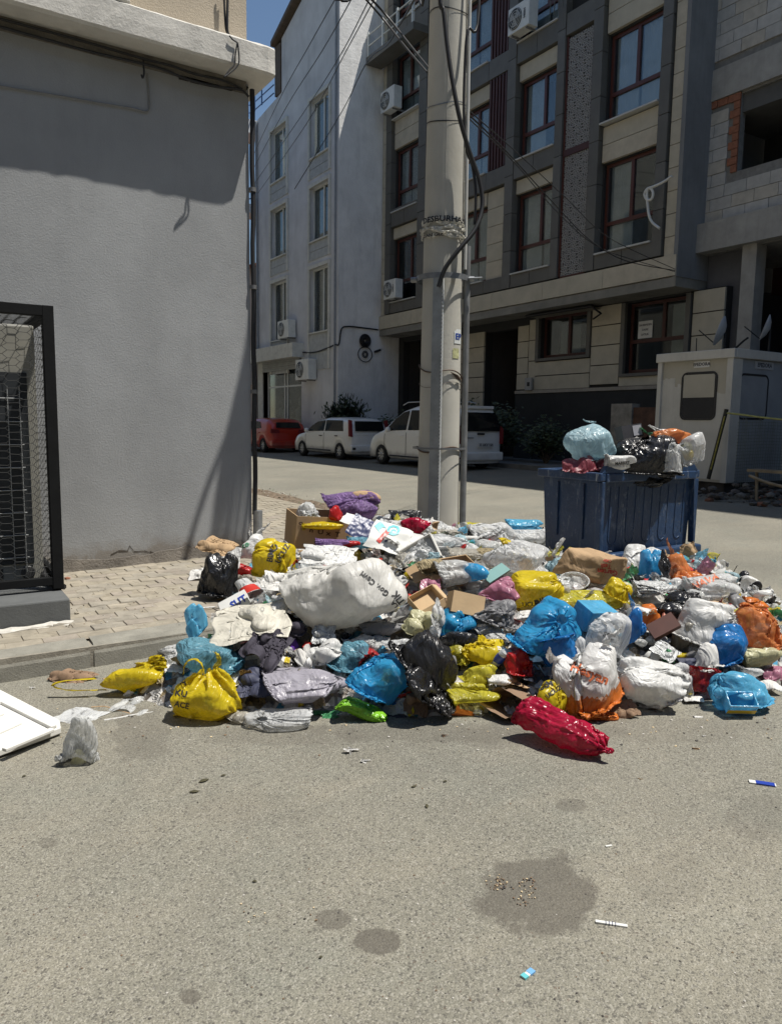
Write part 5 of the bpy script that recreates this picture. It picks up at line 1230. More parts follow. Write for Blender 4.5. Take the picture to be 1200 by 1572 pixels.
# unit in the cage
ue = empty('air_conditioner', (.1, 6.3, .35), 'big beige outdoor air conditioner with two fans inside the black cage', 'air conditioner')
UB = mat('unit_beige', (.24, .235, .205), .55, .08, 3, grime=.2); q = MB(); q.box((-.75, 6.22, .36), (.80, 6.68, 2.28)); q.build('casing', UB, ue, .015)
q = MB(); q.box((-.75, 6.205, .50), (.735, 6.219, 1.93)); q.build('grille_backing', mat('grille_dark', (.012, .016, .02), .6), ue)
q = MB()
for k in range(8): q.tube([(-.7, 6.195, .55+.17*k), (.70, 6.195, .55+.17*k)], .005, 4)
for x in (.68, .60, .22, -.05, -.35, -.6): q.tube([(x, 6.193, .44), (x, 6.193, 1.83)], .004, 4)
q.build('grille', mat('grille_wire', (.3, .31, .31), .5), ue)
for z in (.78, 1.42):
    q = MB()
    for k in range(7):
        a = k*2*math.pi/7; q.add([(-.22, 6.207-.004, z), (-.22+.26*math.cos(a), 6.2, z+.26*math.sin(a)), (-.22+.26*math.cos(a+.6), 6.204, z+.26*math.sin(a+.6))], [(0, 1, 2)])
    q.build('fan', mat('fan_blade', (.03, .04, .05), .4), ue)
q = MB(); q.lathe([(.05, 0), (.05, .01), (.04, .012), (.001, .012)], 16, 0, Matrix.Translation((.69, 6.217, .43)) @ Matrix.Rotation(math.pi/2, 4, 'X')); q.build('badge', mat('badge_dark', (.05, .05, .05), .4), ue)
q = MB(); q.box((.05, 6.212, .39), (.52, 6.219, .47)); q.build('vent', CBLK, ue)
px_tube('pipe', [(.72, 6.9, .9), (.78, 6.7, .6), (.80, 6.2, .40), (.84, 6.05, .35), (.9, 5.95, .345)], .022, 'black insulated pipe running from the caged air conditioner onto the plinth', 'pipe')
for i, (u, v, s, lab) in enumerate([(104, 889, .03, 'small broken red brick piece at the foot of the cage'), (118, 942, .018, 'little stone beside the plinth corner')]):
    p = onZ(u, v, .17); q = MB(); rock(q, (p[0], p[1], .175), s, 40+i); o = q.build('stone', BRK if i == 0 else PV[0], None, 0, [p[0], p[1], .17]); tag(o, lab, 'stone')

# ================================================================== BLUE WASTE CONTAINER
BIN = None
def bin_mat():
    mt, nt, b, out = _new('container_blue'); co = worldpos(nt)
    n1 = noise(nt, co, 2.5, 5); cc = ramp(nt, n1, [(0.3, (.010, .028, .070)), (0.7, (.018, .048, .115))])
    sc_ = noise(nt, scl(nt, co, (4, 4, 1.6)), 2.6, 7, .75, 1.6); cc = mixc(nt, ramp(nt, sc_, [(.55, 0.0), (.66, .4), (.74, .15)]), cc, (.20, .24, .30))
    s2 = noise(nt, co, 5, 6, .75, 1.5); cc = mixc(nt, ramp(nt, s2, [(.60, 0.0), (.70, .65)]), cc, (.13, .125, .10))
    st = noise(nt, scl(nt, co, (9, 9, .9)), 1.5, 6, .75, .5); cc = mixc(nt, ramp(nt, st, [(.63, 0.0), (.67, .7)]), cc, (.36, .38, .40))
    nt.links.new(cc, b.inputs['Base Color']); b.inputs['Roughness'].default_value = .42
    bump(nt, mth(nt, 'ADD', noise(nt, co, 3, 3), noise(nt, co, 25, 3)), .25, .02, b); MATS['container_blue'] = mt; return mt
BIN = bin_mat()
bx0, bx1, by0, by1 = 5.40, 6.84, 4.82, 5.66; zr = 1.14; zb = .40; gz = G(6.1)
be = empty('waste_container', ((bx0+bx1)/2, (by0+by1)/2, gz), 'scratched blue plastic waste container overflowing with bags', 'waste container')
ins = .035
def shell(x0, x1, y0, y1, i, zt, zb_): return [(x0, y0, zt), (x1, y0, zt), (x1, y1, zt), (x0, y1, zt), (x0+i, y0+i*.6, zb_), (x1-i, y0+i*.6, zb_), (x1-i, y1-i, zb_), (x0+i, y1-i, zb_)]
V = shell(bx0+.03, bx1-.03, by0+.05, by1-.03, ins, zr-.01, zb-.08); W_ = shell(bx0+.06, bx1-.06, by0+.08, by1-.06, ins, zr-.01, zb-.04)
mb = MB(); mb.add(V, [(0, 4, 5, 1), (1, 5, 6, 2), (2, 6, 7, 3), (3, 7, 4, 0), (4, 7, 6, 5)]); mb.add(W_, [(0, 1, 5, 4), (1, 2, 6, 5), (2, 3, 7, 6), (3, 0, 4, 7), (4, 5, 6, 7)])
mb.build('tub', BIN, be)
def bar_(a, b_, nm, bev=.012): q = MB(); q.box(a, b_); return q.build(nm, BIN, be, bev)
bar_((bx0-.03, by0, zr-.06), (bx0+.05, by1, zr+.02), 'rim'); bar_((bx1-.05, by0, zr-.06), (bx1+.01, by1, zr+.02), 'rim'); bar_((bx0+.052, by0-.01, zr-.07), (bx1-.052, by0+.07, zr+.015), 'rim'); bar_((bx0+.052, by1-.06, zr-.06), (bx1-.052, by1, zr+.02), 'rim')
# raised lugs on the rim
for (xa, xb) in ((5.40, 5.98), (6.48, 6.82)):
    q = MB(); q.prism([(xa, by0+.0, zr+.016), (xb, by0+.0, zr+.016), (xb-.07, by0+.0, zr+.085), (xa+.05, by0+.0, zr+.085)], (0, .05, 0)); q.build('rim_lug', BIN, be, .006)
# front: corner columns, bottom lip, embossed ribs
bar_((bx0, by0+.0, zb), (bx0+.05, by0+.075, zr-.061), 'corner_post'); 
q = MB(); q.add([(bx1-.075, by0, zr-.07), (bx1, by0, zr-.07), (bx1, by0, zb), (bx1-.03, by0, zb), (bx1-.075, by0+.07, zr-.07), (bx1, by0+.07, zr-.07), (bx1, by0+.07, zb), (bx1-.03, by0+.07, zb)], [(0, 1, 2, 3), (4, 7, 6, 5), (0, 3, 7, 4), (1, 5, 6, 2), (2, 6, 7, 3), (0, 4, 5, 1)]); q.build('corner_post', BIN, be, .006)
bar_((bx0-.02, by0-.075, zb-.09), (bx1+.015, by0+.03, zb-.005), 'bottom_lip', .02)
for k in range(5):
    xc = bx0+.24+.245*k; w_ = .06
    y_ = lambda z: by0+.05+(zr-z)/(zr-zb)*ins*.6
    P = []
    for (dx, z) in [(-w_, zr-.12), (-w_, zb+.12), (-w_*.7, zb+.075), (0, zb+.055), (w_*.7, zb+.075), (w_, zb+.12), (w_, zr-.12)]: P.append((xc+dx, y_(z)-.002, z))
    q = MB(); q.tube(P, .006, 6); q.build('rib', BIN, be)
for (lx, ly) in ((bx0+.16, by0+.14), (bx1-.14, by0+.12), (bx0+.16, by1-.14), (bx1-.14, by1-.14)):
    q = MB(); q.box((lx-.04, ly-.05, gz-.0), (lx+.04, ly+.05, zb-.07)); q.build('leg', BIN, be, .008)
bar_((bx0+.12, by0+.15, gz+.03), (bx1-.12, by1-.15, zb-.081), 'under_frame')
# side pocket with lifting bracket
for yy in (by0+.25, by1-.25): q = MB(); q.tube([(bx0+.02, yy, zr-.1), (bx0+.05, yy+.02, zb+.1)], .012, 6); q.build('side_rib', BIN, be)
# ================================================================== RUBBISH HEAP
def gpt(u, v): p = onG(u, v); return (float(p[0]), float(p[1]))
HP = [gpt(u, v) for u, v in [(180, 1070), (270, 1098), (400, 1112), (520, 1095), (640, 1108), (760, 1100), (930, 1095), (1040, 1080), (1165, 1075), (1215, 1045), (1240, 960), (1150, 905), (1100, 880)]]
HP += [(6.9, 4.95), (5.45, 4.78), (5.38, 5.9), (5.9, 6.7), (5.2, 7.3), (4.2, 7.6), (3.3, 7.45), (2.75, 6.95), (2.35, 6.3), (2.15, 5.9), (1.75, 5.2), (1.45, 4.7)]
HPA = np.array(HP)
def hdist(x, y):
    return polydist(x, y, HP) if inpoly(x, y, HP) else -polydist(x, y, HP)
def hmax(x, y):                                          # fuller towards the pole, lower to the right
    q = x*math.cos(.9)+y*math.sin(.9)
    r = (x-3.2)*RT[0]+(y-5.0)*RT[1]
    return .50-.12*max(0, min(1, (r-.6)/1.4))
def surf(x, y):
    d = hdist(x, y); base = G(x)
    if inpoly(x, y, SWP): base += .155
    if d <= 0: return base
    h = G(x)+.02+hmax(x, y)*(1-math.exp(-d/.62))*min(1, d/.12)
    return max(base, h)
def place(u, v, hz, sink=.22, floor=None):
    """walk along the view ray until an object of height hz centred there rests on heap or ground"""
    d = ray(u, v); t = 2.2
    while t < 12:
        p = CAM+d*t
        s = surf(p[0], p[1]) if floor is None else floor
        if p[2]-hz/2 <= s-sink*hz: return p, t
        t += .01
    return p, t

# -- numpy shape tools
def tri(x): return np.abs((x % 1.0)-.5)*2
def crease(P, rs, f, n=6):
    """crisp folded-film relief in -1..1"""
    s = np.zeros(len(P)); 
    for i in range(n):
        nn = rs.normal(size=3); nn /= np.linalg.norm(nn); m_ = rs.normal(size=3)
        w_ = P@nn*f*rs.uniform(.6, 1.5)+.45*np.sin(P@m_*f*.8+rs.uniform(0, 6))+rs.uniform(0, 1)
        s += (tri(w_)**1.3)*(.9**i)
    return (s/n*2-1)
def smooth_noise(P, rs, f, n=5):
    s = np.zeros(len(P))
    for i in range(n):
        a = rs.normal(size=3)*f; b_ = rs.normal(size=3)*f
        s += np.sin(P@a+rs.uniform(0, 6))*np.sin(P@b_+rs.uniform(0, 6))
    return s/n
def Rm(rx, ry, rz):
    return np.array(Matrix.Rotation(math.radians(rz), 3, 'Z') @ Matrix.Rotation(math.radians(ry), 3, 'Y') @ Matrix.Rotation(math.radians(rx), 3, 'X'))
def grid_faces(nu, nv, closed=True):
    fs = []
    for i in range(nu-1):
        for j in range(nv if closed else nv-1):
            a = i*nv+j; b_ = i*nv+(j+1) % nv; fs.append((a, b_, b_+nv, a+nv))
    return fs
# ================================================================== FILM SHAPES
# Every bag is a tube of film that cannot stretch, pulled over its contents and gathered at the neck;
# sheets are crumpled the same way.  A few shapes of each kind are relaxed here and reused.
def _fit(P, roll_ax, sh, rest, wrap, k=.5):
    Q = np.roll(P, -sh, axis=roll_ax) if wrap else None
    if wrap:
        D = Q-P; L = np.linalg.norm(D, axis=2, keepdims=True)+1e-9; C = D*((L-rest)/L)*k*.5; P += C; P -= np.roll(C, sh, axis=roll_ax)
    else:
        A = P[:-sh] if roll_ax == 0 else P[:, :-sh]; B = P[sh:] if roll_ax == 0 else P[:, sh:]
        D = B-A; L = np.linalg.norm(D, axis=2, keepdims=True)+1e-9; C = D*((L-rest)/L)*k*.5
        if roll_ax == 0: P[:-sh] += C; P[sh:] -= C
        else: P[:, :-sh] += C; P[:, sh:] -= C
def _diag(P, rest, wrap, k=.35):
    for s in (1, -1):
        if wrap: B = np.roll(P, -s, axis=1)[1:]; A = P[:-1]
        else: A, B = (P[:-1, :-1], P[1:, 1:]) if s == 1 else (P[:-1, 1:], P[1:, :-1])
        D = B-A; L = np.linalg.norm(D, axis=2, keepdims=True)+1e-9; C = D*((L-rest)/L)*k*.5
        if wrap: P[:-1] += C; P[1:] -= np.roll(C, s, axis=1)
        elif s == 1: P[:-1, :-1] += C; P[1:, 1:] -= C
        else: P[:-1, 1:] += C; P[1:, :-1] -= C
def film_tube(seed, nu=46, nv=66, L=2.9, C=6.0, blobs=4, neck=.80, neckw=.05, rn=.10, spread=.55, bl=(.35, .62), grav=.004, puff=.0, steps=130, both=False, topopen=False, boxy=False, flat=.55, ztop=1.55, pull=0.0, column=0.0):
    rs = np.random.RandomState(seed); grav = 0.0 if topopen else grav
    ph = np.arange(nv)*2*np.pi/nv; t = np.linspace(0, 1, nu)           # t 0 bottom .. 1 mouth
    dh = C/nv; dv = L/(nu-1); dd = math.hypot(dh, dv)
    prof = np.interp(t, [0, .08, .35, .6, neck-.02, neck, 1], [.25, .75, 1.0, .9, rn*1.5, rn, .5 if not topopen else .9])
    if topopen: prof = np.interp(t, [0, .06, .4, 1], [.4, .95, 1.0, .92])
    if both: prof = np.interp(t, [0, .12, .35, .65, .88, 1], [.12, .5, .95, .95, .5, .12])
    rad = C/(2*np.pi)*.9
    zz = np.cumsum(np.concatenate([[0], np.sqrt(np.maximum(dv**2-(np.diff(prof)*rad)**2, (dv*.3)**2))]))
    P = np.zeros((nu, nv, 3)); P[:, :, 0] = prof[:, None]*rad*np.cos(ph)[None]; P[:, :, 1] = prof[:, None]*rad*np.sin(ph)[None]*.8; P[:, :, 2] = zz[:, None]
    # smooth buckling seed plus fine noise
    kk = rs.randint(5, 9); P *= (1+.10*np.sin(kk*ph+3*t[:, None]*rs.uniform(-2, 2))[:, :, None]*np.array([1, 1, 0])); P += rs.normal(size=P.shape)*.02
    zmid = (zz[int(neck*nu)-1] if not topopen else zz[-1])
    bls = []
    for i in range(blobs):
        r = rs.uniform(*bl, size=3); 
        if boxy: r = np.array([.74, .58, .80])*rs.uniform(.92, 1.04, 3)
        c = np.array([rs.uniform(-spread, spread), rs.uniform(-spread, spread)*.7, r[2]*rs.uniform(.8, 1.0)+(zmid*.33*rs.rand() if i > 1 else 0)])
        if column: c = np.array([rs.uniform(-.12, .12), rs.uniform(-.1, .1), r[2]*.9+(column-r[2])*i/max(1, blobs-1)])
        bls.append((c, r, Rm(rs.uniform(0, 90), rs.uniform(0, 90), rs.uniform(0, 180)), 2 if rs.rand() < .45 and not boxy else 5))
    ex = 1+.10*smooth_noise(np.stack(np.broadcast_arrays(t[:, None]*L, np.cos(ph)[None]*1.0, np.sin(ph)[None]*1.0), 2).reshape(-1, 3), rs, 9).reshape(nu, nv, 1)+.07*rs.normal(size=(nu, nv, 1)); ex = np.maximum(ex, .9)
    V = np.zeros_like(P); kr = (int(neck*nu)-1, int((neck+neckw)*nu)+1)
    for it in range(steps):
        V *= .90; V[:, :, 2] -= grav
        if puff or it < steps*.3:
            # normal-ish outward or inward push
            ctr = P.mean(axis=1, keepdims=True); Nn = P-ctr; Nn[:, :, 2] = 0; Ln = np.linalg.norm(Nn, axis=2, keepdims=True)+1e-6; V += Nn/Ln*(puff if it > steps*.3 else -.003+puff)
        if pull: V[:, :, :2] -= P[:, :, :2]*pull
        O = P.copy(); P += V
        for _ in range(2):
            _fit(P, 1, 1, dh*ex, True, .9); _fit(P, 0, 1, dv*ex[1:], False, .9); _diag(P, dd*1.02, True, .35); _fit(P, 1, 2, dh*2*.9, True, .03); _fit(P, 0, 2, dv*2*.9, False, .03)
        for c, r, R, e in bls:
            q = ((P-c)@R)/r; s = (np.abs(q)**e).sum(axis=2)**(1/e); m_ = s < 1
            if m_.any(): qq = q[m_]/np.maximum(s[m_], 1e-3)[:, None]; P[m_] = P[m_]*.2+.8*((qq*r)@R.T+c)
        P[:, :, 2] = np.maximum(P[:, :, 2], .0)
        if not topopen and not both:
            for k in range(kr[0], min(kr[1]+1, nu)):
                ring = P[k]; c = ring.mean(axis=0); d = ring-c; l = np.linalg.norm(d, axis=1, keepdims=True)+1e-9; P[k] = c+d*np.minimum(1, rn/l)
        if both:
            for k in (0, 1, nu-2, nu-1):
                ring = P[k]; c = ring.mean(axis=0); d = ring-c; l = np.linalg.norm(d, axis=1, keepdims=True)+1e-9; P[k] = c+d*np.minimum(1, rn*1.2/l)
        else:
            c = P[0].mean(axis=0); P[0, :, 1] += (c[1]-P[0, :, 1])*.3
        V = (P-O)*.9; sp = np.linalg.norm(V, axis=2, keepdims=True); V *= np.minimum(1, .05/(sp+1e-9))
    A = np.roll(P, -1, axis=1)-np.roll(P, 1, axis=1); B = np.gradient(P, axis=0); Nn = np.cross(A, B); Nn /= np.linalg.norm(Nn, axis=2, keepdims=True)+1e-9
    P = P.reshape(-1, 3); lo, hi = P.min(0), P.max(0); P = (P-(lo+hi)/2)/((hi-lo).max()/2)
    P = P+Nn.reshape(-1, 3)*(.028*crease(P*np.array([1, 1, .6]), rs, 3.2)+.016*crease(P, rs, 6.5))[:, None]
    return P, nu, nv, True
def film_sheet(seed, n=46, squeeze=.72, bumps=4, steps=110, grav=.004, wrap=False, lift=.25):
    rs = np.random.RandomState(seed); a = np.linspace(-1, 1, n); X, Y = np.meshgrid(a, a, indexing='ij')
    P = np.stack([X*squeeze, Y*squeeze, np.full_like(X, .5)], 2); fl = P.reshape(-1, 3)
    P[:, :, 2] += (.10*smooth_noise(fl, rs, 4)+.06*smooth_noise(fl, rs, 8)).reshape(n, n)+rs.normal(size=(n, n))*.01
    r0 = 2/(n-1); dd = r0*math.sqrt(2); V = np.zeros_like(P)
    bls = [(np.array([rs.uniform(-.5, .5), rs.uniform(-.5, .5), 0]), rs.uniform(.12, .42, 3)*np.array([1, 1, lift*3])) for _ in range(bumps)]
    cut = None
    for it in range(steps):
        V *= .9; V[:, :, 2] -= grav; O = P.copy(); P += V
        for _ in range(2):
            _fit(P, 0, 1, r0, False, .9); _fit(P, 1, 1, r0, False, .9); _diag(P, dd, False, .5); _fit(P, 0, 2, r0*1.86, False, .06); _fit(P, 1, 2, r0*1.86, False, .06)
        for c, r in bls:
            q = (P-c)/r; s = np.linalg.norm(q, axis=2); m_ = s < 1
            if m_.any(): P[m_] = (q[m_]/np.maximum(s[m_], 1e-3)[:, None])*r+c
        P[:, :, 2] = np.maximum(P[:, :, 2], 0)
        # keep the rim gathered
        lim = squeeze*1.04; P[:, :, 0] = np.clip(P[:, :, 0], -lim-.06*np.sin(Y*5+seed), lim+.05*np.sin(Y*7)); P[:, :, 1] = np.clip(P[:, :, 1], -lim-.05*np.sin(X*6+seed), lim+.06*np.sin(X*4))
        V = (P-O)*.9; sp = np.linalg.norm(V, axis=2, keepdims=True); V *= np.minimum(1, .05/(sp+1e-9))
    P = P.reshape(-1, 3); lo, hi = P.min(0), P.max(0); P = (P-(lo+hi)/2)/((hi-lo).max()/2)
    P[:, 2] += .03*crease(P, rs, 3)+.015*crease(P, rs, 6)
    return P, n, n, False
import time as _t
_t0 = _t.time()
LIB = {
 'tied': [film_tube(1, neck=.78, rn=.10, blobs=6, bl=(.26, .5), spread=.6, C=6.6), film_tube(2, neck=.74, rn=.09, blobs=4, bl=(.34, .58), C=6.6), film_tube(3, neck=.76, rn=.12, blobs=7, L=3.3, bl=(.24, .5), spread=.7, C=7.0)],
 'knot': [film_tube(11, neck=.70, rn=.07, blobs=6, L=3.3, bl=(.28, .5), C=6.8), film_tube(12, neck=.72, rn=.06, blobs=4, bl=(.35, .6), C=7.0), film_tube(13, neck=.66, rn=.08, blobs=6, L=3.6, bl=(.26, .5), C=7.0)],
 'lump': [film_tube(21, both=True, blobs=6, rn=.10, L=3.4, C=6.6, bl=(.25, .5)), film_tube(22, both=True, blobs=4, bl=(.35, .65), rn=.12, L=3.4, C=6.6), film_tube(23, both=True, blobs=8, rn=.1, L=3.6, C=7.2, spread=.8, bl=(.22, .45)), film_tube(24, both=True, blobs=5, bl=(.3, .6), rn=.15, L=3.4, C=6.8, pull=.001), film_tube(25, both=True, blobs=7, rn=.1, L=3.6, C=7.2, spread=.7, bl=(.22, .5)), film_tube(26, both=True, blobs=3, bl=(.3, .5), rn=.1, L=3.2, C=7.6, pull=.002)],
 'open': [film_tube(31, topopen=True, blobs=2, boxy=True, spread=.06, L=2.5, C=5.7, nu=42), film_tube(32, topopen=True, blobs=3, boxy=True, spread=.18, L=2.7, C=6.2, nu=46)],
 'long': [film_tube(41, both=True, blobs=8, bl=(.40, .62), spread=.3, rn=.12, L=4.9, C=4.6, nu=64, nv=60, column=3.1, grav=.001), film_tube(42, neck=.82, blobs=7, bl=(.25, .42), spread=.28, rn=.1, L=4.4, C=4.8, nu=60, nv=58)],
 'full': [film_tube(51, both=True, blobs=7, bl=(.45, .75), spread=.5, rn=.2, L=3.9, C=6.9, nu=60, nv=92), film_tube(52, both=True, blobs=6, bl=(.45, .8), spread=.5, rn=.2, L=4.0, C=7.0, nu=60, nv=92)],
 'sheet': [film_sheet(1), film_sheet(2, squeeze=.62, bumps=6), film_sheet(3, squeeze=.80, bumps=3), film_sheet(4, squeeze=.66, bumps=5), film_sheet(5, squeeze=.86, bumps=3)],
 'carrier': [film_tube(62, topopen=True, blobs=2, boxy=True, spread=.03, L=2.25, C=5.6, nu=44, nv=70)],
 'giant': [film_tube(61, both=True, blobs=3, bl=(.80, 1.0), spread=.22, rn=.2, L=4.2, C=7.4, nu=62, nv=96)],
 'wad': [film_sheet(11, squeeze=.42, bumps=3, lift=.5), film_sheet(12, squeeze=.36, bumps=4, lift=.5)],
}
print('film shapes', round(_t.time()-_t0, 1))
PROF = {   # r, z pairs from mouth to bottom
 'tied': [(.30, 1.18), (.22, 1.08), (.09, .96), (.10, .88), (.42, .72), (.78, .42), (1.0, .02), (.98, -.42), (.72, -.78), (.3, -.92), (.0, -.94)],
 'lump': [(.0, .98), (.25, .95), (.62, .76), (.92, .38), (1.0, 0), (.95, -.42), (.66, -.78), (.3, -.92), (.0, -.94)],
 'knot': [(.45, 1.25), (.38, 1.12), (.07, .98), (.12, .92), (.6, .72), (.9, .4), (1.0, 0), (.9, -.45), (.6, -.8), (.25, -.92), (0, -.94)],
 'open': [(.55, .10), (.66, .45), (.74, .92), (.86, .98), (.95, .6), (1.0, .2), (1.0, -.3), (.9, -.75), (.5, -.93), (0, -.95)],
 'long': [(.12, 1.25), (.2, 1.15), (.35, .9), (.62, .6), (.9, .2), (1.0, -.2), (.85, -.62), (.5, -.85), (0, -.95)],
}
PROF['sack'] = [(0, -1.0), (.96, -1.0), (1.0, -.93), (1.0, .95)]
def bag_mesh(kind, seed, nu=34, nv=46, lumps=6, la=.22, cre=.10, cf=2.2, pleat=.16, sq=0.0, sag=.25, facets=22):
    rs = np.random.RandomState(seed); pr = PROF[kind]
    L = [0]
    for (a, b_), (c, d) in zip(pr[:-1], pr[1:]): L.append(L[-1]+math.hypot(c-a, d-b_))
    t = np.linspace(0, L[-1], nu); r = np.interp(t, L, [p[0] for p in pr]); z = np.interp(t, L, [p[1] for p in pr])
    ph = np.arange(nv)*2*np.pi/nv
    R, PHI = np.meshgrid(r, ph, indexing='ij'); Z, _ = np.meshgrid(z, ph, indexing='ij'); T, _ = np.meshgrid(t/L[-1], ph, indexing='ij')
    if sq:                                               # squarish cross-section
        k = (np.abs(np.cos(PHI))**(2+4*sq)+np.abs(np.sin(PHI))**(2+4*sq))**(-1/(2+4*sq)); R = R*k
    neck = np.exp(-((Z-.92)/.38)**2) if kind in ('tied', 'knot', 'long') else .25*np.exp(-((Z-.95)/.4)**2)
    kk = rs.randint(7, 12)
    R = R*(1+pleat*neck*2*(tri(PHI/(2*np.pi)*kk+.3*np.sin(Z*4))-.5)+pleat*.55*(1-neck)*(tri(PHI/(2*np.pi)*(kk-3)+.5*np.sin(Z*3+1))-.5))
    X = R*np.cos(PHI); Y = R*np.sin(PHI)
    P = np.stack([X.ravel(), Y.ravel(), Z.ravel()], 1)
    body = (np.clip((.95-Z.ravel())/.5, 0, 1))
    D = P/(np.linalg.norm(P, axis=1)[:, None]+1e-6)
    g_ = np.ones(len(P))
    for i in range(lumps):
        d = rs.normal(size=3); d /= np.linalg.norm(d); g_ += la*rs.uniform(-.5, 1.0)*np.exp((D@d-1)*rs.uniform(3, 9))*body
    if facets:                                           # stuffed things press flat sides and corners into the film
        m_ = np.full(len(P), 9.)
        for i in range(facets):
            d = rs.normal(size=3); d /= np.linalg.norm(d); q = D@d; m_ = np.minimum(m_, np.where(q > .15, rs.uniform(.86, 1.12)/np.maximum(q, .15), 9.))
        cur = np.linalg.norm(P, axis=1)*g_; m_ = m_*1.02
        g_ = np.where(body > 0, g_*(1-.65*body)+.65*body*np.minimum(cur, m_)/np.maximum(np.linalg.norm(P, axis=1), 1e-6), g_)
    P = P*g_[:, None]
    D2 = P/(np.linalg.norm(P, axis=1)[:, None]+1e-6)
    c1 = crease(P, rs, cf); c2 = crease(P, rs, cf*2.3)
    P = P+D2*(cre*c1+cre*.45*c2)[:, None]
    low = P[:, 2] < -.5; P[low, 2] = -.5+(P[low, 2]+.5)*(1-sag*1.6)
    P[:, 0] += .12*np.sin(P[:, 2]*1.7+seed); 
    return P, grid_faces(nu, nv), [True]*((nu-1)*nv)
def sheet_mesh(seed, n=30, amp=.16, f=2.2, curl=.25, ragged=.15, fold=0.0):
    rs = np.random.RandomState(seed); a = np.linspace(-1, 1, n); X, Y = np.meshgrid(a, a, indexing='ij'); P = np.stack([X.ravel(), Y.ravel(), np.zeros(n*n)], 1)
    e = 1+ragged*smooth_noise(P, rs, 2.5)
    ang = np.arctan2(P[:, 1], P[:, 0]); P[:, 0] *= e; P[:, 1] *= 1+ragged*smooth_noise(P+3, rs, 2.5)
    z = amp*(crease(P, rs, f)*.9+crease(P, rs, f*2.2)*.5)+.25*smooth_noise(P, rs, 1.6)-curl*(P[:, 0]**2+P[:, 1]**2)*.5
    P[:, 0] += amp*.4*crease(P+1, rs, f); P[:, 1] += amp*.4*crease(P+2, rs, f)
    if fold: z += fold*np.abs(P[:, 0])
    P[:, 2] = z
    return P, grid_faces(n, n, False), [True]*((n-1)*(n-1))
def box_mesh(seed, dims=(1, .7, .6), open_=True, flaps=3, th=.035, crush=.05):
    rs = np.random.RandomState(seed); w_, d, h = dims; mb = MB()
    mb.box((-w_, -d, -h), (w_, d, -h+th)); mb.box((-w_, -d, -h+th), (-w_+th, d, h)); mb.box((w_-th, -d, -h+th), (w_, d, h)); mb.box((-w_+th, -d, -h+th), (w_-th, -d+th, h)); mb.box((-w_+th, d-th, -h+th), (w_-th, d, h))
    if not open_: mb.box((-w_+th, -d+th, h-th), (w_-th, d-th, h))
    P = np.array(mb.v); P = P+crush*np.stack([smooth_noise(P, rs, 1.5), smooth_noise(P+5, rs, 1.5), smooth_noise(P+9, rs, 1.5)], 1)
    return P, mb.f, [False]*len(mb.f)
def flap_mb(dims, side, ang, th=.03, L=.55):
    w_, d, h = dims; mb = MB()
    if side in ('f', 'b'):
        s = -1 if side == 'f' else 1
        M_ = Matrix.Translation((0, s*d, h)) @ Matrix.Rotation(math.radians(ang)*-s, 4, 'X'); mb.box((-w_+.02, 0, -th/2), (w_-.02, s*L, th/2), 0, M_)
    else:
        s = -1 if side == 'l' else 1
        M_ = Matrix.Translation((s*w_, 0, h)) @ Matrix.Rotation(math.radians(ang)*s, 4, 'Y'); mb.box((0, -d+.02, -th/2), (s*L, d-.02, th/2), 0, M_)
    return np.array(mb.v), mb.f
CF = np.stack([_r0, np.array([math.sin(YAW), math.cos(YAW), 0]), np.array([0, 0, 1.])])     # rows: right, forward, up (world)
def finish(name, P, F_, S_, mats, u, v, wpx, hpx, rot, dfac, label, cat, group=None, sink=.22, floor=None, extra=None, keep=False, mi=None, dist=None, epts=None):
    """scale to the size seen, turn, set down on the heap; returns the object and the map local->world"""
    Pr = (P if epts is None else epts)@Rm(*rot).T       # camera-aligned frame: x right, y away, z up
    lo, hi = Pr.min(0), Pr.max(0); ext = np.maximum(hi-lo, 1e-4); mid = (lo+hi)/2
    t = 5.5 if dist is None else dist; sE = .26
    for _ in range(4):
        W_ = wpx/FPX*t; Hi = hpx/FPX*t
        if keep: s = W_/ext[0]; sc = np.array([s, s, s])
        else:
            D_ = dfac*(W_+Hi)/2; Hz = max(Hi*.35, (Hi-D_*sE)/math.sqrt(1-sE*sE)); sc = np.array([W_, D_, Hz])/ext
        hz = ext[2]*sc[2]
        if dist is not None: c = CAM+ray(u, v)*t
        else: c, t = place(u, v, hz, sink, floor)
        sE = max(.0, min(.6, (CAMZ-c[2])/(np.linalg.norm(c-CAM))))
    M_ = (np.diag(sc)@Rm(*rot)); off = -mid*sc
    base = np.array([c[0], c[1], c[2]-hz/2])
    def tow(Q): L_ = np.asarray(Q)@M_.T+off; return L_@CF+np.array([0, 0, hz/2])          # relative to base, world axes
    me = bpy.data.meshes.new(name); me.from_pydata(tow(P).tolist(), [], F_)
    for mm in (mats if isinstance(mats, list) else [mats]): me.materials.append(mm)
    me.polygons.foreach_set('use_smooth', S_)
    if mi is not None: me.polygons.foreach_set('material_index', mi)
    me.update(); o = bpy.data.objects.new(name, me); COL.objects.link(o); o.location = base
    tag(o, label, cat, group); o['_org'] = [0., 0., 0.]
    return o, tow, sc, base
def child(parent, name, P, F_, mats, tow, smooth=False, label=None):
    me = bpy.data.meshes.new(name); me.from_pydata(tow(P).tolist(), [], F_)
    for mm in (mats if isinstance(mats, list) else [mats]): me.materials.append(mm)
    me.polygons.foreach_set('use_smooth', [smooth]*len(F_)); me.update()
    o = bpy.data.objects.new(name, me); COL.objects.link(o); o.parent = parent
    if label: o['label'] = label
    return o
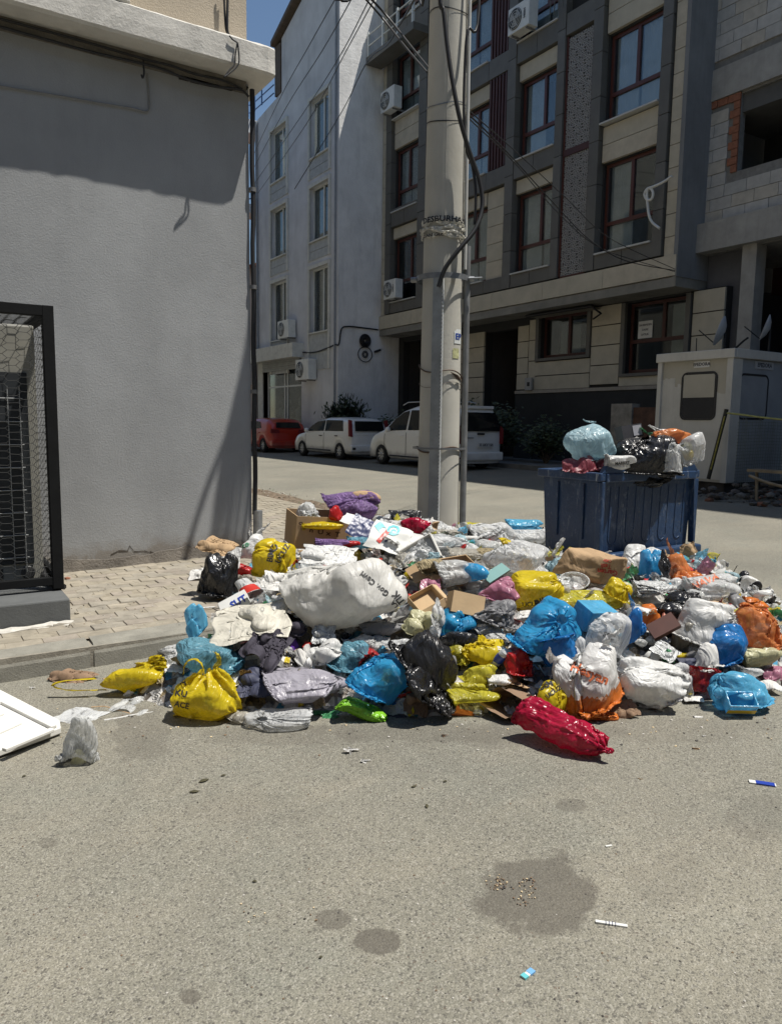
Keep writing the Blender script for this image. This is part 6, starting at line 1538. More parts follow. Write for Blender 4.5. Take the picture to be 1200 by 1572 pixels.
def ear(seed, at, d, L=.55, wd=.22, loop=True):
    """carrier-bag handle: a crumpled strip standing off the mouth, as a loop or a lone lug"""
    rs = np.random.RandomState(seed); n = 14; m_ = 5; P = []; at = np.array(at, float); d = np.array(d, float); d /= np.linalg.norm(d)
    side = np.cross(d, [0, 1, .2]); side /= np.linalg.norm(side); nrm = np.cross(side, d)
    for i in range(n):
        t = i/(n-1)
        if loop: c = at+d*L*math.sin(t*math.pi)+side*wd*1.2*(-math.cos(t*math.pi)); wv = wd*.34; tv = side*math.sin(t*math.pi*.999)*.3+nrm
        else: c = at+d*L*t+side*.12*math.sin(t*3+seed); wv = wd*(.75-.55*t); tv = side
        for j in range(m_):
            q = (j/(m_-1)-.5)*2; P.append(c+tv*q*wv*.6+nrm*.05*math.sin(q*3+t*9+seed)+rs.normal(size=3)*.012)
    return np.array(P), grid_faces(n, m_, False)
def print_on(o, txt, u, v, hpx, ang=0, mtl=None, flip=False, wf=1.0, off=.004, label=None):
    """print lettering on a crumpled surface: letters are laid onto the mesh where they are seen"""
    me = o.data; loc = np.array(o.location); 
    bv = BVHTree.FromPolygons([Vector(vv.co)+o.location for vv in me.vertices], [tuple(p.vertices) for p in me.polygons])
    vs, fs = text_mesh(txt, 1.0, True)
    bm_ = bmesh.new(); bvv = [bm_.verts.new(q) for q in vs]
    for f in fs:
        try: bm_.faces.new([bvv[i] for i in f])
        except ValueError: pass
    bmesh.ops.triangulate(bm_, faces=bm_.faces[:]); 
    for _ in range(2):
        ed = [e for e in bm_.edges if e.calc_length() > .22]
        if ed: bmesh.ops.subdivide_edges(bm_, edges=ed, cuts=1); bmesh.ops.triangulate(bm_, faces=bm_.faces[:])
    a = math.radians(ang); out = []; ok = []
    for vv in bm_.verts:
        x, y = vv.co.x*wf*(-1 if flip else 1), vv.co.y
        px = u+(x*math.cos(a)-y*math.sin(a))*hpx; py = v-(x*math.sin(a)+y*math.cos(a))*hpx
        d = Vector(ray(px, py)).normalized(); h = bv.ray_cast(Vector(CAM), d)
        if h[0] is None: out.append(Vector((0, 0, 0))); ok.append(False)
        else: out.append(h[0]-d*off-o.location); ok.append(True)
    bm_.verts.index_update()
    F_ = [tuple(q.index for q in f.verts) for f in bm_.faces if all(ok[q.index] for q in f.verts) and max((out[a_.index]-out[b_.index]).length for a_ in f.verts for b_ in f.verts) < .06]
    bm_.free()
    if not F_: return None
    me2 = bpy.data.meshes.new('lettering'); me2.from_pydata([tuple(q) for q in out], [], F_); me2.materials.append(mtl or INK)
    po = bpy.data.objects.new('lettering', me2); COL.objects.link(po); po.parent = o
    return po

# -- film colours
PL = {
 'white': plastic('film_white', (.76, .76, .74), .12, .25, .34, .6), 'offwhite': plastic('film_offwhite', (.66, .63, .54), 0, .25, .5, .5, 7),
 'bigwhite': plastic('film_big_white', (.72, .71, .67), 0, .35, .38, .5, 6, .10),
 'grey': plastic('film_grey', (.30, .30, .31), .25, .3, .3, .6), 'lilac': plastic('film_lilac', (.46, .44, .50), .18, .3, .3, .55, 8),
 'clear': plastic('film_clear', (.74, .75, .74), .50, .3, .16, .8, 11, .1), 'clearwarm': plastic('film_clear_warm', (.56, .53, .46), .48, .3, .2, .8, 11, .25),
 'milky': plastic('film_milky', (.78, .79, .79), .48, .35, .24, .7, 10, .15),
 'blue': plastic('film_blue', (.04, .38, .70), .42, .35, .2, .55, 8, .08), 'skyblue': plastic('film_sky_blue', (.14, .52, .76), .38, .35, .22, .5, 8, .08),
 'deepblue': plastic('film_deep_blue', (.02, .22, .58), .36, .3, .2, .6, 9, .08), 'teal': plastic('film_teal', (.20, .46, .58), .38, .35, .22, .8, 12, .12),
 'paleblue': plastic('film_pale_blue', (.46, .64, .70), .34, .35, .22, .7, 10, .1),
 'yellow': plastic('film_yellow', (.76, .60, .02), .22, .38, .24, .5, 8, .12), 'yellowc': plastic('film_yellow_clear', (.70, .64, .07), .5, .4, .2, .6, 9, .12),
 'paleyellow': plastic('film_pale_yellow', (.62, .60, .38), .12, .3, .3, .6, 9, .1),
 'orange': plastic('film_orange', (.68, .19, .03), .08, .3, .25, .55, 8, .1), 'peach': plastic('film_peach', (.72, .27, .09), .42, .35, .22, .6, 8, .1),
 'red': plastic('film_red', (.50, .02, .02), .05, .3, .2, .5, 9, .08), 'crimson': plastic('film_crimson', (.48, .008, .05), .25, .32, .17, .6, 8, .04),
 'maroon': plastic('film_maroon', (.20, .03, .045), 0, .15, .4, .6, 7, .2), 'pink': plastic('film_pink', (.56, .24, .34), .2, .3, .25, .6),
 'black': plastic('film_black', (.010, .010, .011), 0, 0, .22, .75, 8, .1), 'navy': plastic('cloth_navy', (.03, .035, .07), 0, 0, .6, .5, 7, .2),
 'violet': plastic('film_violet', (.14, .04, .40), .05, .2, .25, .5), 'mauve': plastic('net_mauve', (.36, .22, .50), .30, .35, .35, .8, 26, .05),
 'lime': plastic('film_lime', (.22, .52, .03), 0, .2, .18, .6, 9, .05), 'green': plastic('film_green', (.05, .25, .10), .1, .25, .3, .6), 'foil': plastic('foil_silver', (.55, .56, .55), 0, 0, .18, .9, 13, .15),
 'kraft': plastic('paper_kraft', (.40, .27, .15), 0, .05, .85, .6, 5, .3), 'brown': plastic('paper_brown', (.22, .14, .085), 0, 0, .85, .6, 6, .4),
 'tissue': plastic('paper_tissue', (.66, .65, .62), 0, .15, .9, .6, 9, .1), 'darkcloth': plastic('cloth_dark', (.035, .03, .045), 0, 0, .8, .6, 6, .2), 'mush': plastic('food_waste', (.30, .24, .13), 0, 0, .7, .8, 16, .6),
 'darkred': plastic('film_dark_red', (.32, .015, .015), 0, .1, .16, .6, 9, .06),
}
CARD = mat('cardboard', (.36, .245, .135), .9, .12, 6, .3, .003, 60, pos=False, grime=.25); CARD2 = mat('cardboard_pale', (.46, .33, .19), .9, .1, 6, .3, .003, 60, pos=False, grime=.15)
FOAM = mat('foam_white', (.66, .65, .61), .8, .06, 5, .2, .002, 200, pos=False, grime=.15); FOAMG = mat('foam_grey', (.46, .45, .41), .8, .08, 5, .2, .002, 200, pos=False, grime=.2)
CARDT = mat('card_teal', (.20, .36, .34), .6, .1, 5, pos=False); CARDW = mat('card_white', (.60, .60, .57), .6, .1, 5, pos=False, grime=.2); CARDN = mat('card_navy', (.03, .04, .11), .4, .15, 5, pos=False)
PRED = mat('print_red', (.45, .03, .02), .4, .1, 5, pos=False); PORG = mat('print_orange', (.50, .13, .03), .4, .1, 9, pos=False); PCYA = mat('print_cyan', (.12, .45, .48), .4, .1, 5, pos=False); PYEL = mat('print_yellow', (.6, .42, .03), .4, .1, 5, pos=False); PBLU = mat('print_blue', (.02, .05, .32), .35, .1, 5, pos=False)

n_items = [0]
def bag(u, v, wpx, hpx, col, label, kind='tied', rot=(0, 0, 0), seed=None, dfac=.8, ears=None, name='plastic_bag', cat='bag', group=None, sink=.2, floor=None, res=1.0, content=None, bands=None, dist=None, own=False, pick=None, sz=1.0, **kw):
    if 28 < wpx < 112 and v > 770: wpx *= 1.10; hpx *= 1.10
    n_items[0] += 1; seed = seed or (n_items[0]*7+3); big = max(wpx, hpx); rq = random.Random(seed)
    if own:
        P, F_, S_ = bag_mesh(kind, seed, 34, 48, **kw)
    else:
        if cat in ('tissue', 'paper', 'litter', 'scrap', 'foil'): kind = 'wad'
        if kind == 'lump' and big > 100 and 'big_' not in kw: kind = 'full'
        lst = LIB[kind]; P, nu, nv, cl = lst[(pick if pick is not None else rq.randrange(len(lst))) % len(lst)]
        Q = P.reshape(nu, nv, 3); st = 2 if big < 46 else 1
        if st == 2: Q = Q[::2, ::2]
        nu2, nv2 = Q.shape[:2]; P = Q.reshape(-1, 3).copy(); F_ = grid_faces(nu2, nv2, cl); S_ = [True]*len(F_)
        a_ = rq.uniform(0, 6.28) if kind not in ('open', 'sheet', 'wad', 'carrier') else (rq.choice([0, 1.57, 3.14, 4.71]) if kind != 'carrier' else .25); c_, s_ = math.cos(a_), math.sin(a_)
        P[:, :2] = P[:, :2]@np.array([[c_, -s_], [s_, c_]])
        if rq.random() < .5: P[:, 0] *= -1
        if big > 90:
            Dn = P/(np.linalg.norm(P, axis=1)[:, None]+1e-6); r2_ = np.random.RandomState(seed); P += Dn*(.035*crease(P*np.array([1, 1, .7]), r2_, 2.6)+.022*crease(P, r2_, 5.5))[:, None]
        P += .05*np.stack([np.sin(P[:, 1]*2.3+seed), np.sin(P[:, 2]*2.1+seed*2), np.sin(P[:, 0]*2.6+seed*3)], 1)
    mats = [PL[col]]; mi = None
    if bands:                                            # printed coloured zones: (material, z0, z1)
        mats += [b_[0] for b_ in bands]; zc_ = P[:, 2]; mi = []
        for f in F_:
            z = sum(zc_[i] for i in f)/4; q = 0
            for bi, b_ in enumerate(bands):
                if b_[1] < z < b_[2]: q = bi+1
            mi.append(q)
    o, tow, sc, base = finish(name, P, F_, S_, mats, u, v, wpx, hpx, rot, dfac, label, cat, group, sink, floor, mi=mi, dist=dist)
    for i, (at, d, L_, w_, lp_) in enumerate(ears or []):
        at = P[np.argmax(P@(np.array(at, float)/np.linalg.norm(at)))]*.94
        Pe, Fe = ear(seed+i, at, d, L_, w_, lp_); child(o, 'handle', Pe, Fe, PL[col], tow, True)
    if content:
        for i, (cc_, x, y, z, s) in enumerate(content):
            Pc, Fc, Sc = bag_mesh('lump', seed+50+i, 16, 20, cre=.08); Pc = Pc*s+np.array([x, y, z]); child(o, 'contents', Pc, Fc, PL.get(cc_, FOAM), tow, True)
    return o
def sheet(u, v, wpx, hpx, col, label, rot=(0, 0, 0), seed=None, dfac=1.3, name='plastic_sheet', cat='plastic sheet', group=None, sink=.1, floor=None, n=None, dist=None, **kw):
    n_items[0] += 1; seed = seed or (n_items[0]*5+11); n = n or (16 if max(wpx, hpx) < 40 else 28)
    if name in ('folded_pack', 'paper_sheet') and max(wpx, hpx) > 30 and col != 'brown': P, F_, S_ = sheet_mesh(seed, n, **kw)
    else:
        rq = random.Random(seed); P, nu, nv, cl = LIB['sheet'][seed % 5]; Q = P.reshape(nu, nv, 3)
        if max(wpx, hpx) < 46: Q = Q[::2, ::2]
        P = Q.reshape(-1, 3).copy(); F_ = grid_faces(Q.shape[0], Q.shape[1], False); S_ = [True]*len(F_); a_ = rq.choice([0, .4, .9, 1.57, 2.1, 3.3]); c_, s_ = math.cos(a_), math.sin(a_); P[:, :2] = P[:, :2]@np.array([[c_, -s_], [s_, c_]])
    o, tow, sc, base = finish(name, P, F_, S_, PL[col] if isinstance(col, str) else col, u, v, wpx, hpx, rot, dfac, label, cat, group, sink, floor, dist=dist)
    if name in ('plastic_sheet', 'paper_sheet', 'wrapper'):
        so_m = o.modifiers.new('thickness', 'SOLIDIFY'); so_m.thickness = .0015
    return o
def carton(u, v, wpx, hpx, mtl, label, dims=(1, .7, .6), rot=(0, 0, 0), flaps=(('f', 40),), open_=True, name='cardboard_box', cat='cardboard box', seed=1, sink=.2, crush=.04, prints=None, dist=None, floor=None, th=.035, FL=.55):
    P, F_, S_ = box_mesh(seed, dims, open_, 0, th, crush); allv = [P]; 
    fl = [flap_mb(dims, s, a, .03, FL) for s, a in flaps]
    # include flaps in the bounding box by adding them to the size estimate
    Pall = np.concatenate([P]+[f[0] for f in fl]) if fl else P
    o, tow, sc, base = finish(name, P, F_, S_, mtl, u, v, wpx, hpx, rot, .8, label, cat, None, sink, floor, keep=True, dist=dist, epts=Pall)
    for vs, fs in fl: child(o, 'flap', vs, fs, mtl, tow)
    return o, tow
# ---- heap body (small unsortable waste that everything lies on)
def heap_mat():
    mt, nt, b, out = _new('mixed_waste'); co = worldpos(nt)
    v1 = nt.nodes.new('ShaderNodeTexVoronoi'); v1.inputs['Scale'].default_value = 17; nt.links.new(co, v1.inputs['Vector'])
    sep = nt.nodes.new('ShaderNodeSeparateColor'); nt.links.new(v1.outputs['Color'], sep.inputs[0])
    cc = ramp(nt, sep.outputs[0], [(0, (.08, .07, .06)), (.15, (.16, .14, .12)), (.3, (.42, .41, .39)), (.5, (.20, .20, .20)), (.6, (.52, .51, .49)), (.84, (.22, .17, .09)), (.93, (.04, .2, .32)), (1, (.4, .33, .05))], 'CONSTANT')
    nt.links.new(cc, b.inputs['Base Color']); b.inputs['Roughness'].default_value = .5
    bump(nt, mth(nt, 'ADD', v1.outputs['Distance'], noise(nt, co, 30, 4, .7, 1.0, 'RIDGED_MULTIFRACTAL')), .9, .03, b); MATS['mixed_waste'] = mt; return mt
x0_, x1_, y0_, y1_ = HPA[:, 0].min()-.1, HPA[:, 0].max()+.1, HPA[:, 1].min()-.1, HPA[:, 1].max()+.1
hb = MB(); st_ = .05; nx_ = int((x1_-x0_)/st_); ny_ = int((y1_-y0_)/st_); idx = {}
rsh = random.Random(2)
for i in range(nx_+1):
    for j in range(ny_+1):
        x = x0_+i*st_; y = y0_+j*st_; d = hdist(x, y)
        if d > -.06:
            z = surf(x, y)-.03 if d > 0 else surf(x, y)-.03
            if d > .08: z += rsh.uniform(-.04, .035)
            idx[(i, j)] = len(hb.v); hb.v.append((x+rsh.uniform(-.015, .015), y+rsh.uniform(-.015, .015), z-.02*(d < .05)))
for (i, j) in list(idx):
    if (i+1, j) in idx and (i, j+1) in idx and (i+1, j+1) in idx: hb.f.append((idx[(i, j)], idx[(i+1, j)], idx[(i+1, j+1)], idx[(i, j+1)])); hb.mi.append(0); hb.sm.append(True)
o = hb.build('heap_core', heap_mat()); o['kind'] = 'stuff'; o['label'] = 'packed small waste inside the rubbish heap'
sc_m = [CARDW, PL['clear'], CARD, PL['yellow'], PL['black'], PL['skyblue'], PL['tissue'], PRED, PL['mush'], PL['grey'], PL['green'], PL['white']]
scr = MB(); rs_ = random.Random(9)
tpl = []
for P_, nu_, nv_, c_ in LIB['sheet']+LIB['wad']:
    Q_ = P_.reshape(nu_, nv_, 3)[::5, ::5]; tpl.append((Q_.reshape(-1, 3), grid_faces(Q_.shape[0], Q_.shape[1], False)))
for k in range(1900):
    for _ in range(20):
        x = rs_.uniform(x0_, x1_); y = rs_.uniform(y0_, y1_)
        if hdist(x, y) > .0: break
    s = rs_.uniform(.02, .075) if rs_.random() < .75 else rs_.uniform(.06, .12); z = surf(x, y)+rs_.uniform(-.03, .03); Pt, Ft = rs_.choice(tpl)
    R_ = Rm(rs_.uniform(-60, 60), rs_.uniform(-60, 60), rs_.uniform(0, 360))
    if hdist(x, y) < .12: s *= .5; z = surf(x, y)+.01
    V_ = (Pt*np.array([s, s*rs_.uniform(.4, 1), s]))@R_.T+np.array([x, y, z]); V_[:, 2] = np.maximum(V_[:, 2], G(x)+.004)
    scr.add(V_.tolist(), Ft, rs_.choice([0, 0, 1, 1, 1, 1, 1, 2, 3, 4, 5, 6, 6, 6, 7, 8, 9, 10, 11, 11, 11]), True)
o = scr.build('litter_scraps', sc_m); o['kind'] = 'stuff'; o['label'] = 'torn scraps of paper, film and peel between the bags'

# torn film, paper and foil tangled over and between the bags
tpl2 = []
for P_, nu_, nv_, c_ in LIB['sheet']+LIB['wad']+LIB['wad']:
    Q_ = P_.reshape(nu_, nv_, 3)[::2, ::2]; tpl2.append((Q_.reshape(-1, 3), grid_faces(Q_.shape[0], Q_.shape[1], False)))
tng = MB(); mt2 = [PL['milky'], PL['clear'], PL['tissue'], PL['white'], PL['skyblue'], PL['yellowc'], PL['kraft'], PL['foil'], PL['black'], PL['peach'], PL['clearwarm'], PL['pink'], PL['darkred'], PL['paleblue']]
for k in range(330):
    for _ in range(30):
        x = rs_.uniform(x0_, x1_); y = rs_.uniform(y0_, y1_)
        if hdist(x, y) > .1: break
    s = rs_.uniform(.045, .105); z = surf(x, y)+rs_.uniform(.0, .13)*min(1, hdist(x, y)/.4); Pt, Ft = rs_.choice(tpl2); R_ = Rm(rs_.uniform(-70, 70), rs_.uniform(-70, 70), rs_.uniform(0, 360))
    V_ = (Pt*np.array([s, s*rs_.uniform(.5, 1), s]))@R_.T+np.array([x, y, z]); V_[:, 2] = np.maximum(V_[:, 2], G(x)+.004)
    tng.add(V_.tolist(), Ft, rs_.choice([0, 0, 0, 1, 1, 1, 2, 2, 3, 3, 4, 5, 6, 7, 7, 8, 9, 10, 10, 11, 12, 13]), True)
o = tng.build('tangled_film', mt2); o['kind'] = 'stuff'; o['label'] = 'torn film, paper and foil tangled between the bags of the heap'

E1 = [((-.45, 0, .8), (-.25, 0, 1), .55, .25, True), ((.45, 0, .8), (.25, 0, 1), .55, .25, True)]
E2 = [((-.3, 0, .8), (-.4, 0, 1), .55, .22, False), ((.35, 0, .8), (.3, .1, 1), .6, .22, False)]
# ---------------- left end
b = bag(318, 1063, 100, 98, 'yellow', 'yellow carrier bag standing upright at the front left with two handles and black lettering', 'carrier', (6, 3, 0), 21, .8, [((-.72, 0, .75), (-.05, 0, 1), .62, .22, True), ((-.05, .1, .8), (-.1, 0, 1), .6, .2, False)], sink=.04, floor=G(1.4), pick=0)
print_on(b, 'VA', 277, 1046, 15, -12); print_on(b, 'KU', 278, 1065, 14, -12); print_on(b, 'ACE', 279, 1083, 12, -12)
bag(212, 1036, 92, 70, 'yellow', 'flattened yellow bag at the far left end of the heap with its handle open', 'tied', (12, -75, 0), 33, .8, [((-.35, 0, .7), (-.5, .0, 1), .6, .3, True)], sink=.05, floor=G(1)+.0, cre=.12)
sheet(222, 1048, 92, 42, 'teal', 'pale blue film draped over the flattened yellow bag', (28, 4, 0), 5, 1.0, amp=.22, f=2.8, curl=.6, dist=4.42)
sheet(210, 1084, 92, 30, 'clear', 'clear plastic film lying on the road below the yellow bag at the left end', (6, 0, 10), 6, 1.6, floor=0, amp=.10, curl=.05)
bag(262, 1000, 40, 24, 'milky', 'small white crumpled bag peeping out between curb and blue bag', 'lump', (0, 60, 0), 8, floor=.02)
b = bag(323, 1008, 112, 78, 'teal', 'large shiny light blue bag behind the upright yellow bag', 'knot', (20, -32, 0), 41, .9, cre=.14, cf=2.8, lumps=8)
bag(299, 958, 34, 62, 'skyblue', 'twisted blue bag tail sticking up above the curb', 'tied', (0, -28, 0), 43, .7, dist=4.9, pleat=.4, cre=.2)
sheet(386, 955, 132, 76, 'offwhite', 'big off-white printed sack spread open over the left of the heap', (30, -16, 0), 12, 1.0, amp=.13, f=1.6, curl=.45, sink=-.15)
print_on([o for o in COL.objects if o.get('label', '').startswith('big off-white printed')][0], '* o * o *', 392, 936, 14, 10, mat('print_grey', (.33, .32, .29), .8))
bag(333, 884, 58, 76, 'black', 'black bag leaning by the grey wall on the sidewalk edge', 'lump', (0, 8, 0), 55, .8, floor=G(2.2)+.155, sink=.02, facets=14)
sheet(334, 838, 64, 32, 'kraft', 'crumpled brown paper bag lying on the black bag by the wall', (28, 6, 0), 3, .8, 'paper_bag', 'paper bag', sink=-2.4)
sheet(352, 857, 36, 34, 'clear', 'clear crinkled film between black bag and white printed bag', (40, 0, 0), 14, .8, amp=.2, sink=-.9)
b = bag(394, 842, 62, 50, 'white', 'white tied bag with green print next to the yellow lettered bag', 'knot', (0, 10, 0), 57, .8, E2, sink=-.35)
print_on(b, 'eco', 374, 838, 12, 30, mat('print_green', (.05, .25, .12), .5))
b = bag(421, 855, 66, 60, 'yellow', 'yellow bag with black logos standing near the cardboard box', 'lump', (15, 8, 0), 61, .75, sink=-.2, lumps=4, cre=.08, facets=10)
print_on(b, 'BIM', 416, 853, 13, 78); print_on(b, 'UCUZ', 434, 850, 12, 60); print_on(b, 'O', 421, 841, 15, 30)
bag(368, 875, 42, 27, 'red', 'small shiny red knotted bag below the yellow lettered bag', 'lump', (0, 80, 0), 63, .9, sink=-.2, cre=.1)
sheet(304, 881, 30, 22, 'tissue', 'torn white paper lying on the sidewalk beside the black bag', (20, -10, 0), 64, .9, 'paper_sheet', 'paper', floor=G(2)+.17, amp=.1)
bag(443, 868, 30, 26, 'grey', 'small grey see-through bag under the yellow lettered bag', 'lump', (0, 0, 30), 66, sink=-.2)
sheet(428, 893, 54, 36, 'tissue', 'white cloth with grey folds left of the giant white bag', (25, 10, 0), 67, .9, 'cloth', 'cloth', sink=-.5, amp=.14)
# cup with red print
def lathe_item(name, cat, u, v, wpx, hpx, prof, mats_, label, rot=(0, 0, 0), n=20, sink=.15, floor=None, segs=None, dist=None, smooth=True, keepf=False):
    n_items[0] += 1; mb = MB(); mb.lathe(prof, n, 0, None, smooth); P = np.array(mb.v); mi = None
    if segs:
        mi = [];
        for i in range(len(prof)-1): mi += [segs[i]]*n
    o, tow, sc, base = finish(name, P, mb.f, mb.sm, mats_, u, v, wpx, hpx, rot, .8, label, cat, None, sink, floor, mi=mi, dist=dist, keep=keepf); return o
CUP = [(.001, 0), (.62, 0), (.66, .04), (.82, 1.1), (.98, 2.1), (1.06, 2.12), (1.05, 2.18), (.97, 2.18), (.8, 1.1), (.62, .08)]
lathe_item('plastic_cup', 'cup', 382, 905, 46, 40, CUP, [PL['clear'], PRED], 'clear plastic cup with a red label lying by the red bag', (30, 140, 0), segs=[0, 0, 0, 1, 0, 0, 0, 0, 0], sink=-.5)
o, tw = carton(360, 926, 52, 36, CARDW, 'white and blue food carton lying left of the off-white sack', (1, .5, .28), (25, -28, 12), (), False, 'food_carton', 'carton', 4, sink=-.6)
print_on(o, 'SUT', 366, 924, 15, 30, PBLU)
# ---------------- giant white bag
b = bag(527, 912, 196, 152, 'bigwhite', 'giant stuffed white bag dominating the left middle of the heap, with black print', 'giant', (10, 62, 0), 71, .85, sink=.08, lumps=5, la=.12, cre=.045, cf=1.5, pleat=.05, facets=12, res=1.3)
print_on(b, 'Gov. Cevri', 575, 896, 12, 141, wf=1.0); print_on(b, 'STIK', 614, 921, 15, 128); print_on(b, 'PLA', 607, 930, 10, 128)
sheet(548, 944, 142, 62, 'bigwhite', 'torn white flap folded over the foot of the giant white bag', (52, 14, 0), 73, .7, amp=.11, f=1.6, curl=.35, sink=-.3, n=36, dist=4.78)
sheet(505, 852, 90, 34, 'white', 'wrinkled white film gathered on top of the giant white bag', (30, 6, 0), 75, .9, amp=.16, f=1.8, dist=5.05)
# ---------------- dark clothing and lilac bags
sheet(408, 1000, 84, 70, 'darkcloth', 'dark patterned clothing tumbled beside the light blue bag', (45, 0, 0), 81, .8, 'clothing', 'clothing', sink=-.1, amp=.22, f=1.8, n=34)
sheet(418, 996, 50, 46, 'lilac', 'grey and white striped cloth folded into the dark clothing', (45, 30, 0), 82, .6, 'clothing', 'clothing', sink=-.3, amp=.24, f=2.6, dist=4.35)
sheet(398, 1046, 70, 50, 'navy', 'dark navy cloth on the ground below the blue bag', (30, 0, 0), 83, .8, 'clothing', 'clothing', sink=.0, amp=.2)
sheet(452, 1008, 26, 56, 'violet', 'bright violet cloth strip right of the dark clothing', (60, 28, 0), 84, .5, 'cloth', 'cloth', sink=-.3, amp=.25, dist=4.4)
bag(466, 1056, 140, 84, 'lilac', 'large greyish lilac bag lying at the front of the heap', 'lump', (0, 78, 10), 86, .9, sink=.0, lumps=4, la=.12, cre=.07, pleat=.10)
bag(428, 1104, 98, 50, 'milky', 'milky white bag in front of the lilac bag', 'lump', (4, -84, 6), 88, .8, sink=.06, floor=0.01, cre=.12)
sheet(372, 1092, 78, 46, 'clearwarm', 'clear film between the yellow upright bag and the milky bag', (16, 10, 0), 90, 1.1, floor=.02, amp=.12, sink=0)
sheet(500, 1097, 46, 13, 'green', 'green and silver foil scrap under the lilac bag', (10, 0, 0), 91, 1, 'foil_scrap', 'foil', floor=.03, amp=.15)
bag(497, 1002, 62, 52, 'white', 'small white tied bag above the lilac bag', 'tied', (10, -30, 0), 92, .8)
sheet(497, 974, 38, 32, 'foil', 'ball of crumpled silver film below the giant white bag', (50, 0, 0), 93, .8, 'foil_ball', 'foil', amp=.3, curl=1.0, sink=-.3)
bag(537, 1010, 66, 60, 'teal', 'crinkled teal bag right of the small white tied bag', 'lump', (0, 20, 0), 94, .8, cre=.15, cf=3)
bag(528, 1006, 28, 30, 'clear', 'clear crumple of film on the teal bag', 'lump', (0, 0, 0), 95, .6, cre=.25, dist=4.30)
# ---------------- blue, black, lime
bag(588, 1042, 106, 98, 'blue', 'bright blue bag with a meat tray resting on it', 'lump', (0, 35, 0), 101, .8, sink=.0, pick=3, lumps=5, cre=.07, pleat=.12, facets=12)
o, tw = carton(621, 1008, 42, 44, PL['clear'], 'clear meat tray with a red label between blue and black bag', (1, .75, .14), (62, 52, 0), (), True, 'meat_tray', 'tray', 5, sink=-.3, th=.04, dist=4.18)
P = np.array([(-.45, -.4, -.10), (.45, -.4, -.10), (.45, .35, -.10), (-.45, .35, -.10)]); child(o, 'label_sticker', P, [(0, 1, 2, 3)], PRED, tw)
bag(612, 990, 50, 26, 'milky', 'little white bag scrap above the meat tray', 'lump', (0, 60, 0), 104, sink=-.1)
bag(650, 1034, 112, 146, 'black', 'tall glossy black bag at the centre front', 'tied', (6, 24, 0), 106, .7, sink=.0, pick=2, lumps=4, la=.14, cre=.06, pleat=.34, facets=8, res=1.2)
sheet(640, 1078, 44, 50, 'brown', 'brown crumpled paper in front of the black bag', (55, 0, 20), 107, .8, 'paper_sheet', 'paper', sink=-.1, amp=.25, f=1.8, dist=4.02)
bag(557, 1090, 80, 48, 'lime', 'lime green crisp packet at the very front', 'long', (0, 118, 0), 108, .6, floor=.02, sink=.0, cre=.10, pleat=.25, name='crisp_packet', cat='packet')
sheet(610, 1102, 42, 20, 'darkcloth', 'small dark wet scrap right of the lime packet', (14, 0, 0), 109, 1, 'paper_sheet', 'scrap', floor=.02, amp=.25)
bag(592, 1090, 22, 17, 'clear', 'tiny clear crumple right of the lime packet', 'lump', (0, 0, 0), 110, floor=.03, cre=.3)
lathe_item('plastic_spoon', 'spoon', 624, 1111, 42, 8, [(.001, 0), (.5, .3), (.6, .9), (.3, 1.5), (.12, 1.9), (.12, 5.5), (.001, 5.6)], [PL['clear']], 'clear plastic spoon lying in front of the heap', (0, 86, 0), 8, floor=.005)
# ---------------- centre cardboard and can
CAN = [(.001, .05), (.8, .05), (.85, 0), (1, .12), (1, .9), (1, 2.9), (1, 3.55), (.8, 3.75), (.82, 3.8), (.74, 3.7), (.001, 3.68)]
lathe_item('drink_can', 'can', 631, 917, 22, 42, CAN, [mat('can_silver', (.55, .56, .58), .3, .05, 5, metal=.7, pos=False), PBLU], 'silver and blue drink can right of the giant white bag', (18, 12, 0), segs=[0, 0, 0, 0, 1, 0, 0, 0, 0, 0], sink=-.3, dist=5.0)
sheet(661, 905, 34, 34, 'pink', 'pink flowered crumpled wrapper behind the drink can', (50, 0, 0), 112, .8, 'wrapper', 'wrapper', sink=-.3, amp=.25)
carton(680, 880, 118, 60, CARD, 'open brown cardboard box with folded flaps in the middle of the heap', (1, .6, .35), (14, -6, 18), (('f', 55), ('l', 25), ('b', 60)), True, sink=.1)
carton(657, 922, 64, 46, CARD2, 'light brown cardboard flaps right of the drink can', (1, .7, .3), (35, -20, 30), (('f', 50), ('r', 40)), True, 'cardboard_box', 'cardboard box', 6, sink=-.1)
o, tw = carton(714, 928, 62, 50, CARD2, 'small closed brown box tilted in the middle of the heap', (1, .5, .62), (-18, 14, 12), (), False, 'cardboard_box', 'cardboard box', 7, sink=-.2)
P = np.array([(-1, .2, .63), (1, .2, .63), (1, .5, .63), (-1, .5, .63)]); child(o, 'red_strip', P, [(0, 1, 2, 3)], PRED, tw)
bag(696, 958, 66, 58, 'blue', 'blue bag slumped over a dark bag below the small closed box', 'lump', (0, 20, 0), 115, .8, lumps=5); bag(700, 985, 60, 44, 'black', 'small black bag under the slumped blue bag', 'lump', (0, 0, 0), 116)
bag(646, 957, 56, 44, 'paleyellow', 'pale greenish tied bag under the drink can', 'tied', (10, 30, 0), 117, .8)
sheet(672, 948, 24, 62, 'milky', 'twisted strip of clear film hanging beside the small closed box', (60, 35, 0), 118, .6, sink=-.2, amp=.2)
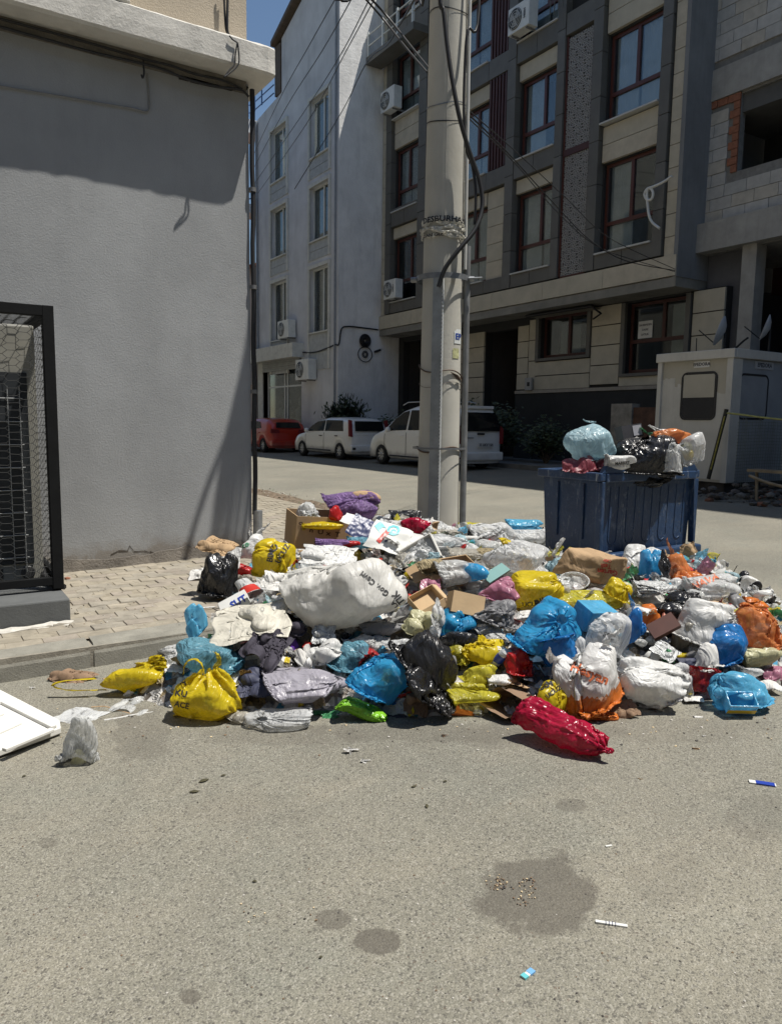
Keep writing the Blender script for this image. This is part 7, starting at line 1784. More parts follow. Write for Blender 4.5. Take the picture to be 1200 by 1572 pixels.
# ---------------- yellow and red cluster
bag(742, 998, 66, 50, 'yellow', 'knotted yellow bag rolled into a swirl', 'knot', (30, 70, 0), 121, .8, cre=.22, cf=3.2, pleat=.5); bag(700, 1004, 40, 34, 'yellowc', 'dirty yellow film left of the knotted yellow swirl', 'lump', (0, 0, 0), 122)
bag(733, 1040, 58, 46, 'yellowc', 'pale yellow wrapper above the yellow see-through bag', 'lump', (0, 30, 0), 123, cre=.18)
bag(722, 1066, 82, 46, 'yellowc', 'see-through yellow bag at the front right of centre', 'lump', (0, 80, 0), 124, .8, sink=.05, lumps=7)
bag(766, 1042, 40, 22, 'white', 'small clean white foam cup piece between yellow bags', 'lump', (0, 80, 0), 125, sink=-.2, cre=.02, facets=0, lumps=2)
bag(797, 1018, 42, 48, 'red', 'bright red snack wrapper left of the big blue bag', 'lump', (0, 10, 0), 126, .7, name='wrapper', cat='wrapper', sink=-.1, cre=.15)
lathe_item('tin_can', 'tin can', 767, 1010, 28, 34, CAN, [mat('tin_white', (.5, .52, .52), .35, .1, 5, metal=.4, pos=False), PBLU], 'blue and white tin between yellow bags and red wrapper', (20, 30, 0), segs=[0, 0, 0, 0, 1, 0, 0, 0, 0, 0], sink=-.3)
bag(797, 985, 26, 24, 'white', 'white napkin knot above the red snack wrapper', 'lump', (0, 0, 0), 127, cre=.3, sink=-.3)
o, tw = carton(710, 1088, 42, 28, PORG, 'small flat orange packet on the road before the yellow bag', (1, .7, .12), (24, 12, 8), (), False, 'packet', 'packet', 8, floor=.03, sink=0); print_on(o, 'KRA', 714, 1084, 9, 12, CARDW)
lathe_item('bottle_cap', 'cap', 689, 1098, 24, 18, [(.001, 0), (.95, 0), (1, .1), (1, .9), (.9, 1), (.001, 1)], [mat('cap_green', (.01, .10, .05), .3, .1, 5, pos=False)], 'dark green lid lying left of the orange packet', (60, 20, 0), floor=.01, sink=0)
o, tw = carton(757, 1106, 58, 16, CARDW, 'white paper strip lying before the brown paper bag', (1, .22, .03), (4, 12, -24), (), False, 'paper_strip', 'paper strip', 9, floor=.01, sink=0)
bag(786, 1078, 92, 62, 'brown', 'big brown paper bag lying open at the front', 'sack', (42, -60, 0), 131, .9, sink=.04, own=True, sq=2, lumps=3, cre=.09, cf=1.6, pleat=.03, name='paper_bag', cat='paper bag', facets=8)
b = bag(848, 1076, 58, 66, 'yellow', 'yellow bag with black print squeezed behind the crimson bag', 'lump', (0, 20, 0), 132, .7, sink=.05); print_on(b, 'BIM', 838, 1052, 14, 20); print_on(b, 'UCUZ', 850, 1062, 10, 35)
# crimson bag lies on the road, long axis pointing at the viewer's right
g0 = np.array(onG(812, 1112)); g1 = np.array(onG(915, 1160)); ax = g1-g0; Lc_ = np.linalg.norm(ax[:2]); yawc = math.degrees(math.atan2(ax@np.array([math.sin(YAW), math.cos(YAW), 0]), ax@_r0))
b = bag(859, 1117, 140, 104, 'crimson', 'glossy crimson bag lying alone on the road in front of the heap', 'long', (0, 97, yawc), 141, .9, sink=.0, pick=0, floor=G(2.6), lumps=5, la=.16, cre=.085, cf=2.0, pleat=.30, facets=10, sag=.1, res=1.2)
# ---------------- right of centre
bag(836, 968, 124, 118, 'blue', 'biggest blue bag, glossy and transparent, right of centre', 'lump', (0, 30, 0), 151, .8, sink=-.02, lumps=8, la=.3, cre=.07, res=1.2); bag(850, 1003, 70, 76, 'deepblue', 'deep blue bulging bag hanging in front of the biggest blue bag', 'long', (10, 160, 0), 152, .7, sink=-.1)
b = bag(819, 906, 94, 66, 'yellow', 'shiny yellow bag above the biggest blue bag', 'lump', (0, 10, 0), 153, .8, lumps=6, cre=.08, facets=12); print_on(b, 'BIM', 832, 924, 15, 20); print_on(b, 'UCUZ', 815, 928, 10, 5)
bag(905, 924, 128, 46, 'yellowc', 'long yellow bag stretched towards the blue knotted bag', 'lump', (0, 82, 0), 154, .6, cre=.12); bag(948, 908, 42, 46, 'yellow', 'pleated yellow end of a bag under the kraft paper sack', 'knot', (0, 30, 0), 155, .7, pleat=.5, sink=-.2)
o, tw = carton(911, 946, 78, 46, PL['skyblue'], 'light blue box wrapped in blue film', (1, .6, .55), (20, 8, 35), (), False, 'wrapped_box', 'box', 10, sink=-.1, crush=.08)
b = bag(934, 972, 80, 78, 'milky', 'whitish see-through bag with a small black logo', 'lump', (0, 0, 0), 156, .8, lumps=3, la=.1, cre=.06, facets=10, sink=-.1); print_on(b, 'SEC', 934, 977, 11, -25, mat('print_smoke', (.10, .10, .10), .7))
ORB = PL['orange']
b = bag(903, 1043, 112, 134, 'white', 'white carrier bag with orange bottom and orange lettering at the front', 'knot', (8, -12, 0), 157, .72, [((-.2, -.2, .8), (-.3, -.5, .8), .6, .3, False), ((.35, 0, .8), (.5, -.2, .8), .55, .25, False)], sink=.04, lumps=5, cre=.10, pleat=.22, bands=[(ORB, -.85, -.34), (PL['peach'], -.34, -.24)], res=1.2)
print_on(b, 'Hesyan', 905, 1034, 21, -22, mat('ink_orange', (.50, .12, .04), .5), wf=1.0)
bag(918, 1098, 62, 26, 'orange', 'flat orange wrapper peeping out under the orange lettered white bag', 'lump', (0, 85, 0), 158, sink=.0, name='wrapper', cat='wrapper')
bag(877, 1000, 60, 54, 'milky', 'whitish tied handles rising left of the orange lettered bag', 'tied', (0, -30, 0), 159, sink=-.3, dist=4.25, cre=.2)
b = bag(1000, 1050, 98, 90, 'white', 'full white bag lying on its side right of the orange lettered one', 'knot', (10, -58, 0), 161, .75, sink=.03, lumps=5, la=.16, cre=.06, pleat=.14, bands=None); bag(1018, 1040, 24, 50, 'peach', 'orange printed strip of film on the full white bag', 'lump', (0, -30, 0), 162, .4, dist=4.42, cre=.15)
bag(935, 1008, 36, 32, 'tissue', 'clump of white tissue between the two white bags', 'lump', (0, 0, 0), 163, cre=.3, sink=-.3, name='tissue', cat='tissue', dist=4.3)
carton(1010, 1020, 98, 58, CARD2, 'long narrow cardboard strip sloping down to the right', (1, .16, .05), (0, 32, -8), (), False, 'cardboard_strip', 'cardboard', 11, sink=-.4, crush=.02, dist=4.62)
sheet(958, 1090, 46, 34, 'brown', 'torn brown paper standing up on the road under the full white bag', (40, -20, 0), 165, .6, 'paper_sheet', 'paper', floor=.06, amp=.2)
bag(1005, 1078, 40, 30, 'brown', 'small dark pouch under the full white bag', 'lump', (0, 0, 0), 166, floor=.07)
b = bag(990, 947, 48, 46, 'orange', 'round orange bag with pale lettering below the black bag', 'lump', (0, 0, 0), 167, .8, lumps=2, la=.06, cre=.04, facets=0, sink=-.2, bands=[(PL['white'], -1, -.62), (PL['white'], .8, 1.2)]); print_on(b, 'VAGROL', 989, 942, 9, 8, PL['paleyellow'])
bag(971, 966, 38, 82, 'deepblue', 'narrow blue bag with a twisted neck standing up beside the whitish logo bag', 'tied', (0, -14, 0), 168, .8, [((-.1, 0, .9), (-.3, 0, 1), .5, .3, False)], sink=-.1, pleat=.5)
bag(1032, 932, 78, 54, 'black', 'matt black bag on the right half of the heap', 'tied', (10, -50, 0), 169, .8, sink=-.15, cre=.14, pleat=.4); bag(1052, 945, 44, 40, 'black', 'smaller black bag lobe hanging to the right of the black bag', 'lump', (0, 30, 0), 170, dist=5.15)
bag(1003, 907, 62, 36, 'foil', 'silvery white crumpled bag above the round orange one', 'lump', (0, 80, 0), 171, cre=.2, sink=-.2)
bag(955, 905, 30, 26, 'paleyellow', 'beige bread crust shaped packet right of the yellow pleats', 'lump', (0, 80, 0), 172, sink=-.4)
b = bag(905, 868, 118, 66, 'kraft', 'large brown kraft paper sack with red printed words before the container', 'sack', (-35, -76, 0), 175, .7, sink=-.12, own=True, sq=2, lumps=2, la=.08, cre=.08, cf=1.5, pleat=.03, name='paper_sack', cat='paper sack', facets=6, res=1.1)
RI = mat('ink_red', (.38, .03, .02), .7); print_on(b, 'Garten', 932, 878, 11, 172, RI); print_on(b, 'Tatli', 930, 869, 9, 172, RI); print_on(b, 'Citir', 932, 861, 7, 172, RI)
lathe_item('plastic_cup', 'cup', 880, 892, 48, 32, [(.001, 0), (.95, 0), (1.05, .1), (1.1, .6), (1.0, .62), (.95, .15)], [PL['clear']], 'round clear plastic dish below the kraft paper sack', (55, -15, 0), 24, sink=-.4)
bag(983, 862, 70, 54, 'white', 'white bag tucked between kraft sack and container', 'lump', (0, 10, 0), 176); bag(960, 846, 80, 26, 'milky', 'milky film lying along the foot of the blue container', 'lump', (0, 85, 0), 177)
bag(1001, 868, 38, 52, 'blue', 'round sky blue bag leaning against the container foot', 'lump', (0, 0, 0), 178, lumps=2, la=.08, cre=.04, facets=0); sheet(1020, 868, 24, 52, 'black', 'strip of black film right of the round sky blue bag', (60, 20, 0), 179, .6, sink=-.1, amp=.2)
# ---------------- right end
bag(1046, 878, 50, 56, 'peach', 'orange tied bag with a raised tail at the back right', 'tied', (0, -12, 0), 181, .8, [((-.1, 0, .9), (-.1, 0, 1), .5, .25, False)]); bag(1060, 890, 40, 30, 'orange', 'crumpled orange film right of the raised orange tail', 'lump', (0, 50, 0), 182)
b = bag(1092, 906, 78, 52, 'milky', 'white bag with orange capital letters at the back right', 'lump', (0, 70, 0), 183, .8, lumps=3); print_on(b, 'NAVA', 1082, 893, 16, 25, mat('ink_orange', (.50, .12, .04)))
b = bag(1086, 871, 40, 34, 'lilac', 'small pale blue tied bag standing alone on the road right of the container', 'tied', (0, 0, 0), 184, .8, floor=G(6.4), sink=.02); print_on(b, 'o', 1089, 872, 12, 0, INK)
bag(1131, 926, 34, 34, 'grey', 'smoky dark see-through bag left of the large orange bag', 'lump', (0, 0, 0), 185)
bag(1080, 954, 98, 80, 'white', 'large full white bag on the right side of the heap', 'lump', (0, 20, 0), 186, .8, lumps=7, sink=-.05, cre=.10)
bag(1166, 966, 76, 92, 'peach', 'large orange see-through bag at the right end', 'long', (0, -30, 0), 187, .75, lumps=4, sink=.0, facets=10, sag=.1); bag(1160, 925, 36, 22, 'orange', 'flat orange scrap behind the large orange bag', 'lump', (0, 80, 0), 188, sink=-.1)
bag(1114, 992, 68, 74, 'deepblue', 'crumpled royal blue bag near the right end', 'lump', (0, -25, 0), 189, .7, cre=.18, cf=3); 
bag(1166, 1010, 66, 44, 'paleyellow', 'pale yellow and white sack at the right end', 'lump', (0, 75, 0), 190, .8)
bag(1137, 1060, 92, 72, 'skyblue', 'sky blue bag at the front right corner of the heap', 'lump', (0, -20, 0), 191, .75, sink=.03, lumps=5, cre=.07, facets=12)
o, tw = carton(1135, 1079, 44, 30, PL['skyblue'], 'empty margarine tub with yellow band resting in the sky blue bag', (1, .6, .5), (38, 0, 0), (), True, 'plastic_tub', 'tub', 12, sink=0, th=.07, dist=3.98)
P = np.array([(-1.02, -.63, -.45), (1.02, -.63, -.45), (1.02, -.63, 0), (-1.02, -.63, 0)]); child(o, 'yellow_label', P, [(0, 1, 2, 3)], PYEL, tw)
P = np.array([(-1.0, -.62, .42), (1.0, -.62, .42), (1.0, -.62, .5), (-1.0, -.62, .5)]); child(o, 'rim', P, [(0, 1, 2, 3)], CARDW, tw)
bag(1081, 1044, 48, 42, 'darkred', 'dark red coffee packet standing at the front right', 'sack', (0, 8, 0), 193, .6, own=True, sq=1.5, lumps=2, cre=.08, name='coffee_packet', cat='packet', sink=.02); sheet(1083, 1030, 24, 22, 'tissue', 'torn inner paper of the dark red coffee packet', (60, 0, 0), 194, .6, 'paper_sheet', 'paper', dist=4.35)
bag(1092, 1008, 52, 46, 'tissue', 'heap of white tissue left of the royal blue bag', 'lump', (0, 0, 0), 195, cre=.2, cf=3, name='tissue', cat='tissue', sink=-.1); bag(1052, 975, 50, 56, 'clearwarm', 'clear dirty bag of leftovers in the middle right', 'lump', (0, 0, 0), 196, cre=.16, content=[('mush', 0, 0, -.2, .5)])
sheet(1022, 1000, 54, 36, 'foil', 'crumpled foil with green print left of the clear bag of leftovers', (35, 20, 0), 197, .8, 'foil_scrap', 'foil', sink=-.2, amp=.2); bag(1028, 1006, 24, 26, 'green', 'green tinted film beside the crumpled foil', 'lump', (0, 0, 0), 198, sink=-.1)
carton(1018, 962, 50, 38, mat('card_dark', (.09, .035, .025), .6, .2, 6, pos=False), 'dark brown chocolate carton under the black bag', (1, .6, .2), (40, -30, 0), (), False, 'food_carton', 'carton', 13, sink=-.3); carton(1027, 952, 28, 26, mat('card_pink', (.5, .22, .16), .6, .3, 9, pos=False), 'pinkish food wrapper beside the chocolate carton', (1, .7, .2), (40, 30, 0), (), False, 'wrapper', 'wrapper', 14, sink=-.5)
bag(1060, 1018, 44, 24, 'navy', 'dark blue cloth lump above the coffee packet', 'lump', (0, 80, 0), 199, name='cloth', cat='cloth'); bag(1045, 1007, 26, 15, 'yellow', 'small orange yellow peel above the dark blue cloth', 'lump', (0, 80, 0), 200, name='fruit_peel', cat='peel')
bag(1050, 1052, 30, 40, 'clear', 'clear film left of the coffee packet', 'lump', (0, 0, 0), 201); bag(1040, 1030, 36, 34, 'milky', 'clear crumple right of the cardboard strip', 'lump', (0, 0, 0), 202)
sheet(1192, 1032, 52, 26, 'pink', 'pink and red wrapper at the right picture edge', (10, 0, 0), 203, 1, 'wrapper', 'wrapper', floor=G(4.5)+.03, amp=.15); sheet(1180, 1052, 34, 20, 'tissue', 'white folded paper right of the sky blue bag', (8, 0, 0), 204, 1, 'paper_sheet', 'paper', floor=G(4.5)+.02, amp=.06)
sheet(1063, 1072, 32, 12, 'tissue', 'white torn paper bits before the coffee packet', (8, 0, 0), 205, 1, 'paper_sheet', 'paper', floor=.09, amp=.1)
o, tw = carton(1133, 1094, 24, 9, CARDN, 'small dark blue card on the road before the sky blue bag', (1, .5, .05), (4, 0, 20), (), False, 'card_piece', 'card', 15, floor=.08, sink=0)
sheet(1175, 935, 40, 14, 'tissue', 'white card lying behind the large orange bag', (8, 0, 0), 206, 1, 'paper_sheet', 'paper', floor=G(6)+.05, amp=.06)
# ---------------- top of the heap
o, tw = carton(487, 812, 106, 62, CARD, 'open cardboard box printed with handling symbols, full of bags', (1, .75, .58), (4, 4, 22), (), True, sink=-.1, dist=6.35, seed=20)
for i, (u, v) in enumerate([(462, 803), (478, 814), (492, 817), (504, 819), (518, 821), (484, 832), (500, 835)]): print_on(o, ['o', 'n', 'U', 'x', 'T', 'i', 'Y'][i], u, v, 10, -8, mat('print_brown', (.07, .035, .02), .8), wf=1.3)
bag(478, 788, 54, 36, 'clear', 'clear crinkled bag in the left of the open cardboard box', 'lump', (0, 0, 0), 211, dist=6.35, cre=.15)
bag(470, 786, 36, 28, 'tissue', 'white tissue ball in the corner of the open cardboard box', 'lump', (0, 0, 0), 212, dist=6.40, cre=.25, name='tissue', cat='tissue')
bag(537, 780, 86, 56, 'mauve', 'purple mesh bag of bread on top of the cardboard box', 'lump', (0, 60, 0), 213, .8, dist=6.45, lumps=4, cre=.05, content=[('paleyellow', .2, 0, 0, .45), ('kraft', -.2, .1, .3, .4)])
bag(514, 788, 28, 28, 'red', 'red wrapper inside the mouth of the purple bag', 'lump', (0, 0, 0), 214, dist=6.22, name='wrapper', cat='wrapper')
bag(497, 808, 60, 20, 'yellow', 'yellow film hanging over the rim of the cardboard box', 'lump', (0, 85, 0), 215, dist=6.18, cre=.2)
sheet(556, 812, 52, 50, CARDN, 'navy blue and white folded pack right of the purple bag', (48, 28, 0), 216, .6, 'folded_pack', 'pack', amp=.07, curl=.2, dist=6.1); sheet(541, 798, 40, 22, CARDW, 'white flap of the navy blue pack', (48, 28, 0), 217, .6, 'folded_pack', 'pack', amp=.05, curl=.1, dist=6.15)
b = sheet(596, 826, 78, 58, CARDW, 'white pack printed with turquoise circle and red bar', (50, 22, 0), 218, .6, 'folded_pack', 'pack', amp=.06, f=1.2, curl=.25, dist=5.95, n=24)
print_on(b, '|', 589, 822, 24, -42, PRED, wf=2.2); print_on(b, 'O', 604, 815, 22, 0, PCYA, wf=1.2); print_on(b, 'o', 604, 815, 14, 0, PCYA, wf=1.2); print_on(b, 'I', 583, 808, 26, 38, PCYA, wf=3); print_on(b, '-', 592, 828, 22, 42, CARDN)
bag(556, 834, 46, 24, 'teal', 'teal fringed packet below the navy blue pack', 'lump', (0, 80, 0), 219, dist=6.0, cre=.2); bag(532, 836, 40, 16, 'red', 'red lid edge between giant white bag and box', 'lump', (0, 85, 0), 220, dist=5.95, cre=.05); bag(510, 834, 50, 18, 'mauve', 'purple film behind the giant white bag', 'lump', (0, 85, 0), 221, dist=5.9)
sheet(622, 795, 52, 26, 'black', 'black folded film at the back beside the pole', (40, 0, 0), 222, .8, sink=-.2, amp=.14)
bag(638, 809, 44, 32, 'crimson', 'pinkish red knotted bag at the foot of the pole', 'knot', (0, -60, 0), 223, .8, dist=6.5)
o, tw = carton(645, 851, 68, 58, FOAM, 'white foam food tray standing on edge in the middle back', (1, .8, .16), (48, -32, -6), (), True, 'foam_tray', 'foam tray', 16, th=.06, sink=-.5, crush=.02, dist=5.75)
for (a, b_) in ((-.55, .45), (-.55, -.45), (.35, 0)):
    P, F_, S_ = box_mesh(1, (.28 if a < 0 else .48, .3 if a < 0 else .66, .03), False, 0, .02, 0); child(o, 'tray_compartment', P+np.array([a, b_, -.07]), F_, FOAMG, tw)
sheet(634, 836, 96, 42, 'white', 'sheets of white paper fanned out below the turquoise printed pack', (35, 20, 0), 224, .8, 'paper_sheet', 'paper', sink=-.3, amp=.06, f=3, curl=.2, dist=6.0)
bag(694, 838, 86, 46, 'milky', 'clear white bag right of the foam tray', 'lump', (0, 80, 0), 225, .8); bag(668, 814, 60, 32, 'foil', 'shiny grey film heaped against the pole', 'lump', (0, 80, 0), 226, cre=.2, cf=3.2); bag(680, 822, 44, 22, 'clearwarm', 'clear bag with greens in front of the pole', 'lump', (0, 80, 0), 227, content=[('green', 0, 0, .2, .45)])
bag(722, 812, 46, 24, 'yellowc', 'pale yellow film with greens right of the pole', 'lump', (0, 80, 0), 228); bag(712, 824, 56, 26, 'tissue', 'white crumpled paper right of the pole', 'lump', (0, 80, 0), 229, cre=.2, name='paper_sheet', cat='paper')
bag(757, 824, 62, 38, 'milky', 'clear bag of white waste at the back right of the pole', 'lump', (0, 70, 0), 230); bag(804, 810, 54, 28, 'skyblue', 'flat blue bag at the very back against the container', 'lump', (0, 85, 0), 231, sink=-.3, cre=.12); bag(833, 819, 26, 22, 'black', 'black net scrap in the corner between heap and container', 'lump', (0, 0, 0), 232, sink=-.4)
bag(775, 832, 22, 16, 'yellow', 'small yellow piece in the clear waste', 'lump', (0, 70, 0), 233, name='fruit_peel', cat='peel', sink=-.5); bag(820, 828, 76, 38, 'milky', 'long clear bag in front of the flat blue bag', 'lump', (0, 78, 0), 234, pleat=.3)
bag(857, 842, 50, 42, 'white', 'white pleated bag left of the kraft paper sack', 'lump', (0, 30, 0), 235, pleat=.4); bag(852, 868, 34, 28, 'paleblue', 'small pale blue bag left of the kraft sack', 'lump', (0, 0, 0), 236)
bag(735, 856, 92, 40, 'clearwarm', 'clear bag full of fruit peels at the middle back', 'lump', (0, 82, 0), 237, .9, cre=.1, content=[('mush', -.3, 0, .2, .5), ('yellow', .2, -.2, .0, .35), ('mush', .3, .1, -.3, .45)]); bag(790, 856, 96, 60, 'milky', 'big clear bag with a white strap behind the shiny yellow bag', 'lump', (0, 20, 0), 238, .8, sink=-.15, pleat=.25)
o, tw = carton(812, 842, 44, 40, CARDW, 'white plastic strap frame on the big clear bag', (1, .06, .04), (0, 42, 0), (), False, 'plastic_strap', 'strap', 17, dist=5.65)
bag(708, 882, 80, 52, 'clear', 'clear bag holding something blue at the centre back', 'lump', (0, 80, 0), 239, .8, sink=-.2, content=[('blue', 0, -.3, .3, .45)]); bag(666, 872, 52, 32, 'mush', 'rotting brown peel bundle at the centre back', 'lump', (0, 70, 0), 240, sink=-.9, cre=.2, name='food_waste', cat='food waste')
carton(761, 880, 44, 26, CARDT, 'turquoise folded card right of the clear blue bag', (1, .6, .06), (20, -28, 20), (), False, 'card_piece', 'card', 18, sink=-.8); bag(768, 895, 44, 28, 'pink', 'pink and white wrapper left of the shiny yellow bag', 'lump', (0, 70, 0), 241, sink=-.3)
bag(765, 912, 60, 48, 'pink', 'see-through pinkish bag right of the small closed box', 'lump', (0, 30, 0), 242, sink=-.2); bag(762, 944, 70, 56, 'grey', 'see-through grey bag under the pinkish bag', 'lump', (0, 30, 0), 243, sink=-.1); bag(748, 968, 54, 34, 'milky', 'clear crumpled film above the knotted yellow swirl', 'lump', (0, 60, 0), 244, cre=.2)
bag(590, 965, 74, 34, 'grey', 'grey shadowed bag under the flap of the giant white bag', 'lump', (0, 85, 0), 245); bag(860, 945, 40, 36, 'paleblue', 'pale blue film between yellow and biggest blue bag', 'lump', (0, 0, 0), 246, sink=-.1)
# unlike-looking leftovers that close the gaps
FILL = [(468, 935, 50, 40, 'navy'), (445, 965, 50, 36, 'darkcloth'), (560, 990, 50, 36, 'clear'), (672, 1000, 34, 30, 'clearwarm'), (735, 905, 36, 30, 'milky'), (690, 905, 36, 28, 'clearwarm'), (765, 985, 40, 32, 'clear'), (790, 1045, 40, 26, 'kraft'),
        (880, 965, 40, 34, 'skyblue'), (960, 1010, 44, 36, 'milky'), (975, 985, 32, 26, 'clear'), (1010, 985, 36, 26, 'foil'), (1075, 1000, 40, 30, 'clear'), (1145, 1030, 40, 26, 'milky'), (1060, 915, 40, 28, 'clear'), (1110, 940, 36, 30, 'milky'),
        (860, 895, 36, 24, 'milky'), (780, 885, 34, 22, 'clearwarm'), (640, 880, 30, 22, 'clear'), (700, 820, 36, 20, 'milky'), (745, 838, 44, 22, 'clear'), (790, 830, 36, 20, 'milky'), (655, 828, 40, 22, 'foil'), (600, 800, 34, 22, 'milky'),
        (575, 800, 30, 20, 'clear'), (450, 905, 40, 30, 'clear'), (400, 905, 34, 26, 'milky'), (345, 985, 44, 30, 'paleblue'), (1030, 895, 36, 24, 'milky'), (920, 900, 40, 22, 'clearwarm')]
FLAB = ['dark navy cloth under the left foot of the giant white bag', 'dark cloth left below the giant white bag', 'clear crumple between teal and bright blue bags', 'dirty clear crumple right of the tall black bag top', 'clear scrap behind the shiny yellow bag', 'dirty clear crumple above the small closed box',
 'clear crumple left of the biggest blue bag', 'beige paper lump under the red snack wrapper', 'sky blue scrap left of the whitish logo bag', 'milky scrap below the narrow blue bag', 'clear scrap under the round orange bag', 'silver scrap below the black bag', 'clear crumple left of the royal blue bag', 'milky scrap between sky blue bag and pale yellow sack',
 'clear scrap right of the silvery bag', 'milky lump between lettered bag and smoky bag', 'milky scrap right of the round dish', 'dirty clear scrap right of the turquoise card', 'clear scrap left of the rotting peel bundle', 'milky scrap in front of the pole foot', 'clear crumple in front of the back clear bag', 'milky scrap near the flat blue bag',
 'silver crumple left of the pole foot', 'milky scrap behind the turquoise printed pack', 'clear scrap right of the purple mesh bag', 'clear crumple at the left shoulder of the giant white bag', 'milky scrap beside the red labelled cup', 'pale blue scrap between sack and light blue bag', 'milky scrap left of the orange tail', 'dirty clear strip under the kraft sack']
for i, (u, v, a, b_, c) in enumerate(FILL):
    bag(u, v, a, b_, c, FLAB[i], ['lump', 'tied', 'knot'][i % 3], ((i*37) % 40-20, (i*61) % 160-80, 0), 300+i, .9, group='small crumpled bags wedged into gaps of the heap')

# ================================================================== BAGS ON THE CONTAINER
b = bag(906, 682, 88, 66, 'paleblue', 'pale blue tied bag on the left of the container top', 'knot', (0, -22, 0), 401, .8, [((.1, 0, .9), (-.4, 0, 1), .45, .16, False)], dist=7.3)
bag(905, 712, 90, 30, 'maroon', 'maroon cloth squeezed under the pale blue bag on the container', 'sheet', (0, 0, 0), 402, .8, dist=7.25, name='cloth', cat='cloth')
b = bag(952, 709, 48, 26, 'white', 'small white lettered bag at the middle of the container top', 'lump', (0, 85, 0), 403, .8, dist=7.05); print_on(b, 'MARKET', 955, 711, 6, 5)
bag(990, 698, 124, 66, 'black', 'wide black bag bulging over the container', 'lump', (0, 8, 0), 404, .8, dist=7.3, pick=2)
bag(955, 730, 170, 60, 'black', 'black bag filling the container below the visible ones', 'full', (0, 80, 0), 410, .8, dist=7.55)
o, tw = carton(965, 663, 44, 30, mat('card_black', (.03, .03, .035), .5, .1, 5, pos=False), 'black and white box sticking out of the wide black bag', (1, .5, .55), (-10, -8, 20), (), False, 'carton_box', 'box', 19, dist=7.35)
P, F_, S_ = box_mesh(1, (.42, .01, .42), False, 0, .005, 0); child(o, 'white_panel', P+np.array([.45, -.53, 0]), F_, mat('panel_grey', (.3, .3, .33), .4, .1, 5, pos=False), tw)
bag(992, 665, 26, 20, 'green', 'green film tuft on the wide black bag', 'wad', (0, 60, 0), 405, dist=7.35)
bag(1030, 674, 66, 34, 'peach', 'orange and white bag on the right of the container top', 'lump', (0, 84, 0), 406, .8, dist=7.3); bag(1010, 663, 32, 22, 'milky', 'white twisted bag handle above the orange and white bag', 'wad', (0, 60, 0), 407, dist=7.3)
bag(1052, 690, 52, 56, 'milky', 'whitish bag hanging over the right end of the container', 'lump', (0, -10, 0), 408, .8, dist=7.1, content=[('yellow', .2, 0, -.3, .3), ('paleyellow', 0, 0, 0, .35)])
bag(1034, 702, 30, 48, 'clear', 'clear bag corner hanging down the front of the container rim', 'long', (0, 0, 0), 409, .5, dist=6.75)

# ================================================================== LOOSE LITTER ON THE ROAD
def foam_panel():
    pa = [onG(-40, 1060), onG(0, 1072), onG(94, 1122), onG(0, 1168), onG(-60, 1150)]
    c = np.mean(pa, 0); e = empty('foam_board', c, 'white moulded foam panel cut off by the left picture edge', 'foam panel')
    th = .035; pts = [(p[0], p[1], .012) for p in [onG(0, 1070), onG(92, 1118), onG(94, 1130), onG(0, 1166), onG(-120, 1190), onG(-100, 1040)]]
    mb = MB(); mb.prism(pts, (0, 0, th)); mb.build('slab', FOAM, e, .006)
    A, B, C_, D = [Vector((*onZ(u, v, .05)[:2], .047)) for u, v in ((2, 1078), (86, 1120), (0, 1156), (-60, 1110))]
    mb = MB()
    for (P, Q) in ((A, B), (B, C_)):
        d = (Q-P).normalized(); nn = Vector((-d.y, d.x, 0))*.016; a = P+d*.02; b2 = Q-d*.02
        mb.prism([a-nn, b2-nn, b2+nn, a+nn], (0, 0, .018))
    mb.build('raised_rim', FOAM, e, .004)
    mb = MB()
    for t in (.25, .6):
        P = A.lerp(B, t); Q = D.lerp(C_, t); d = (Q-P).normalized(); nn = Vector((-d.y, d.x, 0))*.012; a = P+d*.08; b2 = P+d*.3; mb.prism([a-nn, b2-nn, b2+nn, a+nn], (0, 0, .012))
    mb.build('rib', FOAM, e, .003)
foam_panel()
bag(121, 1132, 58, 88, 'clear', 'clear bag with bread remains standing alone on the road at the left', 'tied', (0, 4, 0), 501, .6, floor=0, sink=.02, cre=.10, cf=2.6, content=[('paleyellow', .1, -.1, -.6, .42)])
sheet(122, 1100, 84, 24, 'milky', 'striped white carrier bag scrap behind the clear bread bag', (16, 0, 8), 502, 1.1, floor=.0, amp=.12, sink=0)
px_tube('string', [np.array(onZ(u, v, .008)) for u, v in [(160, 1106), (185, 1102), (205, 1098), (235, 1094)]], .006, 'twisted white string between the bread bag and the yellow bags', 'string', PL['tissue'])
px_tube('string', [np.array(onZ(u, v, .008)) for u, v in [(140, 1086), (160, 1085), (178, 1090), (200, 1096)]], .004, 'thin pale string on the road left of the clear film', 'string', PL['kraft'])
px_tube('stick', [np.array(onZ(u, v, .01)) for u, v in [(158, 1043), (170, 1039), (184, 1032)]], .006, 'thin pale stick near the left yellow bag', 'stick', PL['kraft'])
px_tube('stick', [np.array(onZ(u, v, .2)) for u, v in [(288, 936), (305, 934), (330, 932)]], .007, 'white plastic straw lying on the sidewalk edge', 'straw', PL['tissue'])
sheet(113, 1037, 76, 28, 'brown', 'dried brown cardboard peel lying below the curb', (10, 0, 0), 503, .8, 'cardboard_peel', 'cardboard', floor=.0, sink=0, amp=.12, curl=.7)
o, tw = carton(333, 1140, 42, 12, CARDW, 'small white card with faint red print on the road', (1, .45, .02), (0, 0, -6), (), False, 'card_piece', 'card', 21, floor=0.002, sink=0, crush=.01); print_on(o, 'rx', 330, 1139, 9, 0, PL['pink'])
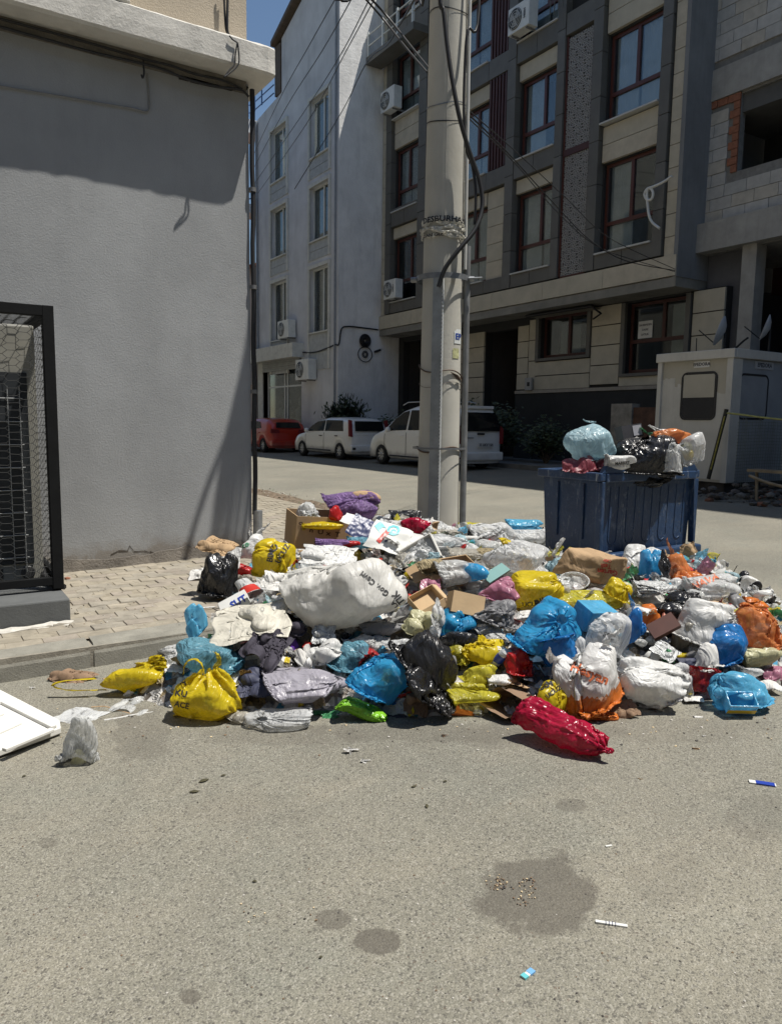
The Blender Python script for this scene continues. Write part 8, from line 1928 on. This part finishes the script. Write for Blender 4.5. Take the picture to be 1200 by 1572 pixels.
for i, (u, v, w_, h_, c, lab) in enumerate([(540, 1152, 26, 14, 'tissue', 'white tissue crumb on the road below the lime packet'), (562, 1168, 17, 9, 'tissue', 'smaller white crumb further down the road'), (497, 1113, 0, 0, '', ''), (1071, 1100, 16, 6, 'tissue', 'pale oval chip on the road below the white scraps'),
        (50, 1056, 9, 6, 'tissue', 'tiny white chip under the curb at the left'), (683, 1129, 11, 6, 'brown', 'small rust coloured stone before the heap'), (1080, 1130, 8, 5, 'tissue', 'tiny white speck right of the oval chip'), (1068, 1149, 12, 6, 'kraft', 'small beige stone on the road right of the crimson bag'),
        (983, 1196, 8, 4, 'kraft', 'tiny beige crumb right of the crimson bag')]):
    if w_: bag(u, v, w_, h_, c, lab, 'lump', (0, 80, 0), 520+i, .9, floor=0.0+G(onG(u, v)[0]), sink=.05, cre=.2, name='litter_crumb', cat='litter')
def flat_strip(u, v, wpx, hpx, ang, mtl, label, name, cat, thick=.008, parts=None):
    c = np.array(onG(u, v)); s = depth(c)/FPX; L_ = wpx*s; a = math.radians(ang)
    q0 = onG(u-wpx/2*math.cos(a), v-wpx/2*math.sin(a)); q1 = onG(u+wpx/2*math.cos(a), v+wpx/2*math.sin(a)); d = Vector(np.array(q1)-np.array(q0)); L_ = d.length; rz = math.atan2(d.y, d.x)
    e = empty(name, c, label, cat, None, rz if rz else .0001); mb = MB(); mb.box((-L_/2, -hpx*s/2, 0), (L_/2, hpx*s/2, thick)); mb.build('body', mtl, e, .001)
    for (t0, t1, m2) in parts or []:
        mb = MB(); mb.box((-L_/2+L_*t0, -hpx*s/2-.001, -.0), (-L_/2+L_*t1, hpx*s/2+.001, thick+.001)); mb.build('coloured_band', m2, e)
    return e
flat_strip(1170, 1204, 42, 10, 8, CARDW, 'small blue and white wrapper strip at the right of the road', 'wrapper_strip', 'wrapper', .006, [(.25, .95, PBLU)])
flat_strip(938, 1420, 50, 6, 8, CARDW, 'thin white notched cable tie lying below the dark stain', 'cable_tie', 'cable tie', .006, [(.32, .34, CARDN), (.42, .44, CARDN), (.52, .54, CARDN), (.62, .64, CARDN)])
flat_strip(810, 1497, 20, 9, -38, CARDW, 'short blue and white wrapper bit near the bottom of the road', 'wrapper_strip', 'wrapper', .005, [(.0, .35, PCYA), (.55, 1, mat('print_skyblue', (.15, .35, .6), .5, pos=False))])
flat_strip(934, 1300, 10, 3, -10, CARDW, 'tiny white paper curl above the dark stain', 'paper_curl', 'paper', .005)
def leaf(u, v, wpx, ang, label, mtl=None):
    c = np.array(onG(u, v)); s = depth(c)/FPX*wpx; e = MB(); n = 7; vs = []
    for i in range(n): t = i/(n-1); w__ = math.sin(t*math.pi)*s*.22+.0005; x = (t-.5)*s; vs += [(x, -w__, .004+.25*w__), (x, 0, .002+.008*math.sin(t*3)), (x, w__, .004+.3*w__)]
    a = math.radians(ang); vs = [(c[0]+p[0]*math.cos(a)-p[1]*math.sin(a), c[1]+p[0]*math.sin(a)+p[1]*math.cos(a), c[2]+p[2]) for p in vs]
    e.add(vs, [f for i in range(n-1) for f in ((3*i, 3*i+3, 3*i+4, 3*i+1), (3*i+1, 3*i+4, 3*i+5, 3*i+2))], 0, True); o = e.build('fallen_leaf', mtl or mat('leaf_litter_dark', (.05, .045, .02), .8, .3, 30, pos=False), None, 0, list(c)); tag(o, label, 'leaf')
for a_ in [(313, 1200, 18, 10, 'dark leaf on the road below the small white card'), (655, 1239, 12, 60, 'dark curled leaf in the middle of the road'), (298, 1217, 16, -20, 'greenish leaf beside the dark leaf on the road'), (343, 1192, 8, 0, 'tiny dark leaf right of the greenish leaf'),
           (391, 1355, 8, -30, 'black speck of leaf in the lower left road'), (683, 1201, 8, 0, 'small dark seed right of the curled leaf'), (635, 1209, 10, 0, 'greenish seed left of the curled leaf'), (492, 1472, 7, 0, 'dark speck near the twin stains'), (37, 1193, 7, 20, 'tiny reddish speck on the far left road')]: leaf(*a_)
fb_ = MB(); rr = random.Random(4)
for (cu, cv_, n) in ((765, 1358, 60), (810, 1361, 40), (797, 1385, 20), (385, 1408, 14), (482, 1408, 12)):
    for k in range(n):
        p = onG(cu+rr.gauss(0, 9), cv_+rr.gauss(0, 7)); rock(fb_, (p[0], p[1], p[2]+.003), rr.uniform(.001, .0045), k, rr.choice([0, 1, 1, 2]), .6)
for k in range(420):
    p = onG(rr.uniform(-20, 1220), 1090+480*rr.random()**1.3); rock(fb_, (p[0], p[1], p[2]+.001), rr.uniform(.0015, .0042), k+500, rr.choice([1, 2, 2, 3]), .6)
for k in range(260):
    p = onG(rr.uniform(60, 1210), 1080+rr.gauss(25, 22)); rock(fb_, (p[0], p[1], p[2]+.002), rr.uniform(.002, .008), k+900, rr.choice([0, 1, 2, 3]), .5)
for k in range(160):
    p = onZ(rr.uniform(100, 300), rr.uniform(880, 960), .19); rock(fb_, (p[0], p[1], G(p[0])+.157), rr.uniform(.002, .007), k+1300, rr.choice([1, 2, 3]), .5)
o = fb_.build('grit', [mat('crumb_pale', (.5, .4, .25), .9, .3, 40), mat('grit_brown', (.16, .11, .07), .9, .3, 40), mat('grit_dark', (.06, .055, .05), .9, .3, 40), mat('grit_light', (.42, .4, .36), .9, .2, 40)]); o['kind'] = 'stuff'; o['label'] = 'crumbs, grit and pebbles strewn over the road'
